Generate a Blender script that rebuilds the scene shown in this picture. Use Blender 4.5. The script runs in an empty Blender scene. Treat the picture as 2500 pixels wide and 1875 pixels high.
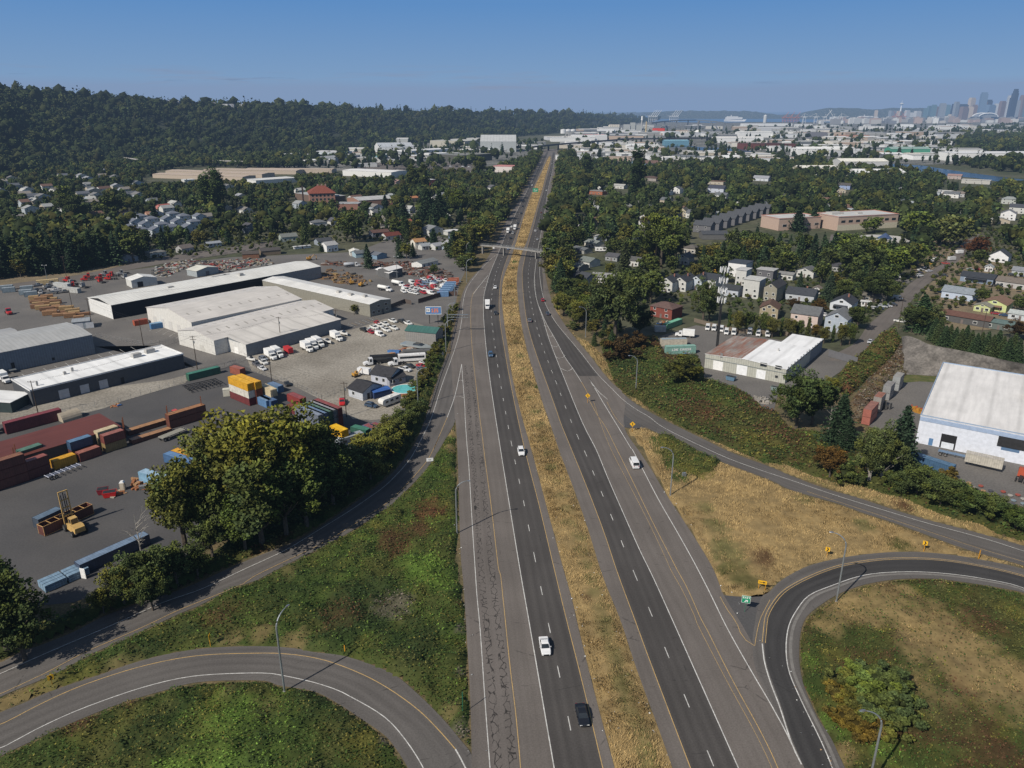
import bpy,math,random
from math import cos,sin,hypot,atan2,atan,tan
import numpy as np
NA=np.array
from mathutils import Vector,Matrix
random.seed(7);RU=random.uniform;RNG=np.random.default_rng(7)
PI=math.pi;R=math.radians
COL=bpy.context.scene.collection
# ------------------------------------------------------------------ camera model: photo pixel -> point on the ground
CH=93.5;PITCH=R(20.0);FPX=1620.0*2500/2212;CP,SP=cos(PITCH),sin(PITCH)
HF=CH
def G(x,y,z=0.0):
 u=x-1250.0;v=y-937.5
 dy=FPX*CP-v*SP;dz=-(FPX*SP+v*CP)
 k=(z-CH)/dz
 return (u*k,dy*k,z)
def g2(x,y):
 p=G(x,y);return (p[0],p[1])
def hgt(x,y,ytop):
 p=G(x,y);D=p[1];v=ytop-937.5
 a=atan2(v,FPX)+PITCH
 return CH-D*tan(a)
def T(ox,oy,*pts):
 return [(ox+p[0]*.289331,oy+p[1]*.289331) for p in pts]
def cr(pts,n=10):
 P=[NA(p,float) for p in pts]
 P=[2*P[0]-P[1]]+P+[2*P[-1]-P[-2]]
 out=[]
 for i in range(1,len(P)-2):
  a,b,c,d=P[i-1],P[i],P[i+1],P[i+2]
  for k in range(n):
   t=k/n
   out.append(.5*((2*b)+(-a+c)*t+(2*a-5*b+4*c-d)*t*t+(-a+3*b-3*c+d)*t**3))
 out.append(P[-2]);return NA(out)
def wl(pts,n=12,smooth=2):
 c=cr([NA(g2(*p)) for p in pts],n)
 for _ in range(smooth*3):
  c[1:-1]=.25*c[:-2]+.5*c[1:-1]+.25*c[2:]
 return c
def il(pts,n=12,smooth=2):
 c=cr(pts,n)
 for _ in range(smooth*4):
  c[1:-1]=.25*c[:-2]+.5*c[1:-1]+.25*c[2:]
 return NA([g2(*p) for p in c])
def resample(c,n):
 d=np.r_[0,np.cumsum(np.hypot(*np.diff(c,axis=0).T))]
 s=np.linspace(0,d[-1],n)
 return np.c_[np.interp(s,d,c[:,0]),np.interp(s,d,c[:,1])]
def offset(c,o):
 t=np.gradient(c,axis=0);t/=np.hypot(t[:,0],t[:,1])[:,None]
 return c+np.c_[t[:,1],-t[:,0]]*o
def inpoly(px,py,poly):
 poly=np.asarray(poly);n=len(poly);r=np.zeros(len(px),bool);j=n-1
 for i in range(n):
  xi,yi=poly[i];xj,yj=poly[j]
  c=((yi>py)!=(yj>py))&(px<(xj-xi)*(py-yi)/((yj-yi) if yj!=yi else 1e-9)+xi)
  r^=c;j=i
 return r
def edgedist(px,py,poly):
 poly=np.asarray(poly);d=np.full(len(px),1e9)
 for i in range(len(poly)):
  a=poly[i-1];b=poly[i];ab=b-a;L=ab@ab+1e-9
  t=np.clip(((px-a[0])*ab[0]+(py-a[1])*ab[1])/L,0,1)
  d=np.minimum(d,np.hypot(px-a[0]-t*ab[0],py-a[1]-t*ab[1]))
 return d
_NG=RNG.random((256,256))
def vnoise(x,y,s):
 x=np.asarray(x)/s+500.;y=np.asarray(y)/s+500.
 xi=np.floor(x).astype(int);yi=np.floor(y).astype(int);fx=x-xi;fy=y-yi
 fx=fx*fx*(3-2*fx);fy=fy*fy*(3-2*fy)
 a=_NG[xi%256,yi%256];b=_NG[(xi+1)%256,yi%256];c=_NG[xi%256,(yi+1)%256];d=_NG[(xi+1)%256,(yi+1)%256]
 return (a*(1-fx)+b*fx)*(1-fy)+(c*(1-fx)+d*fx)*fy
# ------------------------------------------------------------------ objects
def tag(o,label=None,cat=None,group=None,kind=None):
 if label:o['label']=label
 if cat:o['category']=cat
 if group:o['group']=group
 if kind:o['kind']=kind
 return o
def link(o,parent=None):
 COL.objects.link(o)
 if parent is not None:o.parent=parent
 return o
def empty(name,loc=(0,0,0),rz=0,label=None,cat=None,group=None):
 o=bpy.data.objects.new(name,None);o.empty_display_size=.5;o.location=loc;o.rotation_euler=(0,0,rz)
 link(o);return tag(o,label,cat,group)
def copy_tree(o,parent=None):
 c=o.copy();COL.objects.link(c);c.parent=parent
 for ch in list(o.children):copy_tree(ch,c)
 return c
def np_mesh(name,V,F,mat=None,col=None,parent=None,smooth=False,link_=True,uv=None):
 V=np.asarray(V,np.float32);F=np.asarray(F,np.int32);k=F.shape[1]
 me=bpy.data.meshes.new(name)
 me.vertices.add(len(V));me.vertices.foreach_set('co',V.ravel())
 me.loops.add(F.size);me.loops.foreach_set('vertex_index',F.ravel())
 me.polygons.add(len(F));me.polygons.foreach_set('loop_start',np.arange(0,F.size,k,dtype=np.int32))
 me.polygons.foreach_set('loop_total',np.full(len(F),k,np.int32))
 me.update(calc_edges=True)
 if col is not None:
  a=me.color_attributes.new('Col','FLOAT_COLOR','POINT')
  c=np.ones((len(V),4),np.float32);c[:,:3]=col;a.data.foreach_set('color',c.ravel())
 if uv is not None:
  u=me.uv_layers.new(name='UVMap');u.data.foreach_set('uv',np.asarray(uv,np.float32)[F.ravel()].ravel())
 if smooth:me.polygons.foreach_set('use_smooth',np.ones(len(F),bool))
 if mat:me.materials.append(mat)
 o=bpy.data.objects.new(name,me)
 if link_:link(o,parent)
 return o
class MB:
 """collects boxes, prisms, tubes and polygons into one mesh"""
 def __init__(s):s.v=[];s.f=[];s.m=[]
 def add(s,vs,fs,mi=0,M=None):
  n=len(s.v)
  if M is not None:vs=[tuple(M@Vector(v)) for v in vs]
  s.v+= [tuple(v) for v in vs];s.f+=[tuple(i+n for i in f) for f in fs];s.m+=[mi]*len(fs);return s
 def box(s,x0,x1,y0,y1,z0,z1,mi=0,M=None):
  vs=[(x0,y0,z0),(x1,y0,z0),(x1,y1,z0),(x0,y1,z0),(x0,y0,z1),(x1,y0,z1),(x1,y1,z1),(x0,y1,z1)]
  return s.add(vs,[(0,3,2,1),(4,5,6,7),(0,1,5,4),(1,2,6,5),(2,3,7,6),(3,0,4,7)],mi,M)
 def loft(s,rings,mi=0,cap=True,M=None,close=True):
  n=len(rings[0]);vs=[p for r in rings for p in r];fs=[]
  for i in range(len(rings)-1):
   for j in range(n if close else n-1):
    k=(j+1)%n;fs.append((i*n+j,i*n+k,(i+1)*n+k,(i+1)*n+j))
  if cap:fs.append(tuple(range(n-1,-1,-1)));fs.append(tuple((len(rings)-1)*n+j for j in range(n)))
  return s.add(vs,fs,mi,M)
 def prism(s,poly,z0,z1,mi=0,M=None):
  return s.loft([[(x,y,z0) for x,y in poly],[(x,y,z1) for x,y in poly]],mi,True,M)
 def tube(s,pts,r,n=6,mi=0,cap=True):
  P=[Vector(p) for p in pts];rr=r if hasattr(r,'__len__') else [r]*len(P);rings=[]
  for i,p in enumerate(P):
   t=(P[min(i+1,len(P)-1)]-P[max(i-1,0)]).normalized()
   a=t.cross(Vector((0,0,1))) if abs(t.z)<.9 else t.cross(Vector((1,0,0)))
   a.normalize();b=t.cross(a)
   rings.append([tuple(p+(a*cos(2*PI*k/n)+b*sin(2*PI*k/n))*rr[i]) for k in range(n)])
  return s.loft(rings,mi,cap)
 def cyl(s,x,y,z0,z1,r,n=10,mi=0,r1=None,M=None):
  r1=r if r1 is None else r1
  return s.loft([[(x+q*cos(2*PI*k/n),y+q*sin(2*PI*k/n),z) for k in range(n)] for z,q in ((z0,r),(z1,r1))],mi,True,M)
 def mesh(s,name,mats,smooth=False):
  me=bpy.data.meshes.new(name);me.from_pydata(s.v,[],s.f)
  for m in (mats if isinstance(mats,(list,tuple)) else [mats]):me.materials.append(m)
  if len(me.materials)>1:me.polygons.foreach_set('material_index',s.m)
  if smooth:me.polygons.foreach_set('use_smooth',[True]*len(s.f))
  me.update();return me
 def build(s,name,mats,parent=None,loc=None,rz=0,smooth=False):
  o=bpy.data.objects.new(name,s.mesh(name,mats,smooth))
  if loc is not None:o.location=loc
  o.rotation_euler=(0,0,rz);return link(o,parent)
# ------------------------------------------------------------------ materials
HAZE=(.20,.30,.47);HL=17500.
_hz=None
def haze_group():  # haze painted into each material: glowing haze colour mixed in with distance from origin
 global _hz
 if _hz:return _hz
 g=bpy.data.node_groups.new('PaintedHaze','ShaderNodeTree')
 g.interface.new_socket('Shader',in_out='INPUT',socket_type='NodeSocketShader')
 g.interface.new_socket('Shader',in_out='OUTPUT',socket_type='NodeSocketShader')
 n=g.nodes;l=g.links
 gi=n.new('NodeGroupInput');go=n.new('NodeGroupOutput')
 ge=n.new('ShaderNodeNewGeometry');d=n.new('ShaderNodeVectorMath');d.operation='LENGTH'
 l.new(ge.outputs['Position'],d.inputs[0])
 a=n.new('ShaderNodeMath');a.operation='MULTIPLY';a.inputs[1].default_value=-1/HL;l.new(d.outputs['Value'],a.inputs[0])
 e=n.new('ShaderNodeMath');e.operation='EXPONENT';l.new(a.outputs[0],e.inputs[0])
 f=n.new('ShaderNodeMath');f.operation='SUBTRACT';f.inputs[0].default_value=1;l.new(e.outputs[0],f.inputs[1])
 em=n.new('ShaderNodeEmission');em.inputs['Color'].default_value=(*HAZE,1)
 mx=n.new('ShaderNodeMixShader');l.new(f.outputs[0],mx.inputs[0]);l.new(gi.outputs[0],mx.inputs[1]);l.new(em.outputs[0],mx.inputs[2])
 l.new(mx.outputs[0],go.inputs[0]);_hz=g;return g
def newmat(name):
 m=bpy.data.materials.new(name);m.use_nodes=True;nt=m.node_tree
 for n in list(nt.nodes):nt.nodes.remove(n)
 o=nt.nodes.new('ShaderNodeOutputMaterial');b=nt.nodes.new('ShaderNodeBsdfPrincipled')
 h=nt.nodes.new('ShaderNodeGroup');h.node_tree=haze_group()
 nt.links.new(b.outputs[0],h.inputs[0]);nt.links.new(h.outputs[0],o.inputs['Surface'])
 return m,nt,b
class NT:
 def __init__(s,nt):s.nt=nt;s.l=nt.links
 def n(s,t,**k):
  x=s.nt.nodes.new(t)
  for a,b in k.items():setattr(x,a,b)
  return x
 def put(s,v,sock):
  if isinstance(v,bpy.types.NodeSocket):s.l.new(v,sock)
  elif hasattr(v,'__len__'):sock.default_value=tuple(v)+((1,) if len(v)==3 and len(sock.default_value)==4 else ())
  else:sock.default_value=v
 def math(s,op,a,b=0.,c=None,clamp=False):
  x=s.n('ShaderNodeMath',operation=op,use_clamp=clamp);s.put(a,x.inputs[0]);s.put(b,x.inputs[1])
  if c is not None:s.put(c,x.inputs[2])
  return x.outputs[0]
 def mix(s,f,a,b,mode='MIX'):
  x=s.n('ShaderNodeMix',data_type='RGBA',blend_type=mode);s.put(f,x.inputs[0]);s.put(a,x.inputs[6]);s.put(b,x.inputs[7]);return x.outputs[2]
 def noise(s,vec,scale,detail=4,rough=.55):
  x=s.n('ShaderNodeTexNoise');s.l.new(vec,x.inputs['Vector']);x.inputs['Scale'].default_value=scale
  x.inputs['Detail'].default_value=detail;x.inputs['Roughness'].default_value=rough;return x.outputs['Fac']
 def ramp(s,f,a,b,lo=0.,hi=1.):
  x=s.n('ShaderNodeMapRange');s.put(f,x.inputs[0]);x.inputs[1].default_value=a;x.inputs[2].default_value=b
  x.inputs[3].default_value=lo;x.inputs[4].default_value=hi;return x.outputs[0]
 def pos(s):return s.n('ShaderNodeNewGeometry').outputs['Position']
 def obj(s):return s.n('ShaderNodeTexCoord').outputs['Object']
 def uv(s):return s.n('ShaderNodeTexCoord').outputs['UV']
 def sep(s,v):
  x=s.n('ShaderNodeSeparateXYZ');s.l.new(v,x.inputs[0]);return x.outputs
 def scale(s,v,k):
  x=s.n('ShaderNodeVectorMath',operation='MULTIPLY');s.l.new(v,x.inputs[0]);x.inputs[1].default_value=k;return x.outputs[0]
def bump(N,b,f,strength=.3,dist=.05):
 x=N.n('ShaderNodeBump');x.inputs['Strength'].default_value=strength;x.inputs['Distance'].default_value=dist
 N.l.new(f,x.inputs['Height']);N.l.new(x.outputs[0],b.inputs['Normal'])
def surf(name,c1,c2=None,scale=.15,rough=.85,fine=2.5,famt=.25,obj=False,metal=0.,spec=.3,bm=0.):
 """mottled surface between two colours, with fine grain"""
 m,nt,b=newmat(name);N=NT(nt);p=N.obj() if obj else N.pos()
 c2=c2 or tuple(x*.75 for x in c1)
 f=N.ramp(N.noise(p,scale,5),.35,.65);c=N.mix(f,c1,c2)
 g=N.ramp(N.noise(p,fine,3),.3,.7,1-famt,1+famt)
 x=N.n('ShaderNodeVectorMath',operation='SCALE');N.l.new(c,x.inputs[0]);N.l.new(g,x.inputs['Scale']);N.l.new(x.outputs[0],b.inputs['Base Color'])
 b.inputs['Roughness'].default_value=rough;b.inputs['Metallic'].default_value=metal;b.inputs['Specular IOR Level'].default_value=spec
 if bm:bump(N,b,N.noise(p,fine*2,3),bm,.1)
 m.diffuse_color=(*c1,1);return m
def objpaint(name,rough=.35,dirt=.12,metal=0.,spec=.5,ribs=0,ribaxis=0):
 """paint whose colour comes from the object's own colour, slightly dirty"""
 m,nt,b=newmat(name);N=NT(nt);oi=N.n('ShaderNodeObjectInfo')
 p=N.obj();f=N.ramp(N.noise(p,.9,5,.65),.35,.75,1+dirt*.4,1-dirt*2)
 if ribs:
  w=N.math('SINE',N.math('MULTIPLY',N.sep(p)[ribaxis],2*PI/ribs));f=N.math('MULTIPLY',f,N.math('MULTIPLY_ADD',w,.09,.96))
 x=N.n('ShaderNodeVectorMath',operation='SCALE');N.l.new(oi.outputs['Color'],x.inputs[0]);N.l.new(f,x.inputs['Scale']);N.l.new(x.outputs[0],b.inputs['Base Color'])
 b.inputs['Roughness'].default_value=rough;b.inputs['Metallic'].default_value=metal;b.inputs['Specular IOR Level'].default_value=spec
 return m
def attrmat(name,rough=.8,spec=.15,objcol=False,amt=.25,sc=1.5,trans=0.):
 """colour from the mesh's own colour attribute, times the object's colour if asked"""
 m,nt,b=newmat(name);N=NT(nt);a=N.n('ShaderNodeAttribute',attribute_name='Col');c=a.outputs['Color']
 if objcol:c=N.mix(1.,c,N.n('ShaderNodeObjectInfo').outputs['Color'],'MULTIPLY')
 g=N.ramp(N.noise(N.pos(),sc,3),.3,.7,1-amt,1+amt)
 x=N.n('ShaderNodeVectorMath',operation='SCALE');N.l.new(c,x.inputs[0]);N.l.new(g,x.inputs['Scale']);N.l.new(x.outputs[0],b.inputs['Base Color'])
 b.inputs['Roughness'].default_value=rough;b.inputs['Specular IOR Level'].default_value=spec
 return m
M={}
M['white_paint']=surf('white_paint',(.62,.61,.58),(.42,.41,.39),.6,.7,3,.25)
M['yellow_paint']=surf('yellow_paint',(.50,.33,.13),(.38,.27,.13),.6,.7,3,.2)
MST=M['steel']=surf('galvanised_steel',(.34,.37,.38),(.27,.29,.30),.5,.45,4,.1,metal=.6)
M['wood_pole']=surf('creosoted_wood',(.075,.055,.04),(.05,.038,.03),.6,.9,4,.3)
MRB=M['rubber']=surf('rubber',(.018,.018,.019),(.03,.03,.03),2,.85,5,.2)
MDK=M['dark']=surf('dark_metal',(.03,.03,.032),(.02,.02,.02),1,.6,4,.2)
MGL=M['glass']=surf('dark_glass',(.02,.025,.03),(.03,.035,.04),1,.12,4,.1,spec=.8)
MCN=M['concrete']=surf('concrete',(.30,.29,.27),(.22,.21,.2),.3,.9,2,.2)
MPT=M['paint']=objpaint('car_paint',.3,.05)
MWP=M['wallpaint']=objpaint('wall_paint',.8,.1,spec=.2)
MRF=M['roofing']=objpaint('shingle_roofing',.9,.16,spec=.15)
M['chrome']=surf('bright_metal',(.5,.5,.5),(.4,.4,.4),2,.3,4,.1,metal=.8)
M['lampwhite']=surf('white_lens',(.75,.75,.72),(.65,.65,.62),2,.3,4,.05)
M['redlens']=surf('red_lens',(.35,.02,.02),(.25,.02,.02),2,.3,4,.1)
# ------------------------------------------------------------------ camera, sun, sky
cd=bpy.data.cameras.new('camera');cam=bpy.data.objects.new('camera',cd);COL.objects.link(cam)
cam.location=(0,0,CH);cam.rotation_euler=(R(90)-PITCH,0,0)
cd.sensor_width=36;cd.lens=36*FPX/2500;cd.clip_end=120000;cd.clip_start=1
bpy.context.scene.camera=cam
SUN_EL=R(41);SUN_AZ=atan2(1,1.0)
sd=bpy.data.lights.new('sun','SUN');sd.energy=4.7;sd.angle=R(.53);sd.color=(1,.93,.82)
sun=bpy.data.objects.new('sun',sd);COL.objects.link(sun)
dirv=Vector((sin(SUN_AZ)*cos(SUN_EL),cos(SUN_AZ)*cos(SUN_EL),-sin(SUN_EL)))
sun.rotation_euler=dirv.to_track_quat('-Z','Y').to_euler();sun.location=(-300,-300,400)
W=bpy.data.worlds.new("World");bpy.context.scene.world=W;W.use_nodes=True
nt=W.node_tree;N=NT(nt);bg=nt.nodes['Background']
sky=nt.nodes.new('ShaderNodeTexSky');sky.sky_type='NISHITA';sky.sun_disc=False
sky.sun_elevation=SUN_EL;sky.sun_rotation=atan2(-dirv.x,-dirv.y)
sky.altitude=100;sky.air_density=1.0;sky.dust_density=.6;sky.ozone_density=2.0
dirn=N.n('ShaderNodeTexCoord').outputs['Generated'];z=N.sep(dirn)[2]
low=N.mix(N.ramp(z,.035,.12),(1.95,3.30,5.4),(1.05,2.60,5.45))
skyc=N.mix(1.0,sky.outputs[0],(.90,.84,.76),'MULTIPLY')
c=N.mix(N.ramp(z,.12,.42,.96,0.),skyc,low)
wob=N.math('MULTIPLY_ADD',N.noise(N.scale(dirn,(3.,3.,3.)),2.,3),.012,.020)
bank=N.ramp(N.math('SUBTRACT',z,wob),0.,.010,1.,0.)
c=N.mix(N.math('MULTIPLY',bank,.85),c,(2.2,3.1,4.8))
st=N.scale(dirn,(2.2,2.2,34.));cl=N.ramp(N.noise(st,3.0,6,.62),.56,.74)
wisp=N.math('MULTIPLY',cl,N.math('MULTIPLY',N.ramp(z,.018,.03),N.ramp(z,.035,.06,1.,0.)))
c=N.mix(N.math('MULTIPLY',wisp,.5),c,(2.5,2.8,3.9))
dk=N.math('MULTIPLY',N.ramp(N.noise(N.scale(dirn,(14.,14.,150.)),1.3,5,.6),.60,.72),N.math('MULTIPLY',N.ramp(z,.028,.034),N.ramp(z,.038,.046,1.,0.)))
c=N.mix(N.math('MULTIPLY',dk,.35),c,(1.35,1.9,3.2))
nt.links.new(c,bg.inputs[0]);bg.inputs[1].default_value=.1
sc=bpy.context.scene
sc.view_settings.view_transform='Standard';sc.view_settings.look='None';sc.view_settings.exposure=0
sc.cycles.max_bounces=4;sc.cycles.diffuse_bounces=2;sc.cycles.glossy_bounces=2;sc.cycles.transparent_max_bounces=4
sc.cycles.use_denoising=True;sc.cycles.use_adaptive_sampling=True;sc.cycles.adaptive_threshold=.02
# ------------------------------------------------------------------ ground sheets
def sheet(name,poly,z,mat,px=True,smooth_n=0,kind='structure',parent=None):
 P=[g2(*p) for p in poly] if px else [tuple(p) for p in poly]
 me=bpy.data.meshes.new(name);me.from_pydata([(x,y,z) for x,y in P],[],[tuple(range(len(P)))]);me.materials.append(mat)
 if me.polygons[0].normal.z<0:me.flip_normals()
 me.update();o=bpy.data.objects.new(name,me);link(o,parent)
 if kind and parent is None:o['kind']=kind
 return o
def strip(name,A,B,z,mat,n=160,parent=None,kind='structure'):
 A=resample(A,n);B=resample(B,n);w=np.hypot(*(A-B).T).mean()
 V=np.zeros((2*n,3));V[0::2,:2]=A;V[1::2,:2]=B;V[:,2]=z
 d=np.r_[0,np.cumsum(np.hypot(*np.diff((A+B)/2,axis=0).T))]
 uv=np.zeros((2*n,2));uv[1::2,0]=w;uv[0::2,1]=d;uv[1::2,1]=d
 F=NA([(2*i,2*i+1,2*i+3,2*i+2) for i in range(n-1)])
 a=V[F[0][1]]-V[F[0][0]];b=V[F[0][3]]-V[F[0][0]]
 if a[0]*b[1]-a[1]*b[0]<0:F=F[:,::-1]
 o=np_mesh(name,V,F,mat,uv=uv,parent=parent)
 if parent is None and kind:o['kind']=kind
 return o
def stripI(name,a,b,z,mat,y0,y1,n=220,**k):
 ya=np.linspace(y0,y1,n)
 def s(l,ya):
  l=sorted(l,key=lambda p:p[1]);c=cr(l,8)
  for _ in range(8):c[1:-1]=.25*c[:-2]+.5*c[1:-1]+.25*c[2:]
  return NA([g2(np.interp(y,c[:,1],c[:,0]),y) for y in ya])
 A=s(a,ya);B=s(b,ya)
 V=np.zeros((2*n,3));V[0::2,:2]=A;V[1::2,:2]=B;V[:,2]=z
 d=np.r_[0,np.cumsum(np.hypot(*np.diff((A+B)/2,axis=0).T))];w=np.hypot(*(A-B).T)
 uv=np.zeros((2*n,2));uv[1::2,0]=w;uv[0::2,1]=d;uv[1::2,1]=d
 F=NA([(2*i,2*i+1,2*i+3,2*i+2) for i in range(n-1)])
 e=V[F[0][1]]-V[F[0][0]];g=V[F[0][3]]-V[F[0][0]]
 if e[0]*g[1]-e[1]*g[0]<0:F=F[:,::-1]
 o=np_mesh(name,V,F,mat,uv=uv,parent=k.get('parent'))
 if k.get('parent') is None:o['kind']='structure'
 return o
def paint(c,w,z,mat,parent,name='edge_line',dash=None,grow=0.):
 """a painted line of width w along world line c; it widens a little with distance so it stays as visible as worn reflective paint"""
 L=np.hypot(*np.diff(c,axis=0).T).sum();n=max(3,int(L/2.)+1)
 if dash:n=max(3,int(L/1.)+1)
 c=resample(np.asarray(c),n);ww=w*np.ones(n)
 A=offset(c,-w/2) if not grow else offset(c,-w/2);B=offset(c,w/2)
 V=np.zeros((2*n,3));V[0::2,:2]=A;V[1::2,:2]=B;V[:,2]=z
 F=[]
 d=np.r_[0,np.cumsum(np.hypot(*np.diff(c,axis=0).T))]
 for i in range(n-1):
  if dash and ((d[i]+dash[2])%(dash[0]+dash[1]))>dash[0]:continue
  F.append((2*i,2*i+1,2*i+3,2*i+2))
 return np_mesh(name,V,NA(F),mat,parent=parent)
def asph(name,c1,c2,track=0.,w=7.3,lanes=2,trackcol=(.05,.048,.048),crack=0.,joint=False):
 m,nt,b=newmat(name);N=NT(nt);p=N.pos();uv=N.uv();U=N.sep(uv)
 st=N.scale(uv,(.9,.03,1.));f=N.ramp(N.noise(st,1.,4),.35,.65)
 c=N.mix(f,c1,c2)
 f2=N.ramp(N.noise(p,.06,4),.35,.65,.9,1.1);f3=N.ramp(N.noise(p,3.5,2),.3,.7,.86,1.14)
 if track:
  s=N.math('COSINE',N.math('MULTIPLY',U[0],2*PI*lanes*2/w));s=N.math('MULTIPLY_ADD',s,track,1.)
  f2=N.math('MULTIPLY',f2,s)
 g=N.math('MULTIPLY',f2,f3)
 x=N.n('ShaderNodeVectorMath',operation='SCALE');N.l.new(c,x.inputs[0]);N.l.new(g,x.inputs['Scale']);c=x.outputs[0]
 if crack:
  vo=N.n('ShaderNodeTexVoronoi',feature='DISTANCE_TO_EDGE');
  nz=N.n('ShaderNodeTexNoise');nz.inputs['Scale'].default_value=1.3;nz.inputs['Detail'].default_value=3;N.l.new(p,nz.inputs['Vector'])
  ad=N.n('ShaderNodeVectorMath',operation='MULTIPLY_ADD');N.l.new(nz.outputs['Color'],ad.inputs[0]);ad.inputs[1].default_value=(.45,.45,0);N.l.new(N.scale(p,(.95,.55,0.)),ad.inputs[2])
  N.l.new(ad.outputs[0],vo.inputs['Vector']);vo.inputs['Scale'].default_value=1.0
  k=N.ramp(vo.outputs['Distance'],.028,.055,1.,0.)
  msk=N.ramp(N.noise(N.scale(uv,(1.1,.12,1.)),1.,3),.36,.44)
  tr=N.ramp(N.math('COSINE',N.math('MULTIPLY',U[0],2*PI*2/w)),.35,.05,0.,1.)
  k=N.math('MULTIPLY',N.math('MULTIPLY',k,tr),N.math('MAXIMUM',msk,.0))
  c=N.mix(N.math('MULTIPLY',k,crack),c,(.012,.012,.012))
 vo=N.n('ShaderNodeTexVoronoi',feature='DISTANCE_TO_EDGE');N.l.new(N.scale(uv,(.03,.055,1.)),vo.inputs['Vector']);vo.inputs['Scale'].default_value=1.
 k=N.ramp(vo.outputs['Distance'],.002,.004,.45,0.);k=N.math('MULTIPLY',k,N.ramp(N.noise(p,.4,3),.5,.56))
 c=N.mix(k,c,(.02,.02,.02))
 N.l.new(c,b.inputs['Base Color']);b.inputs['Roughness'].default_value=.9;b.inputs['Specular IOR Level'].default_value=.2
 return m
M['asph_dark']=asph('lane_asphalt',(.062,.057,.054),(.074,.068,.064),.07,7.3,2)
M['asph_mid']=asph('shoulder_asphalt',(.125,.110,.099),(.145,.128,.116),.0)
M['asph_coll']=asph('collector_asphalt',(.115,.102,.093),(.135,.12,.11),.03,3.6,1)
M['asph_crack']=asph('cracked_asphalt',(.125,.110,.10),(.145,.128,.117),.0,4.6,1,crack=.8)
M['asph_ramp']=asph('ramp_asphalt',(.098,.09,.084),(.115,.106,.099),.06,4.2,1)
M['asph_loop']=asph('loop_asphalt',(.042,.040,.040),(.053,.051,.050),.06,4.2,1)
M['asph_yard']=surf('yard_asphalt',(.068,.066,.067),(.088,.084,.083),.05,.9,2.5,.14)
M['asph_old']=surf('old_asphalt',(.16,.15,.14),(.12,.112,.105),.07,.9,1.5,.2)
M['asph_lot']=surf('lot_asphalt',(.115,.108,.102),(.15,.14,.13),.05,.9,1.8,.2)
M['gravel']=surf('gravel_ground',(.30,.275,.235),(.20,.18,.15),.045,.95,1.2,.3)
M['dirt']=surf('dry_ground',(.22,.17,.105),(.14,.115,.075),.08,.95,1.5,.35)
M['verge']=surf('verge_soil',(.155,.115,.06),(.085,.075,.035),.22,.95,2.2,.4)
M['base']=surf('valley_ground',(.10,.095,.06),(.045,.055,.025),.012,.95,.15,.4)
ground=sheet('ground',[(-60000,-3000),(60000,-3000),(60000,90000),(-60000,90000)],-.16,M['base'],px=False)
T1=lambda *p:T(600,620,*p);T2=lambda *p:T(1240,620,*p);T3=lambda *p:T(1240,1040,*p);T4=lambda *p:T(1240,1395,*p)
T5=lambda *p:T(600,980,*p);T6=lambda *p:T(0,1395,*p);T7=lambda *p:T(620,1395,*p);T8=lambda *p:T(1860,1395,*p);T9=lambda *p:T(1860,1000,*p)
TA=lambda *p:T(1240,180,*p);TB=lambda *p:T(1860,620,*p);TC=lambda *p:T(0,620,*p);TD=lambda *p:T(0,960,*p);TE=lambda *p:T(620,180,*p);TF=lambda *p:T(1860,180,*p);TG=lambda *p:T(0,180,*p)
L_out=[(1331,366),(1323.9,382.5),(1308,411.5),(1293.5,440.4),(1266,489.6),(1245.8,521.4),(1233,544.6),(1216,585),(1195,622),(1172,656),(1149.7,680),(1133,706),(1123.7,735.7),(1116,770.5),(1103,822),(1086,880),(1063,947),(1042.7,1010.6),(1018,1070)]
Lw=[(1336,369),(1328,382.5),(1313,411.5),(1300,440),(1275,489),(1255,530),(1240,560),(1226,595),(1213,627),(1197,665),(1185,705),(1181,725),(1180,759),(1183,808),(1190,880),(1201.8,967),(1220.6,1088.7),(1239.4,1205.7),(1270,1395),(1292,1520),(1352.8,1875),(1362,1930)]
Ly=[(1339,369),(1334,384),(1319,420),(1308,445),(1290,489),(1275,530),(1264,562),(1250,600),(1236,637),(1223.5,678),(1218,735.7),(1221.5,793.6),(1230.7,845.7),(1243,918),(1268,1040),(1287.7,1124),(1315,1228),(1341,1338),(1354.5,1395),(1384.7,1520),(1425,1679),(1471.5,1875),(1486,1930)]
Ry=[(1350,371),(1347.5,384),(1342,411),(1333,440),(1326,469),(1319,489),(1310,521),(1303,550),(1293,585),(1285,614),(1278,645),(1274.7,668),(1277.6,721),(1287.7,793.6),(1309.4,866),(1335.5,938),(1361.5,1010.6),(1371.6,1040),(1431,1184.7),(1477,1306),(1506,1395),(1552.5,1520),(1581.4,1600),(1685.6,1875),(1708,1930)]
Rw=[(1354.5,372),(1353,384),(1350,411),(1343,440),(1337,469),(1334,489),(1329,521),(1324,550),(1318,585),(1312,614),(1307,655),(1304,690),(1309,727),(1316,750.2),(1327,782),(1338.4,822.5),(1355.7,868.8),(1378.9,926.7),(1402,984.6),(1428,1045.3),(1457,1100),(1481,1160),(1529.3,1270),(1565,1350),(1590,1400),(1640,1510),(1802.7,1875),(1828,1930)]
R_out=[(1356.5,373),(1358.6,382.5),(1356.5,411.5),(1350,440.4),(1341,498.3),(1335,556),(1330,614),(1328.5,650),(1335.5,692.3),(1347.5,735.7),(1364.4,770.5),(1390.5,808),(1419.4,842.8),(1448.3,877.5),(1471.5,909.3),(1500.4,941.2),(1529.3,968),(1564,993.2),(1616,1022),(1674,1051),(1731.9,1079),(1789.7,1106.5),(1880,1139.3),(1932.3,1162),(2019,1193.9),(2091.5,1214),(2178.3,1243),(2265,1269),(2366.3,1295),(2500,1332.7),(2600,1361)]
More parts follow.
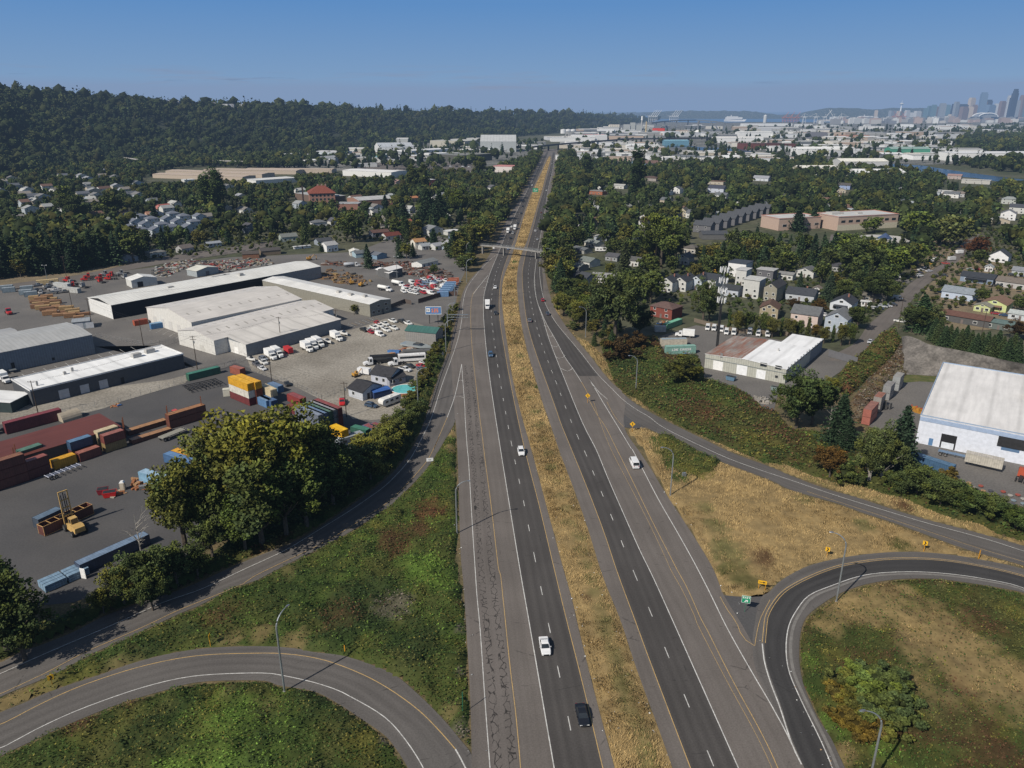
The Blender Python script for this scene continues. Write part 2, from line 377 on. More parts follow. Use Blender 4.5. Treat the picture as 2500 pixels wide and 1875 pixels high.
med_l=[(1342.5,379),(1336,388.3),(1319.6,426),(1312.3,440.4),(1299.3,469.3),(1289.2,498.3),(1279,527.2),(1268.9,561.9),(1257.4,599.5),(1244,640),(1234,663.4),(1226,695),(1225,730),(1229.3,779),(1238,837),(1248.5,909),(1261,967),(1276,1025),(1297,1097.9),(1315.2,1164.4),(1335.5,1242.5),(1355.7,1314.9),(1373,1381.4),(1397,1465),(1413.6,1539.7),(1442.5,1655.4),(1468.6,1756.7),(1497.5,1863.7),(1514,1930)]
med_r=[(1344.5,379),(1344.5,390),(1338,411.5),(1329.7,440.4),(1322.5,469.3),(1315.2,491),(1306.5,521.4),(1297.9,550.3),(1287.7,585),(1276,614),(1266,645),(1262,675),(1262.5,706.8),(1268.9,764.7),(1279,822.5),(1292,874.6),(1308,926.7),(1323.9,981.7),(1345,1039.5),(1364.4,1097.9),(1392,1170),(1413.6,1228),(1436.7,1294.6),(1454,1352.5),(1480,1430.6),(1514,1510.7),(1546.7,1612),(1572.7,1684),(1610.3,1785.6),(1642,1875),(1660,1930)]
coll_r=[(1500,958)]+T2((900,1300),(975,1460))+T3((1010,30),(1100,130),(1200,290),(1260,420),(1340,580),(1500,800),(1620,1000),(1700,1170),(1790,1340),(1820,1430))+[(1790,1472),(1850,1590),(1960,1760),(2040,1930)]
coll_l=[(1112,1018),(1116,1060)]+T5((1775,300),(1782,600),(1800,1000),(1830,1300),(1845,1500))+T7((1790,400),(1810,900),(1830,1490),(1838,1659))+[(1153,1930)]
hw=empty('highway',(0,0,0));hw['kind']='structure'
stripI('road_pavement',L_out[:15]+[(1100,850),(1104,930),(1109,1000),(1115,1060),(1120,1190),(1124,1350),(1131,1420),(1140,1560),(1148,1700),(1152,1875),(1153,1930)],med_l,.0,M['asph_mid'],379,1925,parent=hw)
stripI('road_pavement',med_r,R_out[:17]+[(1521,1040),(1560,1100),(1593,1150),(1622,1200),(1665,1265),(1707,1330),(1745,1395),(1766,1453),(1815,1530),(1880,1650),(1960,1760),(2030,1930)],.0,M['asph_mid'],379,1925,parent=hw)
sheet('road_pavement',[(1329,364),(1360,364),(1362,382),(1322,384)],-.01,M['asph_mid'],parent=hw)
stripI('lane_surface',Lw,Ly,.012,M['asph_dark'],370,1925,parent=hw)
stripI('lane_surface',Ry,Rw,.012,M['asph_dark'],372,1925,parent=hw)
xl=[(1322,585),(1322,640),(1326,690)]+T2((300,370),(350,490),(420,600),(520,720),(620,840),(720,970),(770,1030))
gw=[(1309,585),(1306,640),(1305,690),(1308,720)]+T2((260,450),(320,580),(400,720),(480,870),(550,970),(600,1037),(640,1100))
stripI('lane_surface',gw,xl,.016,M['asph_dark'],590,918,parent=hw)
def ip(l,y):
 c=cr(sorted(l,key=lambda p:p[1]),8);return float(np.interp(y,c[:,1],c[:,0]))
def lineI(l,y0,y1,w,mat,name,n=260,**k):
 c=cr(sorted(l,key=lambda p:p[1]),8)
 for _ in range(8):c[1:-1]=.25*c[:-2]+.5*c[1:-1]+.25*c[2:]
 ys=np.linspace(y0,y1,n);W=NA([g2(np.interp(y,c[:,1],c[:,0]),y) for y in ys])
 return paint(W,w,.03,mat,hw,name,**k)
WP,YP=M['white_paint'],M['yellow_paint']
lineI(Lw,385,1925,.17,WP,'edge_line');lineI(Ly,385,1925,.14,YP,'edge_line')
lineI(Ry,385,1925,.14,YP,'edge_line');lineI(Rw,385,1925,.17,WP,'edge_line')
mid=lambda a,b,f:[(ip(a,y)*(1-f)+ip(b,y)*f,y) for y in list(range(385,700,12))+list(range(700,1930,45))]
lineI(mid(Lw,Ly,.5),400,1925,.15,WP,'lane_line',dash=(3.3,8.9,3.2));lineI(mid(Ry,Rw,.5),400,1925,.15,WP,'lane_line',dash=(3.3,8.9,8.4))
cy=[(1191.7,672)]+T1((1955,290),(1910,350),(1898,480),(1900,620),(1910,800),(1940,1080),(1985,1450),(2010,1659))+T5((1980,180),(2020,500),(2080,950),(2150,1450),(2170,1659))+T7((2065,0),(2110,300),(2160,800),(2210,1200),(2250,1659))+[(1275,1930)]
w3=T1((1822,930),(1830,1050),(1850,1300),(1870,1659))+T5((1850,120),(1880,500),(1915,1100),(1952,1659))+T7((1868,0),(1910,500),(1950,1100),(1992,1659))+[(1200,1930)]
lineI(cy,690,1925,.13,YP,'edge_line');lineI(w3,889,1925,.15,WP,'edge_line')
stripI('cracked_lane',[(x+2,y) for x,y in w3],[(x-4,y) for x,y in cy],.014,M['asph_crack'],892,1925,parent=hw)
def wline(pts,w,mat,name='gore_line',z=.034,n=8,par=None):return paint(wl(pts,n,1),w,z,mat,par or hw,name)
wline(T1((2045,180),(1955,290),(1920,340)),.2,WP);wline(T1((1960,282),(1990,276),(2020,285)),.18,WP);wline(T1((2005,232),(2030,232),(2045,240)),.15,WP)
wline(T1((2120,0),(2040,70),(1950,170),(1870,280),(1835,400),(1825,540),(1790,720),(1730,900),(1640,1150),(1560,1400),(1430,1659))+T5((1360,520),(1290,600),(1180,710),(1050,805),(860,935),(640,1070),(380,1230),(200,1320),(0,1410))+T6((1700,150),(1380,260),(1000,430),(600,600),(300,730),(0,865))+[(-60,1670)],.15,WP,'edge_line')
wline(T1((1822,930),(1770,1180),(1700,1380)),.18,WP);wline(T1((1700,1380),(1580,1659))+T5((1640,280),(1560,450),(1500,540),(1330,730),(1200,850),(1050,950),(800,1110),(600,1220),(350,1340),(100,1460),(0,1520))+T6((2100,85),(1800,210),(1500,330),(1250,450),(1000,560),(700,690),(400,850),(100,990),(0,1035))+[(-60,1718)],.13,YP,'edge_line')
wline(T1((1750,1215),(1790,1197),(1840,1215)),.15,WP);wline(T1((1795,1072),(1812,1062),(1835,1075)),.15,WP)
rampL_out=T1((1700,840),(1640,1010),(1530,1350))+T5((1510,160),(1440,330),(1350,470),(1250,590),(1100,720),(900,870),(640,1050),(450,1160),(310,1225),(0,1345))+T6((1700,80),(1450,180),(1250,240),(1000,330),(850,390),(620,510),(350,620),(200,670),(0,770))+[(-110,1660)]
rampL_in=T1((1860,840),(1840,1010),(1770,1390))+T5((1735,230),(1650,380),(1560,520),(1500,600),(1360,745),(1230,870),(1080,975),(830,1130),(620,1245),(370,1365),(130,1490))+T6((2212,60),(1950,150),(1700,280),(1530,350),(1250,480),(1000,600),(850,660),(620,780),(480,860),(260,950),(0,1060))+[(-110,1760)]
rl=empty('exit_ramp',(0,0,0));rl['kind']='structure'
strip('ramp_pavement',wl(rampL_out),wl(rampL_in),-.006,M['asph_ramp'],200,parent=rl)
loopL_out=[(-110,1790)]+T6((0,1190),(200,1110),(380,1030),(600,950),(850,870),(1100,780),(1400,700),(1750,645),(2212,630))+T7((350,650),(500,680),(750,710),(1000,790),(1200,880),(1400,1050),(1600,1250),(1750,1430),(1835,1540),(1850,1659))+[(1158,1930)]
loopL_in=[(-110,1905)]+T6((0,1560),(250,1440),(600,1280),(1000,1120),(1400,1000),(1700,930),(2212,920))+T7((200,960),(500,1010),(700,1110),(900,1240),(1100,1380),(1200,1500),(1300,1659))+[(1022,1930)]
lp=empty('loop_ramp',(0,0,0));lp['kind']='structure'
strip('ramp_pavement',wl(loopL_out),wl(loopL_in),-.008,M['asph_ramp'],160,parent=lp)
paint(wl([(-60,1786)]+T6((0,1295),(300,1140),(600,1000),(900,890),(1200,800),(1500,735),(1800,700),(2212,690))+T7((200,692),(400,710),(600,750),(800,820),(1000,910),(1200,1030),(1400,1180),(1560,1340),(1700,1500))),.16,.02,YP,lp)
paint(wl(T7((1700,1500),(1740,1570),(1785,1659))+[(1150,1900)],8,0),.22,.02,WP,lp)
paint(wl([(-60,1845)]+T6((0,1495),(300,1335),(600,1195),(900,1080),(1200,980),(1500,905),(1780,870),(2212,857))+T7((250,880),(500,935),(700,1000),(800,1050),(1000,1160),(1150,1270),(1300,1450),(1430,1659))+[(1050,1920)]),.16,.02,WP,lp)
lineI([(1444,945)]+T2((680,1225),(690,1240),(760,1370))+T3((820,0),(920,200),(1060,480),(1210,790),(1380,1120),(1520,1380),(1650,1659))+T4((1440,10),(1640,430),(1900,930),(2100,1290),(2250,1590))+[(1920,1930)],975,1925,.13,YP,'edge_line')
lineI([(1444,965)]+T3((790,0),(880,220),(990,430),(1110,660),(1240,920),(1360,1180),(1480,1400),(1600,1659))+T4((1380,0),(1600,450),(1870,970),(2060,1310),(2212,1620))+[(1905,1930)],980,1925,.08,YP,'edge_line')
w4=T2((680,1040),(760,1180),(850,1330),(930,1460),(1050,1659))+T3((1040,180),(1140,370),(1270,620),(1420,880),(1560,1130),(1700,1400))+T4((1850,480),(2070,870),(2212,1110))+T8((100,1170),(180,1310),(335,1630))
wline(w4,.19,WP,'edge_line')
wline(T2((260,440),(320,580),(400,720),(480,870),(550,970),(620,1080)),.17,WP);wline(T2((620,1080),(660,1150),(690,1220)),.13,YP)
wline(T2((680,1040),(720,1105),(770,1165),(840,1228)),.15,WP);wline(T2((700,1085),(740,1140),(790,1190)),.1,WP)
wline(T2((835,1248),(900,1370),(975,1460)),.1,YP)
paint(wl(T2((225,190),(232,280),(240,370),(258,440)),8,0),.2,.034,WP,hw,'lane_line',dash=(1.,2.6,0))
wline([(1322,585),(1318,640)]+T2((270,200),(300,370),(350,490),(420,600),(520,720),(620,840),(720,970),(790,1050),(870,1130),(960,1220),(1080,1310),(1200,1380))+T3((1290,0),(1500,108),(1700,203),(1900,290),(2212,400))+T9((260,600),(520,690),(800,780),(1100,870),(1400,960),(1700,1040),(1950,1110),(2212,1195))+[(2560,1363)],.15,WP,'edge_line')
for a in (((285,543),(297,540),(305,543)),((305,605),(325,618),(340,612)),((332,690),(358,700),(382,686)),((368,775),(402,788),(430,770)),((403,868),(445,885),(482,858)),((448,965),(505,993),(545,965))):
 wline(T2(*a),.2,WP,n=4)
rampR_in=T2((850,1225),(1000,1370),(1200,1480),(1400,1572))+T3((1600,205),(1800,300),(2212,455))+T9((200,660),(400,725),(650,795),(850,870),(1100,950),(1400,1060),(1700,1170),(1900,1230),(2212,1315))+[(2600,1415)]
rampR_out=[p for p in R_out if p[0]>1480]
rr=empty('entry_ramp',(0,0,0));rr['kind']='structure'
strip('ramp_pavement',wl(rampR_in),wl(rampR_out),-.006,M['asph_ramp'],160,parent=rr)
paint(wl(T9((380,690),(620,770),(900,860),(1200,960),(1500,1060),(1800,1160),(2212,1285))+[(2580,1398)]),.11,.02,YP,rr)
sheet('gore_pavement',T2((835,1235),(870,1250),(960,1330),(1100,1430),(1230,1500),(1180,1475),(1000,1465),(975,1462)),-.02,M['asph_yard'],parent=rr)
oR=[(2600,1425)]+T9((2212,1345),(1900,1275),(1600,1225),(1300,1200),(1000,1208),(700,1245),(450,1300),(300,1360),(150,1450),(60,1540))+T8((0,210),(-40,330),(-60,450),(-80,600),(-60,800),(20,1000),(120,1200),(250,1440),(400,1659))+[(1990,1930)]
oI=[(2600,1475)]+T9((2212,1545),(2100,1520),(1900,1485),(1700,1455),(1500,1430),(1300,1425),(1100,1435),(850,1480))+T8((650,190),(500,280),(380,380),(330,500),(315,650),(320,800),(350,950),(400,1080),(480,1250),(580,1400),(650,1550),(700,1659))+[(2085,1930)]
rp=empty('loop_ramp',(0,0,0));rp['kind']='structure'
A=wl(oR);B=wl(oI)
strip('ramp_pavement',A,B,.004,M['asph_ramp'],160,parent=rp)
yo=wl([(2590,1432)]+T9((2212,1400),(1950,1335),(1600,1272),(1300,1250),(1000,1258),(700,1302),(500,1362),(300,1452),(150,1552))+T8((38,350),(15,480),(3,600)),12)
wo=wl(T8((3,610),(12,690),(25,780),(80,960),(150,1140),(250,1450),(335,1630)),10,1)
wi=wl([(2590,1488)]+T9((2212,1505),(1900,1432),(1600,1388),(1300,1368),(1000,1378),(800,1412),(600,1482))+T8((400,200),(295,325),(230,450),(205,600),(210,750),(240,880),(300,1020),(370,1170),(450,1330),(530,1500),(595,1659))+[(2050,1930)],12)
dk_o=wl([(2590,1436)]+T9((2212,1408),(1950,1343),(1600,1282),(1300,1262),(1000,1270),(700,1314),(500,1374),(300,1464),(150,1564))+T8((58,350),(32,480),(20,600),(40,780),(100,960),(165,1140),(250,1400),(350,1640))+[(1990,1930)],12)
strip('lane_surface',dk_o,wi,.010,M['asph_loop'],160,parent=rp)
paint(yo,.14,.025,YP,rp);paint(offset(yo,-.55),.12,.025,YP,rp);paint(wo,.22,.028,WP,rp);paint(wi,.17,.025,WP,rp)
paint(offset(wi,-.8),.55,.022,surf('worn_band',(.20,.19,.175),(.15,.14,.13),.5,.9,2,.2),rp,'worn_band')
sheet('gore_pavement',T3((1780,1400),(1800,1425),(2000,1445),(2190,1435))+T8((60,170),(-20,300),(-60,500),(-90,640),(-110,650),(-200,560),(-380,250),(-450,60)),-.002,M['asph_yard'],parent=hw)
wline(T3((1790,1440),(1850,1550),(1930,1659))+T4((1950,500),(2040,620),(2080,628)),.12,YP,z=.045)
wline(T4((2083,628),(2100,520),(2130,400),(2180,300),(2212,240)),.1,YP,z=.045)
sheet('verge_ground',[(-400,1300),(900,1000),(1080,720),(1325,370),(1362,370),(1400,700),(1560,830),(2900,1150),(2900,2200),(-400,2200)],-.08,M['verge'])
# ------------------------------------------------------------------ vegetation
LEAF=attrmat('foliage',.75,.12,objcol=True,amt=.22,sc=.9)
SCRUB=attrmat('scrub_leaves',.8,.1,amt=.25,sc=.7)
GRASS=attrmat('grass_blades',.85,.1,amt=.2,sc=.6)
BARK=surf('bark',(.10,.08,.06),(.06,.05,.04),1.5,.9,5,.3)
BARKW=surf('pale_bark',(.34,.32,.28),(.2,.18,.16),1.5,.9,5,.3)
def quads(C,size,up=.3,asp=1.,rng=RNG):
 """randomly turned leaf-sized faces at points C"""
 n=len(C);nrm=rng.normal(size=(n,3));nrm[:,2]=np.abs(nrm[:,2])+up;nrm/=np.linalg.norm(nrm,axis=1)[:,None]
 a=rng.normal(size=(n,3));a-=nrm*(a*nrm).sum(1)[:,None];a/=np.linalg.norm(a,axis=1)[:,None];b=np.cross(nrm,a)
 s=(np.asarray(size)*np.ones(n))[:,None]*.5
 V=np.stack([C-a*s*asp*.75-b*s*.75,C+a*s*asp*1.1-b*s*.25,C+a*s*asp*.7+b*s,C-a*s*asp*.35+b*s*.85],1).reshape(-1,3)
 return V,np.arange(4*n).reshape(n,4)
def ico(n=2):
 import bmesh
 bm=bmesh.new();bmesh.ops.create_icosphere(bm,subdivisions=n,radius=1.)
 V=NA([v.co[:] for v in bm.verts]);F=NA([[v.index for v in f.verts] for f in bm.faces]);bm.free();return V,F
ICV,ICF=ico(2)
def crown_mesh(name,kind,seed,nleaf,leaf,H=1.):
 """crown for a tree of unit height; leaf = size of a leaf clump relative to that height"""
 r=np.random.default_rng(seed);pts=[];cols=[]
 base={'broad':(.082,.096,.034),'conifer':(.036,.055,.030),'poplar':(.066,.090,.034),'bush':(.082,.096,.034)}[kind]
 base=NA(base)
 core=[]
 if kind in('broad','bush'):
  z0,z1=(.22,1.) if kind=='broad' else (.0,1.)
  rad=.40 if kind=='broad' else .62
  nc=64 if kind=='broad' else 30
  d=r.normal(size=(nc,3));d/=np.linalg.norm(d,axis=1)[:,None];q=r.uniform(.30,.95,nc)[:,None]
  lobes=1+.34*np.sin(3*np.arctan2(d[:,1],d[:,0])+seed)[:,None]*NA([1,1,.3])
  c=d*q*lobes;c[:,0]*=rad;c[:,1]*=rad*r.uniform(.8,1.);c[:,2]=(z0+z1)/2+c[:,2]*(z1-z0)/2
  cr_=r.uniform(.055,.135,nc)*(1 if kind=='broad' else 1.25)
  core.append((NA([0,0,(z0+z1)/2]),NA([rad*.42,rad*.42,(z1-z0)*.22])))
 elif kind=='poplar':
  nc=44;zz=r.uniform(.06,.98,nc);w=.105*np.sin(np.clip(zz,.05,1)**.7*PI)**.6+.02
  a=r.uniform(0,2*PI,nc);c=np.c_[np.cos(a)*w*.75,np.sin(a)*w*.75,zz];cr_=r.uniform(.03,.06,nc)
  core.append((NA([0,0,.5]),NA([.075,.075,.42])))
 if kind=='conifer':
  n=nleaf;zz=r.beta(1.1,1.7,n)*.93+.05;tier=np.floor(zz*17)/17;k=(zz-tier)*17
  w=.235*(1-zz)**.85+.012;a=r.uniform(0,2*PI,n)
  br=1+.30*np.sin(a*5+tier*40+seed)+.18*np.sin(a*9+tier*77)
  rr=w*br*(1-.55*k)*np.sqrt(r.uniform(.25,1,n));P=np.c_[np.cos(a)*rr,np.sin(a)*rr,zz-rr*.22]
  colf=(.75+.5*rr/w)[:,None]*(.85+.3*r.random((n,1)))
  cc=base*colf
  core.append((NA([0,0,.40]),NA([.10,.10,.36])))
 else:
  per=nleaf//nc;P=[];cc=[]
  for i in range(nc):
   d=r.normal(size=(per,3));d/=np.linalg.norm(d,axis=1)[:,None]
   p=c[i]+d*cr_[i]*(r.uniform(.55,1.12,(per,1)))*NA([1,1,.8 if kind!='poplar' else 1.7]);P.append(p)
   t=r.uniform(.72,1.3);yl=r.uniform(-.12,.22)
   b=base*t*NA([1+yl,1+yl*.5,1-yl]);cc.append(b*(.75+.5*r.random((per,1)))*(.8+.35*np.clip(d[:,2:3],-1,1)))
  P=np.concatenate(P);cc=np.concatenate(cc)
 V,F=quads(P,leaf*r.uniform(.7,1.35,len(P)),.35,1.25,r)
 Cv=np.repeat(np.clip(cc,.004,1),4,0)
 F=F.tolist();
 Vs=[V];Cs=[Cv];nV=len(V);tri=[]
 for cen,sc_ in core:
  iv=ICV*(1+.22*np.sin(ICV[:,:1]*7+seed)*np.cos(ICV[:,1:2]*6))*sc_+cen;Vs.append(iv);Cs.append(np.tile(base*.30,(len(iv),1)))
  tri+=[(a+nV,b+nV,c_+nV,c_+nV) for a,b,c_ in ICF.tolist()];nV+=len(iv)
 V=np.concatenate(Vs)*H;Cv=np.concatenate(Cs)
 return V,(NA(F),NA([t[:3] for t in tri])),Cv
def mk_crown(name,kind,seed,nleaf,leaf):
 V,(Fq,Ft),C=crown_mesh(name,kind,seed,nleaf,leaf)
 me=bpy.data.meshes.new(name);nl=Fq.size+Ft.size
 me.vertices.add(len(V));me.vertices.foreach_set('co',V.astype(np.float32).ravel())
 me.loops.add(nl);me.loops.foreach_set('vertex_index',np.r_[Fq.ravel(),Ft.ravel()].astype(np.int32))
 me.polygons.add(len(Fq)+len(Ft))
 st=np.r_[np.arange(len(Fq))*4,Fq.size+np.arange(len(Ft))*3].astype(np.int32)
 me.polygons.foreach_set('loop_start',st);me.polygons.foreach_set('loop_total',np.r_[np.full(len(Fq),4),np.full(len(Ft),3)].astype(np.int32))
 me.update(calc_edges=True)
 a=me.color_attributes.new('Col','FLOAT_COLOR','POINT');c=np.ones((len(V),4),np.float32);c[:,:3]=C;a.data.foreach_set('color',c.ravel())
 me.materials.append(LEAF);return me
def mk_trunk(name,kind,seed,mat):
 r=random.Random(seed);b=MB()
 top={'broad':.72,'conifer':.96,'poplar':.85,'bush':.5}[kind];w={'broad':.024,'conifer':.016,'poplar':.018,'bush':.02}[kind]
 b.tube([(0,0,-.02),(.004,.003,top*.3),(-.006,.004,top*.65),(0,0,top)],[w*1.25,w,w*.6,w*.2],6)
 if kind in('broad','bush'):
  for i in range(7):
   a=r.uniform(0,2*PI);z=r.uniform(.16,.5)*(1 if kind=='broad' else .5);L=r.uniform(.2,.33)
   b.tube([(0,0,z),(cos(a)*L*.5,sin(a)*L*.5,z+L*.45),(cos(a)*L,sin(a)*L,z+L*.95)],[w*.5,w*.33,w*.12],5)
 else:
  for i in range(8):
   a=r.uniform(0,2*PI);z=r.uniform(.1,.6);L=.16*(1-z)*(1.2 if kind=='conifer' else .5)
   b.tube([(0,0,z),(cos(a)*L,sin(a)*L,z+(L*1.6 if kind=='poplar' else -L*.1))],[w*.3,w*.1],4)
 return b.mesh(name,mat)
CR={};TK={}
for k,ns,var in (('broad',(9500,1700),4),('conifer',(5600,1400),3),('poplar',(3600,1100),2),('bush',(3600,900),3)):
 for v in range(var):
  for q,n in enumerate(ns):
   lf={'broad':(.026,.055),'conifer':(.023,.042),'poplar':(.022,.036),'bush':(.06,.11)}[k][q]
   CR[k,v,q]=mk_crown('crown',k,11+v*7+q,n,lf)
  TK[k,v]=mk_trunk('trunk',k,v+3,BARK)
TK['pale',0]=mk_trunk('trunk','broad',9,BARKW)
NAMES={'broad':'broadleaf_tree','conifer':'conifer_tree','poplar':'poplar_tree','bush':'shrub'}
CATS={'broad':'tree','conifer':'tree','poplar':'tree','bush':'shrub'}
def tree(kind,x,y,h,label,group=None,tint=(1,1,1),wide=1.,v=None,q=None,world=False,pale=False,name=None):
 wx,wy=(x,y) if world else g2(x,y)
 nv={'broad':4,'conifer':3,'poplar':2,'bush':3}[kind]
 v=random.randrange(nv) if v is None else v
 d=hypot(wx,wy);q=(0 if (d<330 or h>24) else 1) if q is None else q
 rz=RU(0,2*PI)
 o=empty(name or NAMES[kind],(wx,wy,0),rz,label,CATS[kind],group)
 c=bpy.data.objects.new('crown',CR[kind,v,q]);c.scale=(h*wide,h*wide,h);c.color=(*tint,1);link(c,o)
 t=bpy.data.objects.new('trunk',TK['pale',0] if pale else TK[kind,v]);t.scale=(h,h,h);link(t,o)
 return o
# ---- ground cover fields
PAL={'green':(.056,.092,.022),'dkgreen':(.034,.056,.020),'ltgreen':(.125,.205,.036),'olive':(.092,.096,.030),'yellow':(.165,.15,.036),
 'brown':(.105,.058,.030),'rust':(.135,.060,.032),'dry':(.40,.285,.13),'dry2':(.29,.21,.10),'drygreen':(.165,.155,.06),'grey':(.17,.145,.115),'maroon':(.055,.026,.020)}
def colours(X,Y,default,blobs,jit=.3,rng=RNG):
 """colour of each point: weighted choice between the default mix and the patches around it"""
 n=len(X);out=np.zeros((n,3));names=[];ws=[]
 for nm,w in default:names.append(nm);ws.append(np.full(n,w)*(.15+1.7*vnoise(X+hash_(nm),Y,3.2))**2)
 for (bx,by,r,nm,w) in blobs:
  c=g2(bx,by);e=g2(bx+r,by);rr=abs(e[0]-c[0]);d=np.hypot(X-c[0],(Y-c[1])*.75)/rr
  names.append(nm);ws.append(w*np.clip(1.25-d+(vnoise(X,Y,rr*.35)-.5)*.9,0,1)*5)
 Wt=NA(ws);Wt/=Wt.sum(0)+1e-9;cs=Wt.cumsum(0);u=rng.random(n)
 idx=(u[None,:]>cs).sum(0).clip(0,len(names)-1)
 pal=NA([PAL[k] for k in names]);out=pal[idx]*(1+jit*(rng.random((n,1))-.5)*2)
 return np.clip(out,.004,1),NA([k in('dry','dry2') for k in names])[idx],Wt,pal
def hash_(s):return sum(ord(c) for c in s)*13.7%997
def sample(poly,dens,rng=RNG,holes=()):
 P=NA([g2(*p) for p in poly]) if not isinstance(poly,np.ndarray) else poly
 x0,y0=P.min(0);x1,y1=P.max(0);n=int((x1-x0)*(y1-y0)*dens)
 X=rng.uniform(x0,x1,n);Y=rng.uniform(y0,y1,n);k=inpoly(X,Y,P);X,Y=X[k],Y[k]
 for h in holes:
  k=~inpoly(X,Y,h);X,Y=X[k],Y[k]
 return X,Y,P
def mound(X,Y,amp):
 return amp*(.15+.85*vnoise(X,Y,2.2)**1.5*1.3+.6*(vnoise(X+91,Y,6.5)-.3))
def veg(label,poly,default,blobs=(),amp=.9,dens=2.6,leaf=.42,z=0.,res=1.1,name='scrub',edge=1.2,grass=0.,cat=None,keep=None):
 X,Y,P=sample(poly,dens)
 if keep is not None:
  k=keep(X,Y);X,Y=X[k],Y[k]
 e=np.clip(edgedist(X,Y,P)/edge,0,1)**.7
 Z=np.maximum(mound(X,Y,amp)*e,0.02)+z+RNG.random(len(X))*.35*e*min(1,amp)
 Cc,dr,_,_=colours(X,Y,default,blobs,.22);k=~dr;X,Y,Z,Cc=X[k],Y[k],Z[k],Cc[k]
 V,F=quads(np.c_[X,Y,Z],leaf*RNG.uniform(.6,1.4,len(X)),1.0,1.2)
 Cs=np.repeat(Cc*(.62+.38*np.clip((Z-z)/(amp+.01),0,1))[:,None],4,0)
 x0,y0=P.min(0);x1,y1=P.max(0);gx=np.arange(x0,x1+res,res);gy=np.arange(y0,y1+res,res)
 GX,GY=np.meshgrid(gx,gy);m=inpoly(GX.ravel(),GY.ravel(),P).reshape(GX.shape)
 ee=np.where(m.ravel(),np.clip(edgedist(GX.ravel(),GY.ravel(),P)/edge,0,1),0)
 GZ=(mound(GX.ravel(),GY.ravel(),amp)*.82*ee-.06+z-(1-ee)*.10)
 _,_,Wt,pal=colours(GX.ravel(),GY.ravel(),default,blobs)
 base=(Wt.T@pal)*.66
 ny,nx=GX.shape;idx=np.arange(nx*ny).reshape(ny,nx)
 qd=np.stack([idx[:-1,:-1],idx[:-1,1:],idx[1:,1:],idx[1:,:-1]],-1).reshape(-1,4)
 ok=m.ravel()[qd].sum(1)>=2;qd=qd[ok]
 Vg=np.c_[GX.ravel(),GY.ravel(),GZ]
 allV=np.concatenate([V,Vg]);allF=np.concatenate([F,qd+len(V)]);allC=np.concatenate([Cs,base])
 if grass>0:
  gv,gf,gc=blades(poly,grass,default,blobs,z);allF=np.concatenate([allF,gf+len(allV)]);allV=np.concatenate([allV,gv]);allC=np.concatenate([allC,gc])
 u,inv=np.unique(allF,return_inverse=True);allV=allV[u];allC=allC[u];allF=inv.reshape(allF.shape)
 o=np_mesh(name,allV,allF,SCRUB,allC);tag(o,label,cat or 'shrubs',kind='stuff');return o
def blades(poly,dens,default,blobs,z=0.,h=(.25,.58),w=(.03,.07),far=None,lean=.55):
 X,Y,P=sample(poly,dens)
 if far is not None:
  d=np.hypot(X,Y);k=RNG.random(len(X))<np.clip((far/d)**1.6,0,1);X,Y=X[k],Y[k]
 d=np.hypot(X,Y);sc_=np.clip(d/150,1,6);n=len(X)
 Cc,_,_,_=colours(X,Y,default,blobs,.28)
 hh=RNG.uniform(*h,n)*np.clip(.35+1.1*vnoise(X,Y,1.7),.3,1.3)*np.minimum(sc_,1.8);ww=RNG.uniform(*w,n)*sc_
 e=np.clip(edgedist(X,Y,P)/.7,.35,1);hh=hh*e
 a=vnoise(X,Y,9)*5+RNG.normal(0,.7,n);L=hh*lean*RNG.uniform(.4,1.5,n);dx,dy=np.cos(a)*L,np.sin(a)*L
 b=RNG.uniform(0,PI,n);bx,by=np.cos(b)*ww,np.sin(b)*ww;zz=np.full(n,z)-.05
 V=np.stack([np.c_[X-bx,Y-by,zz],np.c_[X+bx,Y+by,zz],np.c_[X+dx*.5+bx*.8,Y+dy*.5+by*.8,zz+hh*.72],np.c_[X+dx-bx*.1,Y+dy-by*.1,zz+hh]],1).reshape(-1,3)
 return V,np.arange(4*n).reshape(n,4),np.repeat(Cc,4,0)
def grassfield(label,poly,default,blobs=(),dens=9.,z=0.,amp=.25,res=1.3,name='dry_grass',far=None,cat='grass',**k):
 V,F,C=blades(poly,dens,default,blobs,z+.05,far=far,**k)
 P=NA([g2(*p) for p in poly]) if not isinstance(poly,np.ndarray) else poly
 x0,y0=P.min(0);x1,y1=P.max(0);gx=np.arange(x0,x1+res,res);gy=np.arange(y0,y1+res,res);GX,GY=np.meshgrid(gx,gy)
 m=inpoly(GX.ravel(),GY.ravel(),P);e=np.where(m,np.clip(edgedist(GX.ravel(),GY.ravel(),P)/1.5,0,1),0)
 GZ=z+amp*vnoise(GX.ravel(),GY.ravel(),2.4)*e-.03-(1-e)*.06
 _,_,Wt,pal=colours(GX.ravel(),GY.ravel(),default,blobs);base=(Wt.T@pal)*.74
 ny,nx=GX.shape;idx=np.arange(nx*ny).reshape(ny,nx)
 qd=np.stack([idx[:-1,:-1],idx[:-1,1:],idx[1:,1:],idx[1:,:-1]],-1).reshape(-1,4);qd=qd[m[qd].sum(1)>=2]
 Vg=np.c_[GX.ravel(),GY.ravel(),GZ];Fg=qd+len(V)
 allV=np.concatenate([V,Vg]);allF=np.concatenate([F,Fg]);allC=np.concatenate([C,base])
 u,inv=np.unique(allF,return_inverse=True);allV=allV[u];allC=allC[u];allF=inv.reshape(allF.shape)
 o=np_mesh(name,allV,allF,GRASS,allC);tag(o,label,cat,kind='stuff');return o
ys=list(range(381,700,14))+list(range(700,1930,30))
med=[(ip(med_l,y)+.6,y) for y in ys]+[(ip(med_r,y)-.6,y) for y in ys[::-1]]
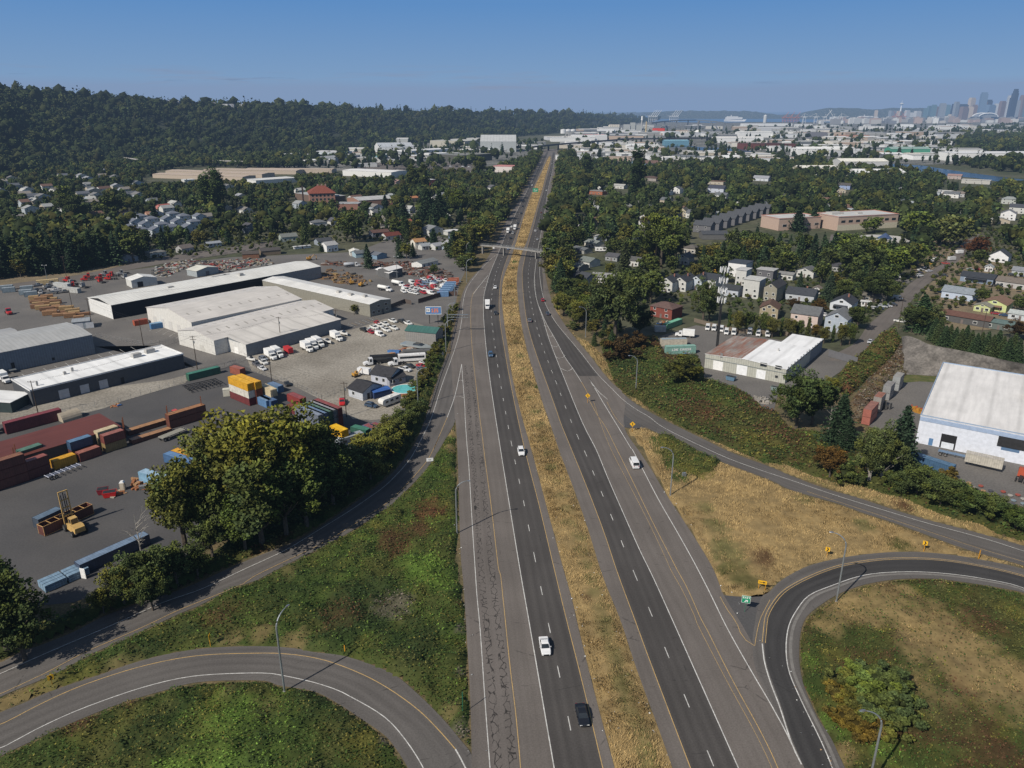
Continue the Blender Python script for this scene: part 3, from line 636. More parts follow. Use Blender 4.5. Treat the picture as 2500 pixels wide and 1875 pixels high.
mb=[((ip(med_l,y)+ip(med_r,y))/2+(4 if y<1300 else 14),y,5+(y-380)*.014,'drygreen',.55) for y in range(700,1900,34)]+[(1430,1460,12,'brown',.8),(1314,945,10,'green',.6),(1258,640,9,'green',1.5),(1252,655,8,'green',1.5)]
grassfield('dry golden grass strip along the middle of the highway',med,[('dry',1.5),('dry2',.8)],mb,dens=24,far=150)
F2=[(1110,1022),(1106,1045),(1090,1068)]+T5((1650,385),(1560,528),(1500,608),(1360,753),(1230,878),(1080,985),(830,1140),(620,1255),(370,1375),(130,1500))+T6((1950,160),(1700,290),(1530,360),(1250,490),(1000,610),(850,670),(620,790),(480,870),(260,960),(0,1068))+[(-60,1728),(-60,1760)]+T6((0,1180),(200,1100),(380,1020),(600,940),(850,860),(1100,770),(1400,690),(1750,635),(2212,620))+T7((350,640),(500,670),(750,700),(1000,780),(1200,870),(1400,1040),(1600,1240),(1740,1415),(1815,1480),(1795,900),(1775,400))+T5((1765,1280),(1790,1000),(1770,600),(1768,300))
b2=[(1104,1060,16,'dry',3),(1098,1100,14,'dry2',2),(1112,1160,10,'dry2',1.6),(1108,1230,10,'drygreen',1.2),(1045,1250,32,'rust',2.),(960,1320,38,'brown',2.),(975,1345,25,'rust',1.5),(1020,1300,28,'brown',1.4),(920,1290,20,'yellow',.9),
 (855,1490,95,'dkgreen',2.4),(835,1500,50,'brown',2.2),(700,1430,70,'dkgreen',.9),(960,1480,42,'grey',1.7),(940,1475,24,'maroon',.8),(1040,1400,45,'ltgreen',2.),(1085,1430,30,'ltgreen',1.4),(1000,1370,30,'ltgreen',.6),(1020,1580,70,'dkgreen',1.3),
 (750,1450,60,'green',1.2),(650,1420,60,'green',1),(1000,1640,60,'olive',1.),(1060,1720,40,'olive',1.2),(1100,1740,22,'dry2',1.6),(1120,1790,22,'grey',1.6),(1125,1640,12,'grey',1.5),(1122,1540,10,'grey',1.5),(1118,1480,9,'brown',1.2),
 (700,1400,26,'dry2',.7),(640,1550,26,'dry2',1.4),(720,1570,30,'dry2',1.6),(560,1560,30,'dry2',1.),(300,1640,40,'dry2',1.2),(200,1665,36,'yellow',1.5),(60,1710,60,'dry2',2.2),(120,1680,50,'yellow',1.6),(-10,1720,40,'dry',1.5),(370,1590,34,'dkgreen',1.5),(460,1545,30,'dkgreen',1),(550,1500,50,'brown',.5),(420,1640,14,'dry2',1)]
veg('tangled green and rust brambles in the triangle between the left ramps and the highway',F2,[('green',1.3),('olive',1.),('yellow',.35),('dkgreen',.5),('ltgreen',.25)],b2,amp=1.35,dens=7.,leaf=.27,grass=2.5,name='bramble_thicket')
F3=[(-60,1925),(-60,1905)]+T6((0,1570),(250,1455),(600,1295),(1000,1135),(1400,1015),(1700,945),(2212,935))+T7((200,975),(500,1025),(700,1125),(885,1255),(1080,1390),(1180,1510),(1280,1659))+[(1012,1925)]
b3=[(560,1850,150,'ltgreen',1.1),(700,1840,90,'green',1.),(420,1780,60,'dkgreen',.8),(650,1800,60,'dkgreen',1.3),(760,1700,50,'dkgreen',1.4),(850,1740,40,'dkgreen',1.),(880,1830,40,'yellow',.9),(200,1770,30,'brown',1.4),(330,1710,30,'brown',.9),(60,1850,60,'green',.8),(640,1870,30,'dkgreen',1.2),(945,1800,18,'grey',1.5),(500,1750,50,'yellow',.6),(640,1730,30,'dry2',.6),(560,1690,20,'dry2',.9)]
veg('green bramble and grass bank inside the left loop ramp',F3,[('green',1.2),('olive',1.1),('yellow',.5),('dkgreen',.5)],b3,amp=1.35,dens=8.,leaf=.25,grass=3.,name='bramble_thicket')
F4=T2((1010,1475),(1150,1470),(1400,1600))+T3((1600,215),(1800,310),(2212,465))+T9((200,670),(400,735),(650,805),(850,880),(1100,960),(1400,1070),(1700,1190),(1900,1240),(2212,1325))+[(2590,1420),(2590,1412)]+T9((2212,1335),(1900,1265),(1600,1215),(1300,1190),(1000,1198),(700,1235),(450,1290),(300,1350),(150,1440),(60,1530))+T3((2190,1425),(2000,1435),(1800,1415),(1800,1340),(1710,1170),(1630,1000),(1510,800),(1350,580),(1270,420),(1210,290),(1110,130),(1020,35))
b4=[(1640,1100,40,'olive',2.2),(1665,1130,38,'green',2.),(1700,1145,34,'yellow',1.4),(1620,1080,26,'green',1.6),(1660,1165,22,'green',1),(1750,1290,30,'drygreen',1.2),(1780,1350,40,'drygreen',1.6),(1800,1400,34,'olive',1.5),(1830,1420,26,'olive',1.4),(1860,1360,26,'brown',.9),(1960,1220,20,'drygreen',.8),(2110,1285,20,'drygreen',.8),(2200,1335,26,'olive',1),(1590,1130,20,'dry2',1),(1720,1240,20,'drygreen',.9)]
grassfield('dry golden grass field between the right entry ramp and the loop ramp',F4,[('dry',1.1),('dry2',1.)],b4,dens=15.,amp=.35)
bp=[(1598,1062),(1640,1062),(1700,1100),(1760,1125),(1745,1150),(1700,1168),(1660,1150),(1625,1152),(1612,1110)]
veg('low patch of green and yellow brambles beside the lamp post in the dry field',bp,[('green',1),('olive',1.2),('yellow',.8)],(),amp=1.3,dens=7,leaf=.28,name='bramble_patch')
F5=[(2595,1480)]+T9((2212,1555),(2100,1530),(1900,1495),(1700,1465),(1500,1440),(1300,1435),(1100,1445),(850,1490))+T8((660,200),(510,290),(390,390),(340,500),(325,650),(330,800),(360,950),(410,1080),(490,1250),(590,1400),(660,1550),(710,1659))+[(2095,1925),(2595,1925)]
b5=[(2150,1470,80,'dry',2.),(2060,1480,60,'dry',2.),(2250,1530,90,'dry',1.8),(2400,1640,110,'dry',2.),(2300,1600,70,'dry2',2),(2450,1700,50,'dry2',1.5),(2020,1530,30,'dry',1.6),(2180,1445,26,'brown',1.2),(2220,1475,26,'green',1),(2420,1480,50,'olive',1.6),(2400,1520,40,'brown',1.2),(2480,1500,40,'yellow',1),(2290,1430,18,'drygreen',1),
 (2320,1760,60,'olive',.8),(2420,1850,90,'brown',.8),(2500,1760,60,'green',1.),(2350,1680,30,'rust',.7),(1990,1680,30,'green',1.5),(2040,1770,34,'ltgreen',1.3),(1975,1620,22,'ltgreen',1),(2060,1840,24,'dry2',1.6),(2160,1830,40,'ltgreen',1.1),(2230,1860,40,'green',1.),(2270,1700,60,'dry2',.8)]
veg('dry grass and bramble island inside the right loop ramp',F5,[('green',.8),('olive',1.),('brown',.45),('yellow',.4),('dkgreen',.3)],b5,amp=.75,dens=7.,leaf=.25,grass=13.,name='bramble_thicket')
# ------------------------------------------------------------------ generators for buildings, vehicles and street furniture
def roofmat(name,rib,stain=.18,axis=0,rust=0.,rough=.55):
 m,nt,b=newmat(name);N=NT(nt);p=N.obj();s=N.sep(p)
 oc=N.n('ShaderNodeObjectInfo').outputs['Color']
 st=N.scale(p,(.9,.10,1.) if axis==0 else (.10,.9,1.))
 f=N.ramp(N.noise(st,1.,5,.65),.35,.72,1.04,1-stain*1.6);f2=N.ramp(N.noise(p,.11,4),.35,.65,1.04,1-stain)
 f=N.math('MULTIPLY',f,f2)
 if rib:
  w=N.math('SINE',N.math('MULTIPLY',s[axis],2*PI/rib));w=N.math('POWER',N.math('MAXIMUM',w,0.),6.)
  f=N.math('MULTIPLY',f,N.math('MULTIPLY_ADD',w,-.16,1.))
 x=N.n('ShaderNodeVectorMath',operation='SCALE');N.l.new(oc,x.inputs[0]);N.l.new(f,x.inputs['Scale']);c=x.outputs[0]
 if rust:
  r=N.ramp(N.noise(st,.9,6,.7),.40,.60);c=N.mix(N.math('MULTIPLY',r,rust),c,(.24,.095,.05))
 N.l.new(c,b.inputs['Base Color']);b.inputs['Roughness'].default_value=rough;b.inputs['Specular IOR Level'].default_value=.3
 return m
M['roofY']=roofmat('ribbed_roof',1.6,.09,0);M['roofX']=roofmat('ribbed_roof_long',1.2,.10,1);MFL=M['roofflat']=roofmat('membrane_roof',7.5,.08,0,rough=.8)
M['roofrust']=roofmat('rusty_roof',1.1,.3,0,rust=.9);M['siding']=objpaint('ribbed_siding',.6,.12,ribs=.9,ribaxis=0)
M['corr']=objpaint('corrugated_steel',.55,.2,ribs=.55,ribaxis=0)
class Frame:
 """a building's own axes: x along its front, y towards its back"""
 def __init__(s,a,b,c=None,depth=None):
  a=NA(a[:2]);b=NA(b[:2]);u=b-a;s.W=float(np.hypot(*u));u/=s.W;s.rz=atan2(u[1],u[0]);v=NA([-u[1],u[0]])
  s.D=float((NA(c[:2])-a)@v) if c is not None else depth
  s.a=a;s.u=u;s.v=v
  if s.D<0:s.a=a+v*s.D;s.D=-s.D
def panel(fr,wall,u,z0,w,h,t=.06,mb=None,mi=0):
 """a flat box on a wall of the rectangle 0..W x 0..D"""
 mb=mb or MB();W,D=fr.W,fr.D
 if wall=='F':mb.box(u,u+w,-t,.02,z0,z0+h,mi)
 elif wall=='B':mb.box(u,u+w,D-.02,D+t,z0,z0+h,mi)
 elif wall=='L':mb.box(-t,.02,u,u+w,z0,z0+h,mi)
 else:mb.box(W-.02,W+t,u,u+w,z0,z0+h,mi)
 return mb
def building(name,label,cat,fr,h,rise=0.,axis='x',wall=(.5,.5,.5),roof=(.7,.7,.68),rmat=None,wmat=None,over=.3,doors=(),wins=(),group=None,par=.0,units=(),ridge=.5,trim=None,z0=0.):
 """rectangular building; ridge along its x or y axis when rise>0; doors/wins are (wall,u,z,w,h[,colour])"""
 W,D=fr.W,fr.D
 if hypot(*fr.a)<1500:BLD.append((fr,0))
 e=empty(name,(fr.a[0],fr.a[1],z0),fr.rz,label,cat,group)
 b=MB();b.box(0,W,0,D,0,h)
 if rise>0:
  if axis=='x':
   r=D*ridge;b.add([(0,0,h),(0,D,h),(0,r,h+rise)],[(0,2,1)]);b.add([(W,0,h),(W,D,h),(W,r,h+rise)],[(0,1,2)])
  else:
   r=W*ridge;b.add([(0,0,h),(W,0,h),(r,0,h+rise)],[(0,1,2)]);b.add([(0,D,h),(W,D,h),(r,D,h+rise)],[(0,2,1)])
 w=b.build('wall',wmat or MWP,e);w.color=(*wall,1)
 b=MB();t=.14;o=over
 if rise>0:
  if axis=='x':
   r=D*ridge;s1=rise/r;s2=rise/(D-r)
   prof=[(-o,h-o*s1),(r,h+rise),(D+o,h-o*s2)];f=lambda q,zz:[(-o,q,zz),(W+o,q,zz)]
  else:
   r=W*ridge;s1=rise/r;s2=rise/(W-r)
   prof=[(-o,h-o*s1),(r,h+rise),(W+o,h-o*s2)];f=lambda q,zz:[(q,-o,zz),(q,D+o,zz)]
  top=[p for q,zz in prof for p in f(q,zz+t+.01)];bot=[p for q,zz in prof for p in f(q,zz+.01)]
  fs=[(0,1,3,2),(2,3,5,4),(6,8,9,7),(8,10,11,9),(0,6,7,1),(4,5,11,10),(0,2,8,6),(2,4,10,8),(1,7,9,3),(3,9,11,5)]
  b.add(top+bot,fs)
 else:
  b.box(-o,W+o,-o,D+o,h+.01,h+.16)
 ro=b.build('roof',rmat or M['roofY'],e);ro.color=(*roof,1)
 import bmesh
 bm=bmesh.new();bm.from_mesh(ro.data);bmesh.ops.recalc_face_normals(bm,faces=bm.faces);bm.to_mesh(ro.data);bm.free()
 if par>0:
  b=MB();z=h+.16
  b.box(-o,W+o,-o,-o+.25,z,z+par).box(-o,W+o,D+o-.25,D+o,z,z+par).box(-o,-o+.25,-o+.25,D+o-.25,z,z+par).box(W+o-.25,W+o,-o+.25,D+o-.25,z,z+par)
  q=b.build('parapet',MWP,e);q.color=(*(trim or wall),1)
 for d in doors:
  q=panel(fr,*d[:5]).build('door',MWP,e);q.color=(*(d[5] if len(d)>5 else (.62,.62,.62)),1)
 for d in wins:
  f=panel(fr,d[0],d[1]-.1,d[2]-.1,d[3]+.2,d[4]+.2,.05).build('window',MWP,e);f.color=(*(d[5] if len(d)>5 else (.7,.7,.68)),1)
  panel(fr,*d[:5],t=.09).build('pane',MGL,f)
 for ux,uy,uw,ud,uh in units:
  zz=h+.16+(rise*(1-abs(uy/D-ridge)/max(ridge,1-ridge)) if rise>0 and axis=='x' else rise*(1-abs(ux/W-ridge)/max(ridge,1-ridge)) if rise>0 else 0)
  q=MB().box(ux,ux+uw,uy,uy+ud,zz-.3,zz+uh).box(ux+.15,ux+uw-.15,uy+.15,uy+ud-.15,zz+uh,zz+uh+.12).build('roof_unit',MWP,e);q.color=(.42,.41,.39,1)
 return e
def roofcorners(A,B,C,h):return Frame(G(*A,h),G(*B,h),G(*C,h))
def house(x,y,w,d,rz,label,wall=(.6,.6,.58),roof=(.09,.09,.10),h=3.0,rise=1.9,typ='gable',axis='x',porch=False,chim=False,group=None,name='house',detail=2,trim=(.75,.75,.73)):
 """a dwelling whose front wall's middle stands at pixel (x,y); rz turns its front"""
 wx,wy=g2(x,y);u=NA([cos(rz),sin(rz)]);a=NA([wx,wy])-u*w/2
 fr=Frame(a,a+u*w,depth=d);fr.D=d
 e=empty(name,(fr.a[0],fr.a[1],0),rz,label,'house',group)
 b=MB();b.box(0,w,0,d,0,h)
 if typ=='gable':
  if axis=='x':b.add([(0,0,h),(0,d,h),(0,d/2,h+rise)],[(0,2,1)]);b.add([(w,0,h),(w,d,h),(w,d/2,h+rise)],[(0,1,2)])
  else:b.add([(0,0,h),(w,0,h),(w/2,0,h+rise)],[(0,1,2)]);b.add([(0,d,h),(w,d,h),(w/2,d,h+rise)],[(0,2,1)])
 ww=b.build('wall',MWP,e);ww.color=(*wall,1)
 b=MB();o=.45;t=.13
 if typ=='gable':
  if axis=='x':prof=[(-o,h-o*rise*2/d),(d/2,h+rise),(d+o,h-o*rise*2/d)];f=lambda q,zz:[(-o,q,zz),(w+o,q,zz)]
  else:prof=[(-o,h-o*rise*2/w),(w/2,h+rise),(w+o,h-o*rise*2/w)];f=lambda q,zz:[(q,-o,zz),(q,d+o,zz)]
  top=[p for q,zz in prof for p in f(q,zz+t)];bot=[p for q,zz in prof for p in f(q,zz+.01)]
  b.add(top+bot,[(0,1,3,2),(2,3,5,4),(6,8,9,7),(8,10,11,9),(0,6,7,1),(4,5,11,10),(0,2,8,6),(2,4,10,8),(1,7,9,3),(3,9,11,5)])
 elif typ=='hip':
  m=min(w,d)/2;b.loft([[(-o,-o,h),(w+o,-o,h),(w+o,d+o,h),(-o,d+o,h)],[(-o,-o,h+t),(w+o,-o,h+t),(w+o,d+o,h+t),(-o,d+o,h+t)],
   ([(m,d/2-.05,h+rise),(w-m,d/2-.05,h+rise),(w-m,d/2+.05,h+rise),(m,d/2+.05,h+rise)] if w>=d else [(w/2-.05,m,h+rise),(w/2+.05,m,h+rise),(w/2+.05,d-m,h+rise),(w/2-.05,d-m,h+rise)])])
 else:b.box(-o,w+o,-o,d+o,h+.01,h+.3)
 ro=b.build('roof',MRF,e);ro.color=(*roof,1)
 import bmesh
 bm=bmesh.new();bm.from_mesh(ro.data);bmesh.ops.recalc_face_normals(bm,faces=bm.faces);bm.to_mesh(ro.data);bm.free()
 def win(wl_,u_,z_,a_,b_):
  f=panel(fr,wl_,u_-.12,z_-.12,a_+.24,b_+.24,.05).build('window',MWP,e);f.color=(*trim,1)
  panel(fr,wl_,u_,z_,a_,b_,.08).build('pane',MGL,f)
 q=panel(fr,'F',w*.46,0.02,1.,2.05,.05).build('door',MWP,e);q.color=(.16,.13,.12,1)
 if detail>0:
  win('F',w*.14,1.0,min(1.5,w*.2),1.15);win('F',w*.70,1.0,min(1.5,w*.2),1.15)
  if h>4.6:win('F',w*.16,3.7,1.1,1.15);win('F',w*.68,3.7,1.1,1.15)
 if detail>1:
  side='L' if wx>0 else 'R'
  win(side,d*.25,1.0,1.1,1.1);win(side,d*.65,1.0,1.1,1.1)
  if typ=='gable' and axis=='y':win('F',w*.42,h+rise*.12,w*.16,min(1.,rise*.4))
 if porch:
  pb=MB();pb.box(w*.2,w*.8,-2.,-.06,2.35,2.5);pb.add([(w*.2-.2,-2.2,2.5),(w*.8+.2,-2.2,2.5),(w*.8+.2,-.05,3.0),(w*.2-.2,-.05,3.0),(w*.2-.2,-.05,2.5),(w*.8+.2,-.05,2.5)],[(0,1,2,3),(0,3,4),(1,5,2),(0,4,5,1)])
  for xx in (w*.22,w*.78):pb.box(xx-.07,xx+.07,-1.95,-1.81,0,2.35)
  pp=pb.build('porch',MRF,e);pp.color=(*roof,1)
 if chim:
  c=MB().box(w*.62,w*.62+.7,d*.55,d*.55+.6,h,h+rise+.9).build('chimney',MWP,e);c.color=(.25,.12,.09,1)
 BLD.append((fr,None));return e
BLD=[]
# ---- vehicles: x forward, built around the origin
def ring(x,w0,w1,w2,z0,z1,z2):
 return [(x,-w0,z0),(x,-w1,z0+.18*(z1-z0)+.0),(x,-w1,z1-.08),(x,-w2*1.0,z1 if z2<=z1 else z2),(x,w2*1.0,z1 if z2<=z1 else z2),(x,w1,z1-.08),(x,w1,z0+.18*(z1-z0)),(x,w0,z0)]
def wheelmesh(r=.33,w=.22):
 b=MB();M1=Matrix.Rotation(PI/2,4,'X');b.cyl(0,0,-w/2,w/2,r,14,0,M=M1);b.cyl(0,0,-w/2-.012,w/2+.012,r*.58,10,1,M=M1);return b.mesh('wheel',[MRB,M['chrome']])
WH={}
def wh(r,w=.22):
 if (r,w) not in WH:WH[r,w]=wheelmesh(r,w)
 return WH[r,w]
def car_proto(kind,lite=False):
 L,Wd,H={'sedan':(4.7,1.80,1.44),'suv':(4.65,1.86,1.70),'pickup':(5.6,1.95,1.82),'van':(5.6,2.0,2.15),'hatch':(4.1,1.76,1.5)}[kind]
 w=Wd/2;z0=.24;zb={'sedan':.92,'hatch':.95,'suv':1.05,'pickup':1.12,'van':1.2}[kind];zh=zb-(.14 if kind!='van' else .1)
 root=empty(kind+'_car' if kind in('sedan','hatch') else kind)
 b=MB();x1,x0=L/2,-L/2
 rear=zb-.02 if kind!='pickup' else zb
 st=[(x1,w*.70,w*.74,w*.6,z0+.1,zh-.20),(x1-.12,w*.86,w*.90,w*.78,z0,zh-.08),(x1-.7,w*.93,w,w*.86,z0,zh),(x1-1.25,w*.94,w,w*.9,z0,zb-.03),(0,w*.95,w,w*.9,z0,zb),(x0+.9,w*.95,w,w*.9,z0,zb),(x0+.15,w*.88,w*.95,w*.82,z0,rear),(x0,w*.8,w*.84,w*.72,z0+.12,rear-.12)]
 b.loft([ring(x,a,bb,c,za,zz,0) for x,a,bb,c,za,zz in st])
 gh={'sedan':(x1-1.25,x1-1.95,x0+1.55,x0+.75),'hatch':(x1-1.05,x1-1.7,x0+.75,x0+.2),'suv':(x1-1.3,x1-1.95,x0+.6,x0+.16),'pickup':(x1-1.45,x1-2.05,x0+2.35,x0+2.15),'van':(x1-.75,x1-1.45,x0+.25,x0+.08)}[kind]
 fb,ft,rt,rb=gh;zt=H-.0;wb=w*.90;wt=w*.74 if kind!='van' else w*.84
 rf=MB();zr=zt-.10
 b.loft([[(ft+.05,-wt,zr),(ft+.05,wt,zr),(rt-.05,wt,zr),(rt-.05,-wt,zr)],[(ft-.25,-wt*.9,zt),(ft-.25,wt*.9,zt),(rt+.2,wt*.9,zt),(rt+.2,-wt*.9,zt)]])
 for s in (-1,1):
  for (xa,xb_) in ((fb,ft),((fb+rb)/2+.05,(ft+rt)/2+.05),(rb,rt)):
   b.tube([(xa,s*wb*.985,zb-.05),(xb_,s*wt*.99,zr+.02)],.045,4)
 if kind=='van':b.box(rt+.02,(ft+rt)/2+.7,-wb*.97,wb*.97,zb-.04,zr+.02)
 if kind=='pickup':b.box(x0+.12,x0+2.1,-w*.8,w*.8,zb-.0,zb+.012)
 b.build('body',MPT,root)
 def pane(name,vs,fs):
  q=MB().add(vs,fs).build(name,MGL,root);return q
 e=.03
 pane('windscreen',[(fb+e,-wb*.93,zb-.02),(fb+e,wb*.93,zb-.02),(ft+e,wt*.95,zr),(ft+e,-wt*.95,zr)],[(0,1,2,3)])
 pane('rear_window',[(rb-e,-wb*.93,zb-.02),(rb-e,wb*.93,zb-.02),(rt-e,wt*.95,zr),(rt-e,-wt*.95,zr)],[(3,2,1,0)])
 for s in (-1,1):
  if kind=='van':vs=[(fb-.1,s*wb,zb-.02),(ft-.05,s*wt*1.0,zr),(ft-.9,s*wt*1.0,zr),(ft-.9,s*wb,zb-.02)]
  else:vs=[(fb,s*wb,zb-.02),(ft,s*wt,zr),(rt,s*wt,zr),(rb,s*wb,zb-.02)]
  pane('side_window',vs,[(0,1,2,3) if s<0 else (3,2,1,0)])
 if kind=='pickup':
  q=MB().box(x0+.2,x0+2.05,-w*.74,w*.74,zb-.02,zb+.03).build('truck_bed',MDK,root)
 r={'suv':.36,'pickup':.39,'van':.36}.get(kind,.32)
 for sx in (x1-.9,x0+.95):
  for s in (-1,1):
   o=bpy.data.objects.new('wheel',wh(r));o.location=(sx,s*(w-.10),r);link(o,root)
 if not lite:
  for s in (-1,1):
   MB().box(x1-.16,x1-.01,s*w*.62-.2,s*w*.62+.2,zh-.28,zh-.14).build('headlight',M['lampwhite'],root)
   MB().box(x0-.01,x0+.12,s*w*.66-.16,s*w*.66+.16,zb-.32,zb-.12).build('tail_light',M['redlens'],root)
   mm=MB().box(fb-.35,fb-.2,s*(w+.02)-.0,s*(w+.16),zb-.02,zb+.12).build('mirror',MPT,root)
  MB().box(x1-.02,x1+.03,-.45,.45,z0+.1,z0+.28).build('bumper',MDK,root)
 return root
PROTO={}
def place(key,make,wx,wy,rz,label,cat,group,col,z=0.):
 """first call puts the built thing itself in place; later calls copy the thing and its parts"""
 if key not in PROTO:o=make();PROTO[key]=o
 else:
  o=copy_tree(PROTO[key])
 o.location=(wx,wy,z);o.rotation_euler=(0,0,rz);tag(o,label,cat,group)
 if not group and 'group' in o.keys():del o['group']
 for c in o.children:
  c.color=(*col,1)
 return o
def car(kind,x,y,rz,col,label,group='cars driving on the highway',lite=False,world=False,z=0.03):
 wx,wy=(x,y) if world else g2(x,y)
 o=place((kind,lite),lambda:car_proto(kind,lite),wx,wy,rz,label,{'sedan':'car','hatch':'car','suv':'car','pickup':'pickup truck','van':'van'}[kind],group,col,z);return o
def truck_proto(kind):
 root=empty({'box':'box_truck','semi':'tractor_truck','flat':'flatbed_truck','tank':'tank_truck','bus':'bus','rv':'camper_trailer','trailer':'enclosed_trailer'}[kind]);w=1.22
 def cab(x1,hood=1.3,h=2.5):
  b=MB();
  b.loft([[(x1,-.75,.55),(x1,.75,.55),(x1,.72,1.35),(x1,-.72,1.35)],[(x1-hood*.3,-.95,.5),(x1-hood*.3,.95,.5),(x1-hood*.3,.88,1.5),(x1-hood*.3,-.88,1.5)],[(x1-hood,-1.1,.5),(x1-hood,1.1,.5),(x1-hood,1.02,1.62),(x1-hood,-1.02,1.62)],
   [(x1-hood-.35,-1.1,.5),(x1-hood-.35,1.1,.5),(x1-hood-.35,1.0,h),(x1-hood-.35,-1.0,h)],[(x1-hood-1.7,-1.1,.5),(x1-hood-1.7,1.1,.5),(x1-hood-1.7,1.0,h+.05),(x1-hood-1.7,-1.0,h+.05)]])
  b.build('cab',MPT,root)
  MB().add([(x1-hood+.03,-.95,1.64),(x1-hood+.03,.95,1.64),(x1-hood-.3,.92,h-.1),(x1-hood-.3,-.92,h-.1)],[(0,1,2,3)]).build('windscreen',MGL,root)
  for s in (-1,1):
   MB().box(x1-hood-1.25,x1-hood-.4,s*1.08-.03,s*1.08+.03,1.55,h-.25).build('side_window',MGL,root)
   MB().box(x1-.2,x1-.02,s*.62-.12,s*.62+.12,.95,1.15).build('headlight',M['lampwhite'],root)
 def wheels(xs,r=.48):
  for x in xs:
   for s in (-1,1):
    o=bpy.data.objects.new('wheel',wh(r,.3));o.location=(x,s*1.0,r);link(o,root)
 if kind=='box':
  cab(4.1);wheels((3.1,-2.4));MB().box(-4.1,1.0,-.45,.45,.6,.9).build('chassis',MDK,root)
  q=MB().box(-4.2,.95,-w,w,.95,3.5).build('cargo_box',MWP,root)
 elif kind=='semi':
  cab(3.4,1.9,2.9);wheels((2.4,-1.9,-3.1));MB().box(-3.7,-.1,-.45,.45,.6,.95).build('chassis',MDK,root)
 elif kind=='flat':
  cab(4.4);wheels((3.4,-2.2));MB().box(-4.4,1.2,-w,w,.95,1.15).build('flatbed',MDK,root)
 elif kind=='tank':
  cab(5.2,1.6,2.8);wheels((4.2,-2.2,-3.4));MB().box(-5,1.6,-.45,.45,.6,.95).build('chassis',MDK,root)
  b=MB();Mx=Matrix.Rotation(PI/2,4,'Y');b.loft([[(x,cos(a)*r_,1.95+sin(a)*r_) for a in [2*PI*k/14 for k in range(14)]] for x,r_ in ((-5.2,.5),(-4.9,1.0),(1.1,1.0),(1.5,.5))]);b.build('tank',MWP,root,smooth=True)
 elif kind=='bus':
  wheels((3.6,-3.2));b=MB();b.box(-5.5,5.3,-w,w,.5,3.05);b.build('body',MWP,root)
  for s in (-1,1):MB().box(-5.,4.6,s*(w+.02)-.03,s*(w+.02)+.03,1.65,2.5).build('side_window',MGL,root)
  MB().box(5.28,5.36,-1.05,1.05,1.4,2.6).build('windscreen',MGL,root);MB().box(-3,-1,-.6,.6,3.06,3.25).build('roof_unit',MWP,root)
 elif kind=='rv':
  wheels((-.5,-1.3),.36);b=MB();b.loft([[(x,-w,za),(x,w,za),(x,w,zb),(x,-w,zb)] for x,za,zb in ((-4.2,.55,2.9),(3.2,.55,2.95),(3.9,1.2,2.7),(4.1,1.5,2.2))]);b.build('body',MWP,root)
  for s in (-1,1):
   for xx in (-3,-.6,1.6):MB().box(xx,xx+1.2,s*(w+.02)-.03,s*(w+.02)+.03,1.5,2.2).build('side_window',MGL,root)
  MB().box(-1,0,-.4,.4,2.93,3.15).build('roof_unit',MWP,root);MB().box(3.6,5.2,-.06,.06,.5,.62).build('tow_bar',MDK,root)
 elif kind=='trailer':
  wheels((-.4,),.36);MB().box(-2.6,2.4,-1.05,1.05,.5,2.55).build('body',MWP,root);MB().box(2.38,3.6,-.06,.06,.45,.56).build('tow_bar',MDK,root)
  MB().box(-2.66,-2.58,-.9,.9,.6,2.4).build('rear_door',MWP,root)
 return root
def truck(kind,x,y,rz,col,label,group=None,world=False,body=(.75,.75,.74)):
 wx,wy=(x,y) if world else g2(x,y)
 o=place(('T',kind),lambda:truck_proto(kind),wx,wy,rz,label,{'box':'truck','semi':'truck','flat':'truck','tank':'truck','bus':'bus','rv':'trailer','trailer':'trailer'}[kind],group,col,.02)
 for c in o.children:
  if c.name.split('.')[0] in('cargo_box','tank','body','roof_unit','rear_door'):c.color=(*body,1)
 return o
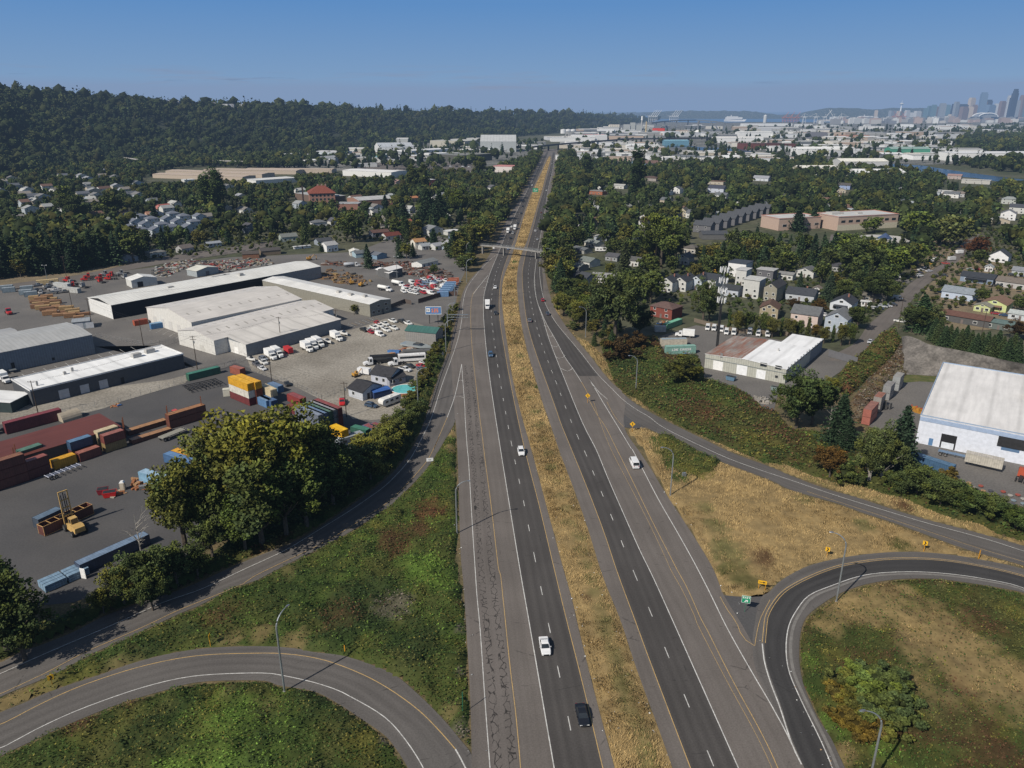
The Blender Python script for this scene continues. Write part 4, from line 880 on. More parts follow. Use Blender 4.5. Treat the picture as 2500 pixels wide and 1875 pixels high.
# ---- shipping containers
def container(A,B,z,label,col,L=12.19,top=None,group='shipping containers in the yard',open_=False,world=False,h=2.59,flip=False):
 """near long top edge starts at pixel A (height z+h) and runs towards pixel B"""
 a=NA(G(*A,z+h)[:2]) if not world else NA(A);b=NA(G(*B,z+h)[:2]) if not world else NA(B)
 u=(b-a)/np.hypot(*(b-a));rz=atan2(u[1],u[0]);w=2.44
 v=NA([-u[1],u[0]])
 if v[1]<0:a=a+u*L;u=-u;rz=atan2(u[1],u[0])
 e=empty('shipping_container',(a[0],a[1],z+.03),rz,label,'container',group)
 b_=MB();hh=h-.04
 if open_:
  b_.box(0,L,0,.1,0,hh);b_.box(0,L,w-.1,w,0,hh);b_.box(0,.1,.1,w-.1,0,hh);b_.box(L-.1,L,.1,w-.1,0,hh);b_.box(.1,L-.1,.1,w-.1,0,.2)
 else:b_.box(.02,L-.02,.02,w-.02,.05,hh)
 q=b_.build('body',M['corr'],e);q.color=(*col,1)
 f=MB();t=.09
 for yy in (0,w-t):
  f.box(0,L,yy-.004,yy+t+.004,hh-.09,hh+.015);f.box(0,L,yy-.004,yy+t+.004,0,.14)
  for xx in (0,L-t):f.box(xx-.006,xx+t+.006,yy-.008,yy+t+.008,.14,hh-.09)
 for xx in (0,L-t):f.box(xx-.005,xx+t+.005,t,w-t,hh-.09,hh+.012)
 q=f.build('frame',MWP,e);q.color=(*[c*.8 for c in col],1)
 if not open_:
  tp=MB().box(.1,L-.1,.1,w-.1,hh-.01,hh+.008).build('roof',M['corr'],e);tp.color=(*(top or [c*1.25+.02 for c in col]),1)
 else:
  q.color=(.55,.33,.14,1)
  rr=MB()
  for k in range(1,6):rr.box(L*k/6-.05,L*k/6+.05,.1,w-.1,hh-.1,hh)
  qq=rr.build('roof_bow',MWP,e);qq.color=(.50,.30,.12,1)
 for s in (0,1):
  d=MB();y0=.1+s*(w-.2)/2;y1=y0+(w-.2)/2-.02
  xe=L+.0 if not flip else 0
  if not flip:d.box(L-.02,L+.03,y0,y1,.12,hh-.1);d.box(L+.03,L+.07,y0+.35,y0+.4,.1,hh-.08);d.box(L+.03,L+.07,y1-.4,y1-.35,.1,hh-.08)
  else:d.box(-.03,.02,y0,y1,.12,hh-.1);d.box(-.07,-.03,y0+.35,y0+.4,.1,hh-.08);d.box(-.07,-.03,y1-.4,y1-.35,.1,hh-.08)
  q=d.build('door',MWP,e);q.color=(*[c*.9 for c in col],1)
 return e
# ---- poles and signs
def lamp(x,y,ax,ay,label,H=13.6,arm=2.8,group='cobra-head street lamps',z=0.,world=False,name='street_lamp'):
 """davit lamp; (ax,ay) is the way its arm points in the world"""
 wx,wy=(x,y) if world else g2(x,y);a=atan2(ay,ax)
 e=empty(name,(wx,wy,z),a,label,'street lamp',group)
 b=MB();pts=[(0,0,0),(0,0,H-2.6)]
 for k in range(1,9):
  t=k/8*PI/2*.92;pts.append(((1-cos(t))*arm,0,H-2.6+sin(t)*2.6))
 n=len(pts);b.tube(pts,[.17-.09*i/(n-1) for i in range(n)],8)
 b.build('pole',MST,e);b=MB();b.box(-.22,.22,-.22,.22,-.4,.12);b.build('base',MCN,e)
 x1=arm+.1;b=MB();b.loft([[(x1-.35,-.09,H-.05),(x1-.35,.09,H-.05),(x1-.35,.07,H+.12),(x1-.35,-.07,H+.12)],[(x1+.05,-.2,H-.08),(x1+.05,.2,H-.08),(x1+.05,.15,H+.14),(x1+.05,-.15,H+.14)],[(x1+.5,-.14,H-.06),(x1+.5,.14,H-.06),(x1+.5,.08,H+.06),(x1+.5,-.08,H+.06)]])
 h=b.build('lamp_head',M['chrome'],e);MB().box(x1-.05,x1+.4,-.12,.12,H-.11,H-.075).build('lens',M['lampwhite'],h)
 return e
def upole(x,y,label,H=12.,rz=0.,arms=1,group='wooden utility poles',tf=False,world=False):
 wx,wy=(x,y) if world else g2(x,y)
 e=empty('utility_pole',(wx,wy,0),rz,label,'utility pole',group)
 MB().tube([(0,0,-.5),(0,0,H)],[.17,.11],7).build('pole',M['wood_pole'],e)
 for k in range(arms):
  b=MB().box(-1.25,1.25,-.06,.06,H-.5-k*1.1,H-.36-k*1.1)
  c=b.build('crossarm',M['wood_pole'],e);d=MB()
  for xx in (-1.1,-.5,.5,1.1):d.cyl(xx,0,H-.36-k*1.1,H-.14-k*1.1,.05,6)
  d.build('insulator',MCN,c)
 if tf:MB().cyl(.32,0,H-3.,H-2.1,.22,8).build('transformer',MST,e)
 UP.append(Vector((wx,wy,H-.4)));return e
UP=[]
def wire(a,b,label,sag=.9,r=.018,n=9,group='overhead wires'):
 A,B=Vector(a),Vector(b);pts=[A.lerp(B,t/(n-1))-Vector((0,0,sag*4*(t/(n-1))*(1-t/(n-1)))) for t in range(n)]
 o=MB().tube(pts,r,3).build('overhead_wire',MDK);return tag(o,label,'wire',group)
def sign(x,y,face,w,h,z,mat_,label,posts=1,bcol=(.45,.28,.03),draw=None,name='road_sign',post=None,group=None,world=False,shape='rect'):
 """a sign on posts; face = direction (world angle) its front looks"""
 wx,wy=(x,y) if world else g2(x,y)
 e=empty(name,(wx,wy,0),face+PI/2,label,'sign',group)
 xs=[0] if posts==1 else [-w*.38,w*.38]
 for q in xs:
  p=MB().box(q-.05,q+.05,.02,.12,-.2,z+h*.9).build('post',post or MST,e)
 b=MB()
 if shape=='diamond':r=w*.5;b.loft([[(0,y_,z),(r,y_,z+r),(0,y_,z+2*r),(-r,y_,z+r)] for y_ in (-.03,.01)])
 else:b.box(-w/2,w/2,-.03,.01,z,z+h)
 p=b.build('panel',mat_,e)
 if draw:
  for nm,mt,polys in draw:
   b=MB()
   for pl in polys:b.loft([[(a,-.03-.012,z+c) for a,c in pl],[(a,-.031,z+c) for a,c in pl]])
   b.build(nm,mt,p)
 return e
FNT={'E':['111','100','110','100','111'],'X':['101','101','010','101','101'],'I':['111','010','010','010','111'],'T':['111','010','010','010','010'],'2':['111','001','111','100','111'],'5':['111','100','111','001','111'],'A':['010','101','111','101','101'],'U':['101','101','101','101','111'],'0':['111','101','101','101','111'],'1':['010','110','010','010','111'],'C':['111','100','100','100','111'],'S':['111','100','111','001','111'],'R':['110','101','110','101','101'],'O':['111','101','101','101','111'],'N':['101','111','111','111','101'],'M':['101','111','111','101','101'],'L':['100','100','100','100','111'],'$':['011','110','011','110','011']}
def word(s,x,z,hh,ww=None):
 ww=ww or hh*.6;out=[]
 for i,ch in enumerate(s):
  for r,row in enumerate(FNT.get(ch,['000']*5)):
   for c,v in enumerate(row):
    if v=='1':
     a=x+i*ww*1.35+c*ww/3;b=z+hh-(r+1)*hh/5;out.append([(a,b),(a+ww/3+.002,b),(a+ww/3+.002,b+hh/5+.002),(a,b+hh/5+.002)])
 return out
M['sign_yellow']=surf('sign_yellow',(.75,.42,.02),(.68,.38,.02),1,.5,3,.05);M['sign_green']=surf('sign_green',(.015,.26,.13),(.015,.23,.12),1,.5,3,.05)
M['sign_black']=surf('sign_black',(.02,.02,.02),(.02,.02,.02),1,.5,3,.05);MSW=M['sign_white']=surf('sign_white',(.78,.78,.76),(.7,.7,.7),1,.5,3,.05)
M['sign_blue']=surf('sign_blue',(.08,.20,.40),(.07,.17,.36),1,.5,3,.05);M['sign_orange']=surf('sign_orange',(.75,.22,.06),(.7,.2,.05),1,.5,3,.05)
M['sign_amber']=surf('amber_post',(.55,.26,.02),(.5,.24,.02),1,.5,3,.1);M['green_post']=surf('green_post',(.03,.16,.09),(.03,.14,.08),1,.5,3,.1)
# ================================================================== left side: yards, warehouses, containers
def ang(A,B):
 a,b=g2(*A),g2(*B);return atan2(b[1]-a[1],b[0]-a[0])
def t1(x,y):return T1((x,y))[0]
def tc(x,y):return TC((x,y))[0]
def td(x,y):return TD((x,y))[0]
def t2(x,y):return T2((x,y))[0]
def tb(x,y):return TB((x,y))[0]
def te(x,y):return TE((x,y))[0]
def tg(x,y):return TG((x,y))[0]
def ta(x,y):return TA((x,y))[0]
def tf(x,y):return TF((x,y))[0]
def t9(x,y):return T9((x,y))[0]
def z1(x,y):return (180+x*.217,620+y*.217)
def z2(x,y):return (x*.14467,620+y*.14467)
def z3(x,y):return (560+x*.27125,600+y*.27125)
def z4(x,y):return (1560+x*.24412,560+y*.24412)
sheet('industrial_lot',[(-160,760),(-160,725),(120,690),(250,668),(560,628),(870,615),(1010,560),(1160,600),(1148,640),(1122,690),(1112,745),(1080,830),(1040,930),(1010,1000),(900,1060),(760,1120),(420,960),(-200,1060)],-.055,M['asph_lot'])
sheet('container_yard_asphalt',[(-140,1010),(60,1005),(250,985),(330,955),(420,935),(500,905),(560,880),(640,910),(740,975),(800,1010),(880,1020),(930,1040),(900,1100),(760,1160),(650,1230),(520,1330),(380,1400),(180,1470),(-20,1490),(-260,1480)],-.045,M['asph_yard'])
sheet('gravel_yard',T1((0,850),(120,800),(450,745),(700,690),(940,625),(1180,545),(1350,560),(1500,600),(1500,850),(1450,1000),(1460,1110),(1420,1220),(1200,1390),(1050,1400),(900,1390),(850,1330),(620,1220),(400,1110),(50,985)),-.038,M['gravel'])
sheet('dirt_strip',TC((0,1330),(330,1250),(880,1130),(1420,1060),(1640,1000),(1560,1090),(1430,1125),(1020,1245),(880,1300),(600,1370),(0,1440)),-.036,M['gravel'])
sheet('old_paving',TC((200,880),(800,780),(1150,760),(2000,900),(1900,960),(1640,960),(1545,960),(1340,770),(900,800),(60,1010)),-.04,M['asph_lot'])
sheet('street',TC((-200,345),(700,215),(1000,150),(1500,60),(2000,-10),(2300,-70),(2300,-110),(1900,-50),(1400,20),(900,130),(640,180),(-200,290)),-.03,M['asph_mid'])
sheet('grass_verge',TC((-200,290),(640,180),(900,130),(1200,60),(1200,0),(600,60),(-200,180)),-.034,M['dirt'])
WHT=(.74,.73,.70);CRM=(.62,.585,.545)
H1=hgt(*z1(440,735),z1(420,578)[1])
fr=roofcorners(z1(420,578),z3(822,186),z1(140,495),H1)
W1=building('warehouse','very long low warehouse with white roof, black side wall and white end wall','warehouse',fr,H1,1.6,'x',(.02,.021,.024),(.70,.69,.65),over=.25,wins=(),
 units=[(fr.W*.27,fr.D*.35,3,2,.5),(fr.W*.60,fr.D*.3,2.4,2,1.3),(fr.W*.5,fr.D*.62,9,1.6,.12),(fr.W*.56,fr.D*.62,4,1.6,.12)])
q=MB().box(-.06,.0,.1,fr.D-.1,0,H1).build('end_wall',M['siding'],W1);q.color=(.74,.74,.72,1)
q=MB().box(fr.W*.70,fr.W-.1,-.07,.0,0,H1-.05).build('grey_wall',M['siding'],W1);q.color=(.24,.24,.24,1)
H2=hgt(*z1(1315,895),z1(1320,770)[1])*1.0
H2=7.2
fr=roofcorners(z1(1322,770),z3(648,478),z1(822,600),H2)
def skylights(e,fr,h,rise,rows,n,name='skylight',col=(.36,.34,.31)):
 for v in rows:
  for k in range(n):
   u=fr.W*(k+.6)/n;y=fr.D*v;z=h+rise*(1-abs(v-.5)/.5)+.17
   s=rise/(fr.D/2)*(1 if v<.5 else -1)
   q=MB().add([(u,y-1.3,z-1.3*s),(u+.8,y-1.3,z-1.3*s),(u+.8,y+1.3,z+1.3*s),(u,y+1.3,z+1.3*s)],[(0,1,2,3)]).build(name,MWP,e);q.color=(*col,1)
e=building('warehouse','broad cream gabled warehouse with a row of tall doors in its end wall','warehouse',fr,H2,3.2,'x',(.60,.585,.55),CRM,doors=[('L',fr.D*k,0.1,3,4,(.52,.51,.49)) for k in(.08,.26,.44,.62,.8)],rmat=M['roofX'])
skylights(e,fr,H2,3.2,(.22,.74),11)
H3=6.2
fr=roofcorners(z1(1575,975),z3(935,568),z1(1215,850),H3)
e=building('warehouse','cream gabled warehouse with many short skylights in front of the broad one','warehouse',fr,H3,2.4,'x',(.58,.57,.54),CRM,rmat=M['roofX'],doors=[('L',fr.D*.3,0.1,2.6,2.6,(.5,.49,.46))])
skylights(e,fr,H3,2.4,(.30,.66),14)
H4=5.2
fr=roofcorners(z1(1935,1020),z3(1000,662),z1(1765,890),H4)
e=building('warehouse','low lean-to warehouse with a squared pale roof and long grey wall along the lane','warehouse',fr,H4,1.8,'x',(.20,.215,.23),(.60,.57,.53),rmat=MFL,ridge=.97,doors=[('L',fr.D*.3,0.1,2.6,2.8,(.8,.8,.78))])
q=MB().box(-.05,0,0,fr.D,0,H4).build('end_wall',M['siding'],e);q.color=(.68,.67,.64,1)
H5=6.2
fr=roofcorners(z3(297,312),z3(1262,528),z3(545,262),H5)
fr2=Frame(G(*z3(297,312),H5),G(*z3(1262,528),H5),G(*z3(1458,482),H5))
e=building('warehouse','long white-roofed warehouse with a plain olive grey side wall','warehouse',fr2,H5,.9,'x',(.235,.225,.19),(.72,.71,.68),over=.2,units=[(fr2.W*.66,fr2.D*.3,2,1.8,1.),(fr2.W*.76,fr2.D*.3,2.6,1.8,1.),(fr2.W*.87,fr2.D*.4,1.8,1.8,1.1)],
 wins=[('R',fr2.D*.1,1.2,1.6,1.3),('R',fr2.D*.35,1.2,1.6,1.3),('R',fr2.D*.35,3.9,1.6,1.2),('R',fr2.D*.7,3.9,1.6,1.2),('R',fr2.D*.75,1.2,1.6,1.3)],doors=[('R',fr2.D*.55,0.1,1.2,2.3,(.1,.1,.1))])
H6=hgt(*tc(795,842),tc(775,683)[1])
a=G(*tc(775,683),H6);b=G(*tc(0,835),H6);u=NA(b[:2])-NA(a[:2]);u/=np.hypot(*u)
A0=NA(a[:2])+u*75
fr=Frame(A0,a[:2],G(*tc(560,580),H6))
e=building('warehouse','big grey ribbed-steel warehouse at the left edge of the photo','warehouse',fr,H6,1.0,'x',(.16,.185,.215),(.40,.40,.39),rmat=M['roofY'],wmat=M['siding'],over=.2,doors=[('F',fr.W-30,1.2,1.2,2.2,(.03,.03,.03)),('F',fr.W-16,1,1,1.1,(.04,.04,.04))])
q=MB()
for k in range(9):q.box(fr.W-32.6-.32*k,fr.W-32.3-.32*k,-2.4,-.1,1.1-.13*k-.1,1.1-.13*k)
q.box(fr.W-31.3,fr.W-29,-2.4,-.1,1.,1.12).build('loading_steps',MST,e)
f2=roofcorners(tc(40,660),tc(545,575),tc(-100,600),H6-1.2);f2.D=14
q=building('warehouse','lower grey roofed warehouse joined behind the big ribbed one','warehouse',Frame(A0+fr.v*(fr.D+.2),NA(a[:2])-fr.u*18+fr.v*(fr.D+.2),depth=13),H6-1.2,.6,'x',(.20,.22,.24),(.37,.37,.37),rmat=M['roofX'])
building('shed','small grey garage shed with two roller doors beside the stacked lumber','shed',Frame(g2(*tc(620,640)),g2(*tc(765,625)),depth=7),3.4,.3,'x',(.30,.34,.37),(.30,.32,.34),doors=[('F',1,0.05,3.2,2.7,(.5,.52,.55)),('F',5.2,0.05,3.2,2.7,(.5,.52,.55))])
H7=hgt(*tc(1555,960),tc(1545,848)[1])
fr=roofcorners(tc(255,1160),tc(1545,848),tc(75,1068),H7)
e=building('warehouse','long low building with bright white roof and dark grey wall with three roller doors','warehouse',fr,H7,0,wall=(.075,.08,.088),roof=(.78,.78,.77),rmat=MFL,par=.35,trim=(.6,.6,.6),over=.15,
 doors=[('F',fr.W*.155,0.1,fr.W*.062,3.2,(.42,.43,.45)),('F',fr.W*.285,0.1,fr.W*.055,3.1,(.42,.43,.45)),('F',fr.W*.405,0.1,fr.W*.055,3.1,(.40,.41,.43)),('F',fr.W*.545,0.1,1.2,2.3,(.03,.03,.03))],
 units=[(fr.W*.72,fr.D*.5,3.2,2.2,1.5),(fr.W*.83,fr.D*.6,3.4,2.2,1.5),(fr.W*.26,fr.D*.5,.9,.9,1.),(fr.W*.32,fr.D*.6,.8,.6,1.3),(fr.W*.06,fr.D*.2,.6,.6,1.6)])
e=building('shed','white flat-topped annex with dark green walls at the left end of the low building','shed',Frame(G(*tc(85,1255),3.6),G(*tc(252,1172),3.6),G(*tc(-60,1125),3.6)),3.6,.5,'x',(.035,.05,.05),(.75,.75,.74),rmat=MFL,ridge=.9)
truck('box',*tc(40,1075),ang(tc(0,1000),tc(90,1060)),(.7,.7,.7),'white box trailer truck parked behind the low white-roofed building')
def shed(A,B,dep,h,rise,lab,wall,roof,axis='x',name='shed',**k):
 return building(name,lab,'shed',Frame(g2(*A),g2(*B),depth=dep),h,rise,axis,wall,roof,**k)
shed(z1(660,385),z1(945,345),10,4.2,1.5,'small gabled shed with white roof next to red wrecked trucks',(.55,.55,.52),(.72,.71,.68),'y',doors=[('F',3,.05,3,3,(.03,.03,.03))])
shed(z1(1390,262),z1(1635,215),10,3.6,1.4,'grey gabled shed with cream roof behind the long warehouse',(.32,.35,.36),(.62,.61,.54),'y',doors=[('F',6,.05,2.4,2.5,(.15,.15,.16))])
shed(z3(1440,295),z3(1560,265),9,4.6,1.2,'white steel canopy shed with dark open side in the truck yard',(.12,.12,.12),(.74,.73,.71),'x')
shed(z3(1320,262),z3(1440,300),6,3.4,.8,'lower white canopy leaning on the white steel shed',(.14,.14,.14),(.74,.73,.71),'x')
shed(z3(1090,95),z3(1180,90),8,3.,1.2,'white gabled garage with cream doors beside the upper street',(.6,.58,.52),(.68,.66,.6),'y',name='garage',doors=[('F',1,.05,2.6,2.2,(.4,.12,.09)),('F',4.5,.05,2.6,2.2,(.4,.12,.09))])
shed(z3(1140,110),z3(1260,98),9,2.8,1.3,'grey roofed bungalow beside a tall cypress behind the scrapyard',(.30,.40,.45),(.13,.14,.15),'x',name='house')
shed(z3(1330,125),z3(1420,108),8,2.8,1.3,'blue grey gabled cottage behind the scrapyard street',(.18,.27,.36),(.14,.15,.17),'y',name='house')
shed(z3(1735,205),z3(1880,170),9,2.8,1.3,'white cottage with grey roof and a chimney near the ramp lamp post',(.62,.62,.6),(.20,.21,.21),'x',name='house',wins=[('F',1.5,1,1.2,1.1),('F',6,1,1.2,1.1),('F',9,1,1.2,1.1)])
shed(z3(120,118),z3(270,110),9,3.,1.3,'brown brick bungalow with dark hipped roof beside the scrapyard',(.20,.10,.06),(.09,.075,.065),'x',name='house')
shed(z3(290,90),z3(465,75),9,3.,1.3,'long brown roofed building behind red trucks at the top of the yard',(.18,.14,.10),(.085,.075,.07),'x',name='house')
H8=4.2
A,B,C_=td(165,540),td(1010,283),td(0,385)
fr=Frame(G(*td(165,540),H8),G(*td(1010,283),H8),G(*td(880,150),H8+.4))
fr=Frame(fr.a-fr.u*22,fr.a+fr.u*fr.W,depth=fr.D)
building('shed','long open shed with dark red metal roof behind the stacked containers','shed',fr,H8,.5,'x',(.10,.09,.085),(.14,.045,.035),rmat=M['roofX'],ridge=.92,over=.4)
b=MB();n=9;rr=[]
e=empty('quonset_hut',(*g2(*td(585,212)),0),ang(td(540,190),td(640,160)),'small half-round cream hut behind the red roofed shed','shed')
b.loft([[(x,cos(PI*k/10)*2.6,sin(PI*k/10)*2.6) for k in range(11)] for x in (-3,3)]);q=b.build('shell',MWP,e);q.color=(.36,.31,.24,1)
# ---- containers of the asphalt yard (positions from their near top corners)
BR=(.115,.038,.032);MA=(.145,.03,.03);RD=(.22,.035,.03);BL=(.055,.125,.23);YE=(.62,.30,.02);CR_=(.55,.46,.30);GN=(.03,.11,.07);WHc=(.62,.62,.60);OR=(.30,.12,.055);GB=(.19,.25,.33);LB=(.22,.36,.48)
CG='shipping containers in the yard'
def cont(A,B,n,label,col,L=12.19,**k):return container(A,B,(n-1)*2.62,label,col,L,group=k.pop('group',CG),**k)
def base_c(A,B,n,label,col,L=12.19,**k):
 a=NA(g2(*A));b=NA(g2(*B));u=(b-a)/np.hypot(*(b-a));return container(tuple(a),tuple(a+u),(n-1)*2.62,label,col,L,world=True,group=k.pop('group',CG),**k)
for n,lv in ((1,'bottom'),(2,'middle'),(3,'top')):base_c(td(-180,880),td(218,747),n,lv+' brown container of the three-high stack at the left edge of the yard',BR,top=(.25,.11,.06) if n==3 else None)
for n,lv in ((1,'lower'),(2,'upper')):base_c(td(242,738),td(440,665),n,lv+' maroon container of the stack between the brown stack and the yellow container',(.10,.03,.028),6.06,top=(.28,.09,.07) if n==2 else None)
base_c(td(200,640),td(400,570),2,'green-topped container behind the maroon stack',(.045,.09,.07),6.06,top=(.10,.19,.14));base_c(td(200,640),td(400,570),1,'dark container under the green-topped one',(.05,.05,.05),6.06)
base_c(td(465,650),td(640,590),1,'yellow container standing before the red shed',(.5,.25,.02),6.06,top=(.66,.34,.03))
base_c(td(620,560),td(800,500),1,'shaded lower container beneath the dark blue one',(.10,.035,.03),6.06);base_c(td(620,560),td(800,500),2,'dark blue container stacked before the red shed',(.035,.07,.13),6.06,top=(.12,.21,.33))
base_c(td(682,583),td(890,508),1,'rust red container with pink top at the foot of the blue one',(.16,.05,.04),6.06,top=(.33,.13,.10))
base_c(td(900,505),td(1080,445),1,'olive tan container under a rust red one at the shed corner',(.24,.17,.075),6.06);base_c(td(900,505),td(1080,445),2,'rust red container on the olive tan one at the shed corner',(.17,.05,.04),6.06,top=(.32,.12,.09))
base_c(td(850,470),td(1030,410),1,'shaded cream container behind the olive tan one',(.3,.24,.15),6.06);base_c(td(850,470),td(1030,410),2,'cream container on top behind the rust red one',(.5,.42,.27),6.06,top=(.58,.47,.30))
for n,lv in ((1,'bottom'),(2,'top')):base_c(td(1440,302),td(1735,210),n,lv+' of the two long brown containers before the red truck',(.13,.045,.03),12.19,top=(.36,.17,.07),h=1.9 if n==2 else 2.59)
base_c(td(1120,435),td(1440,335),1,'flat rack with plank deck and brown side, nearer of two',(.11,.045,.03),12.19,top=(.36,.19,.09),h=1.3,group='flat racks in the yard')
base_c(td(1090,360),td(1400,265),1,'flat rack with plank deck and brown side, farther of two',(.11,.045,.03),12.19,top=(.38,.20,.09),h=1.5,group='flat racks in the yard')
for k,(px,lab) in enumerate(((td(1060,395),'left'),(td(1430,290),'middle'),(td(1715,205),'right'),(td(150,640),'far left'))):
 MB().box(-.12,.12,-.12,.12,0,6.6).box(-.12,.12,2.2,2.44,0,6.6).build('rack_post',surf('rack_orange'+str(k),(.24,.08,.04),(.16,.06,.03),1),None,(*g2(*px),0),.4)
 tag(COL.objects[-1],'pair of tall rusty end posts standing at the %s of the flat rack row'%lab,'posts')
base_c(td(1385,582),td(1585,645),1,'blue container of the side by side pair in the middle of the yard',(.055,.12,.24),12.19,top=(.13,.24,.42))
a=NA(g2(*td(1385,582)));b=NA(g2(*td(1585,645)));u=(b-a)/np.hypot(*(b-a));v=NA([-u[1],u[0]])
o_=a+v*2.5;container(tuple(o_),tuple(o_+u),0,'orange-topped container behind the blue one in the middle of the yard',(.30,.14,.03),12.19,top=(.72,.36,.03),world=True)
base_c(td(1180,760),td(1400,830),1,'pale blue van trailer body beside the tree at the yard centre',(.20,.36,.50),9.,top=(.32,.46,.58),h=3.4)
base_c(td(380,1210),td(815,1008),1,'open-topped container carried by the yellow handler',(.115,.04,.03),12.19,open_=True)
base_c(td(340,1150),td(560,1045),1,'dark steel blue container behind the open-topped one',(.05,.065,.09),6.06,top=(.12,.17,.23))
base_c(td(690,1540),td(1150,1330),1,'long dark blue container with an open white door beside the bushes',(.045,.06,.10),15.5,top=(.17,.235,.33))
e=MB().box(-.05,1.2,-.04,.04,0,2.5).box(.1,1.05,-.07,-.03,.3,1.1).box(.1,1.05,-.07,-.03,1.3,2.2).build('container_door',MSW,None,(*g2(*td(690,1560)),0),-.25);tag(e,'open white door leaf at the end of the long dark blue container','door')
base6=NA(g2(*T6((385,180))[0]));d6=NA(g2(*T6((520,120))[0]))-base6;d6/=np.hypot(*d6);n6=NA([-d6[1],d6[0]])
k=0
for r in range(2):
 for c in range(3):
  k+=1;p=base6+d6*(r*4.6)+n6*(c*1.25-.3)
  b=MB()
  for zz in range(3):b.box(0,4.2,0,1.1,.9+zz*.55,.9+zz*.55+.48)
  q=b.build('sheet_bundle',M['corr'],None,(p[0],p[1],-.86+.0),atan2(d6[1],d6[0]));q.color=(.20,.30,.40,1);tag(q,'strapped bundle of blue grey sheets on the low rack near the left ramp','bundle','bundles of blue grey sheets')
cont(tc(1590,1018),tc(1868,950),1,'long dark green container beside the stacked trailer frames',GN,12.19,top=(.055,.20,.14))
cont(tc(1935,950),tc(2060,985),1,'rust red container behind the yellow-topped stack',(.28,.085,.055),6.06)
YS=(('maroon container at the bottom of the yellow-topped stack',MA,None),('white container in the middle of the yellow-topped stack',(.60,.57,.5),None),('yellow container at the top of the three-high stack',(.60,.31,.02),(.78,.42,.03)))
a=NA(g2(*tc(1945,1215)));b=NA(g2(*tc(2095,1278)));u=(b-a)/np.hypot(*(b-a));v=NA([-u[1],u[0]])
LY=float(np.hypot(*(b-a)))+1
for n,(lb,cl,tp) in enumerate(YS):container(tuple(a),tuple(a+u),n*2.62,lb,cl,LY,world=True,top=tp,group=CG)
a2=a+v*2.5+u*.6
for n,(cl,lb) in enumerate(((BR,'brown container at the bottom behind the yellow-topped stack'),((.17,.05,.03),'brown container in the middle behind the yellow-topped stack'),((.58,.30,.02),'second yellow container at the top of the three-high stack'))):container(tuple(a2),tuple(a2+u),n*2.62,lb,cl,LY,world=True,top=(.76,.40,.03) if n==2 else None)
e=MB().box(0,2.2,0,2,0,2.4).box(-.05,2.25,-.05,2.05,2.4,2.5).build('white_tank_box',MWP,None,(*g2(*tc(1885,1205)),0),.3);e.color=(.55,.53,.45,1);tag(e,'small cream box unit beside the yellow-topped stack','box')
cont(t1(115,1108),t1(290,1190),2,'cream container raised above the blue one at the row end',CR_,6.06*1.2,top=(.66,.53,.33));cont(t1(115,1200),t1(290,1280),1,'shaded container under the cream one',(.05,.10,.2),6.06*1.2)
cont(t1(75,1200),t1(225,1265),1,'faded blue container below the cream one',(.10,.20,.36),7.,top=(.20,.30,.44))
cont(t1(180,1090),t1(380,1160),1,'faded blue container behind the cream one',(.10,.18,.30),6.06,top=(.15,.22,.34))
cont(t1(345,1180),t1(500,1245),2,'red container with faded pink top behind the wide row',RD,7.5,top=(.28,.07,.065));cont(t1(345,1270),t1(500,1335),1,'shaded red container beneath the faded pink one',MA,7.5)
P0=NA(G(*t1(300,1250),5.2)[:2]);rowcols=[((.24,.27,.33),'faded grey'),((.16,.23,.36),'faded blue'),((.11,.20,.13),'faded green'),((.30,.31,.33),'weathered silver'),((.27,.07,.06),'faded red')]
Rr=NA(G(*t1(795,1300),7.83)[:2]);Rl=NA(G(*t1(610,1365),7.83)[:2]);v=(Rr-Rl);wtot=np.hypot(*v);v/=wtot;u=NA([v[1],-v[0]])
for i,(cl,nm) in enumerate(rowcols):
 for n in range(3):
  s=Rl+v*(wtot/5*i)
  a_=s-u*12.19
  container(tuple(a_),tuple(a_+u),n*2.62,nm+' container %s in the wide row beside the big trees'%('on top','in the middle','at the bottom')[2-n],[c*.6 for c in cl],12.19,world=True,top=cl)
cont(t1(480,1345),t1(560,1385),2,'red container end showing left of the wide row',(.25,.06,.055),6.06)
cont(T5((705,205))[0],T5((815,255))[0],2,'bright yellow container peeking above the trees',(.65,.36,.01),6.06,top=(.85,.50,.02))
cont(T5((880,215))[0],T5((1000,245))[0],1,'dark green container with a car on top, beside the yellow one',(.03,.10,.07),6.06,top=(.06,.20,.13)) 
cont(T5((985,200))[0],T5((1075,235))[0],1,'small blue container with red top beside the hedge',(.10,.19,.33),4.2,top=(.27,.08,.075));cont(T5((1040,190))[0],T5((1120,225))[0],1,'second small container with red top beside the hedge',(.10,.17,.28),4.2,top=(.25,.075,.07))
truck('rv',*T5((880,360))[0],ang(T5((960,330))[0],T5((830,370))[0]),(.3,.3,.3),'silver grey camper beside the green container',body=(.28,.31,.34))
P=NA(g2(*tc(1760,1130)));b=MB()
for k in range(5):
 y=k*1.6;b.box(-6,6,y,y+.15,1.0,1.25);
for k in range(9):b.box(-5.8+k*1.45,-5.65+k*1.45,0,6.5,1.25,1.38)
for x in(-5,0,5):
 for y in (0,3,6.2):b.box(x-.1,x+.1,y,y+.15,0,1.0)
q=b.build('skeleton_trailer',MDK,None,(P[0],P[1]-2,0),ang(tc(1630,1090),tc(1900,1030)));tag(q,'stack of black trailer frames beside the dark green container','trailer frame')
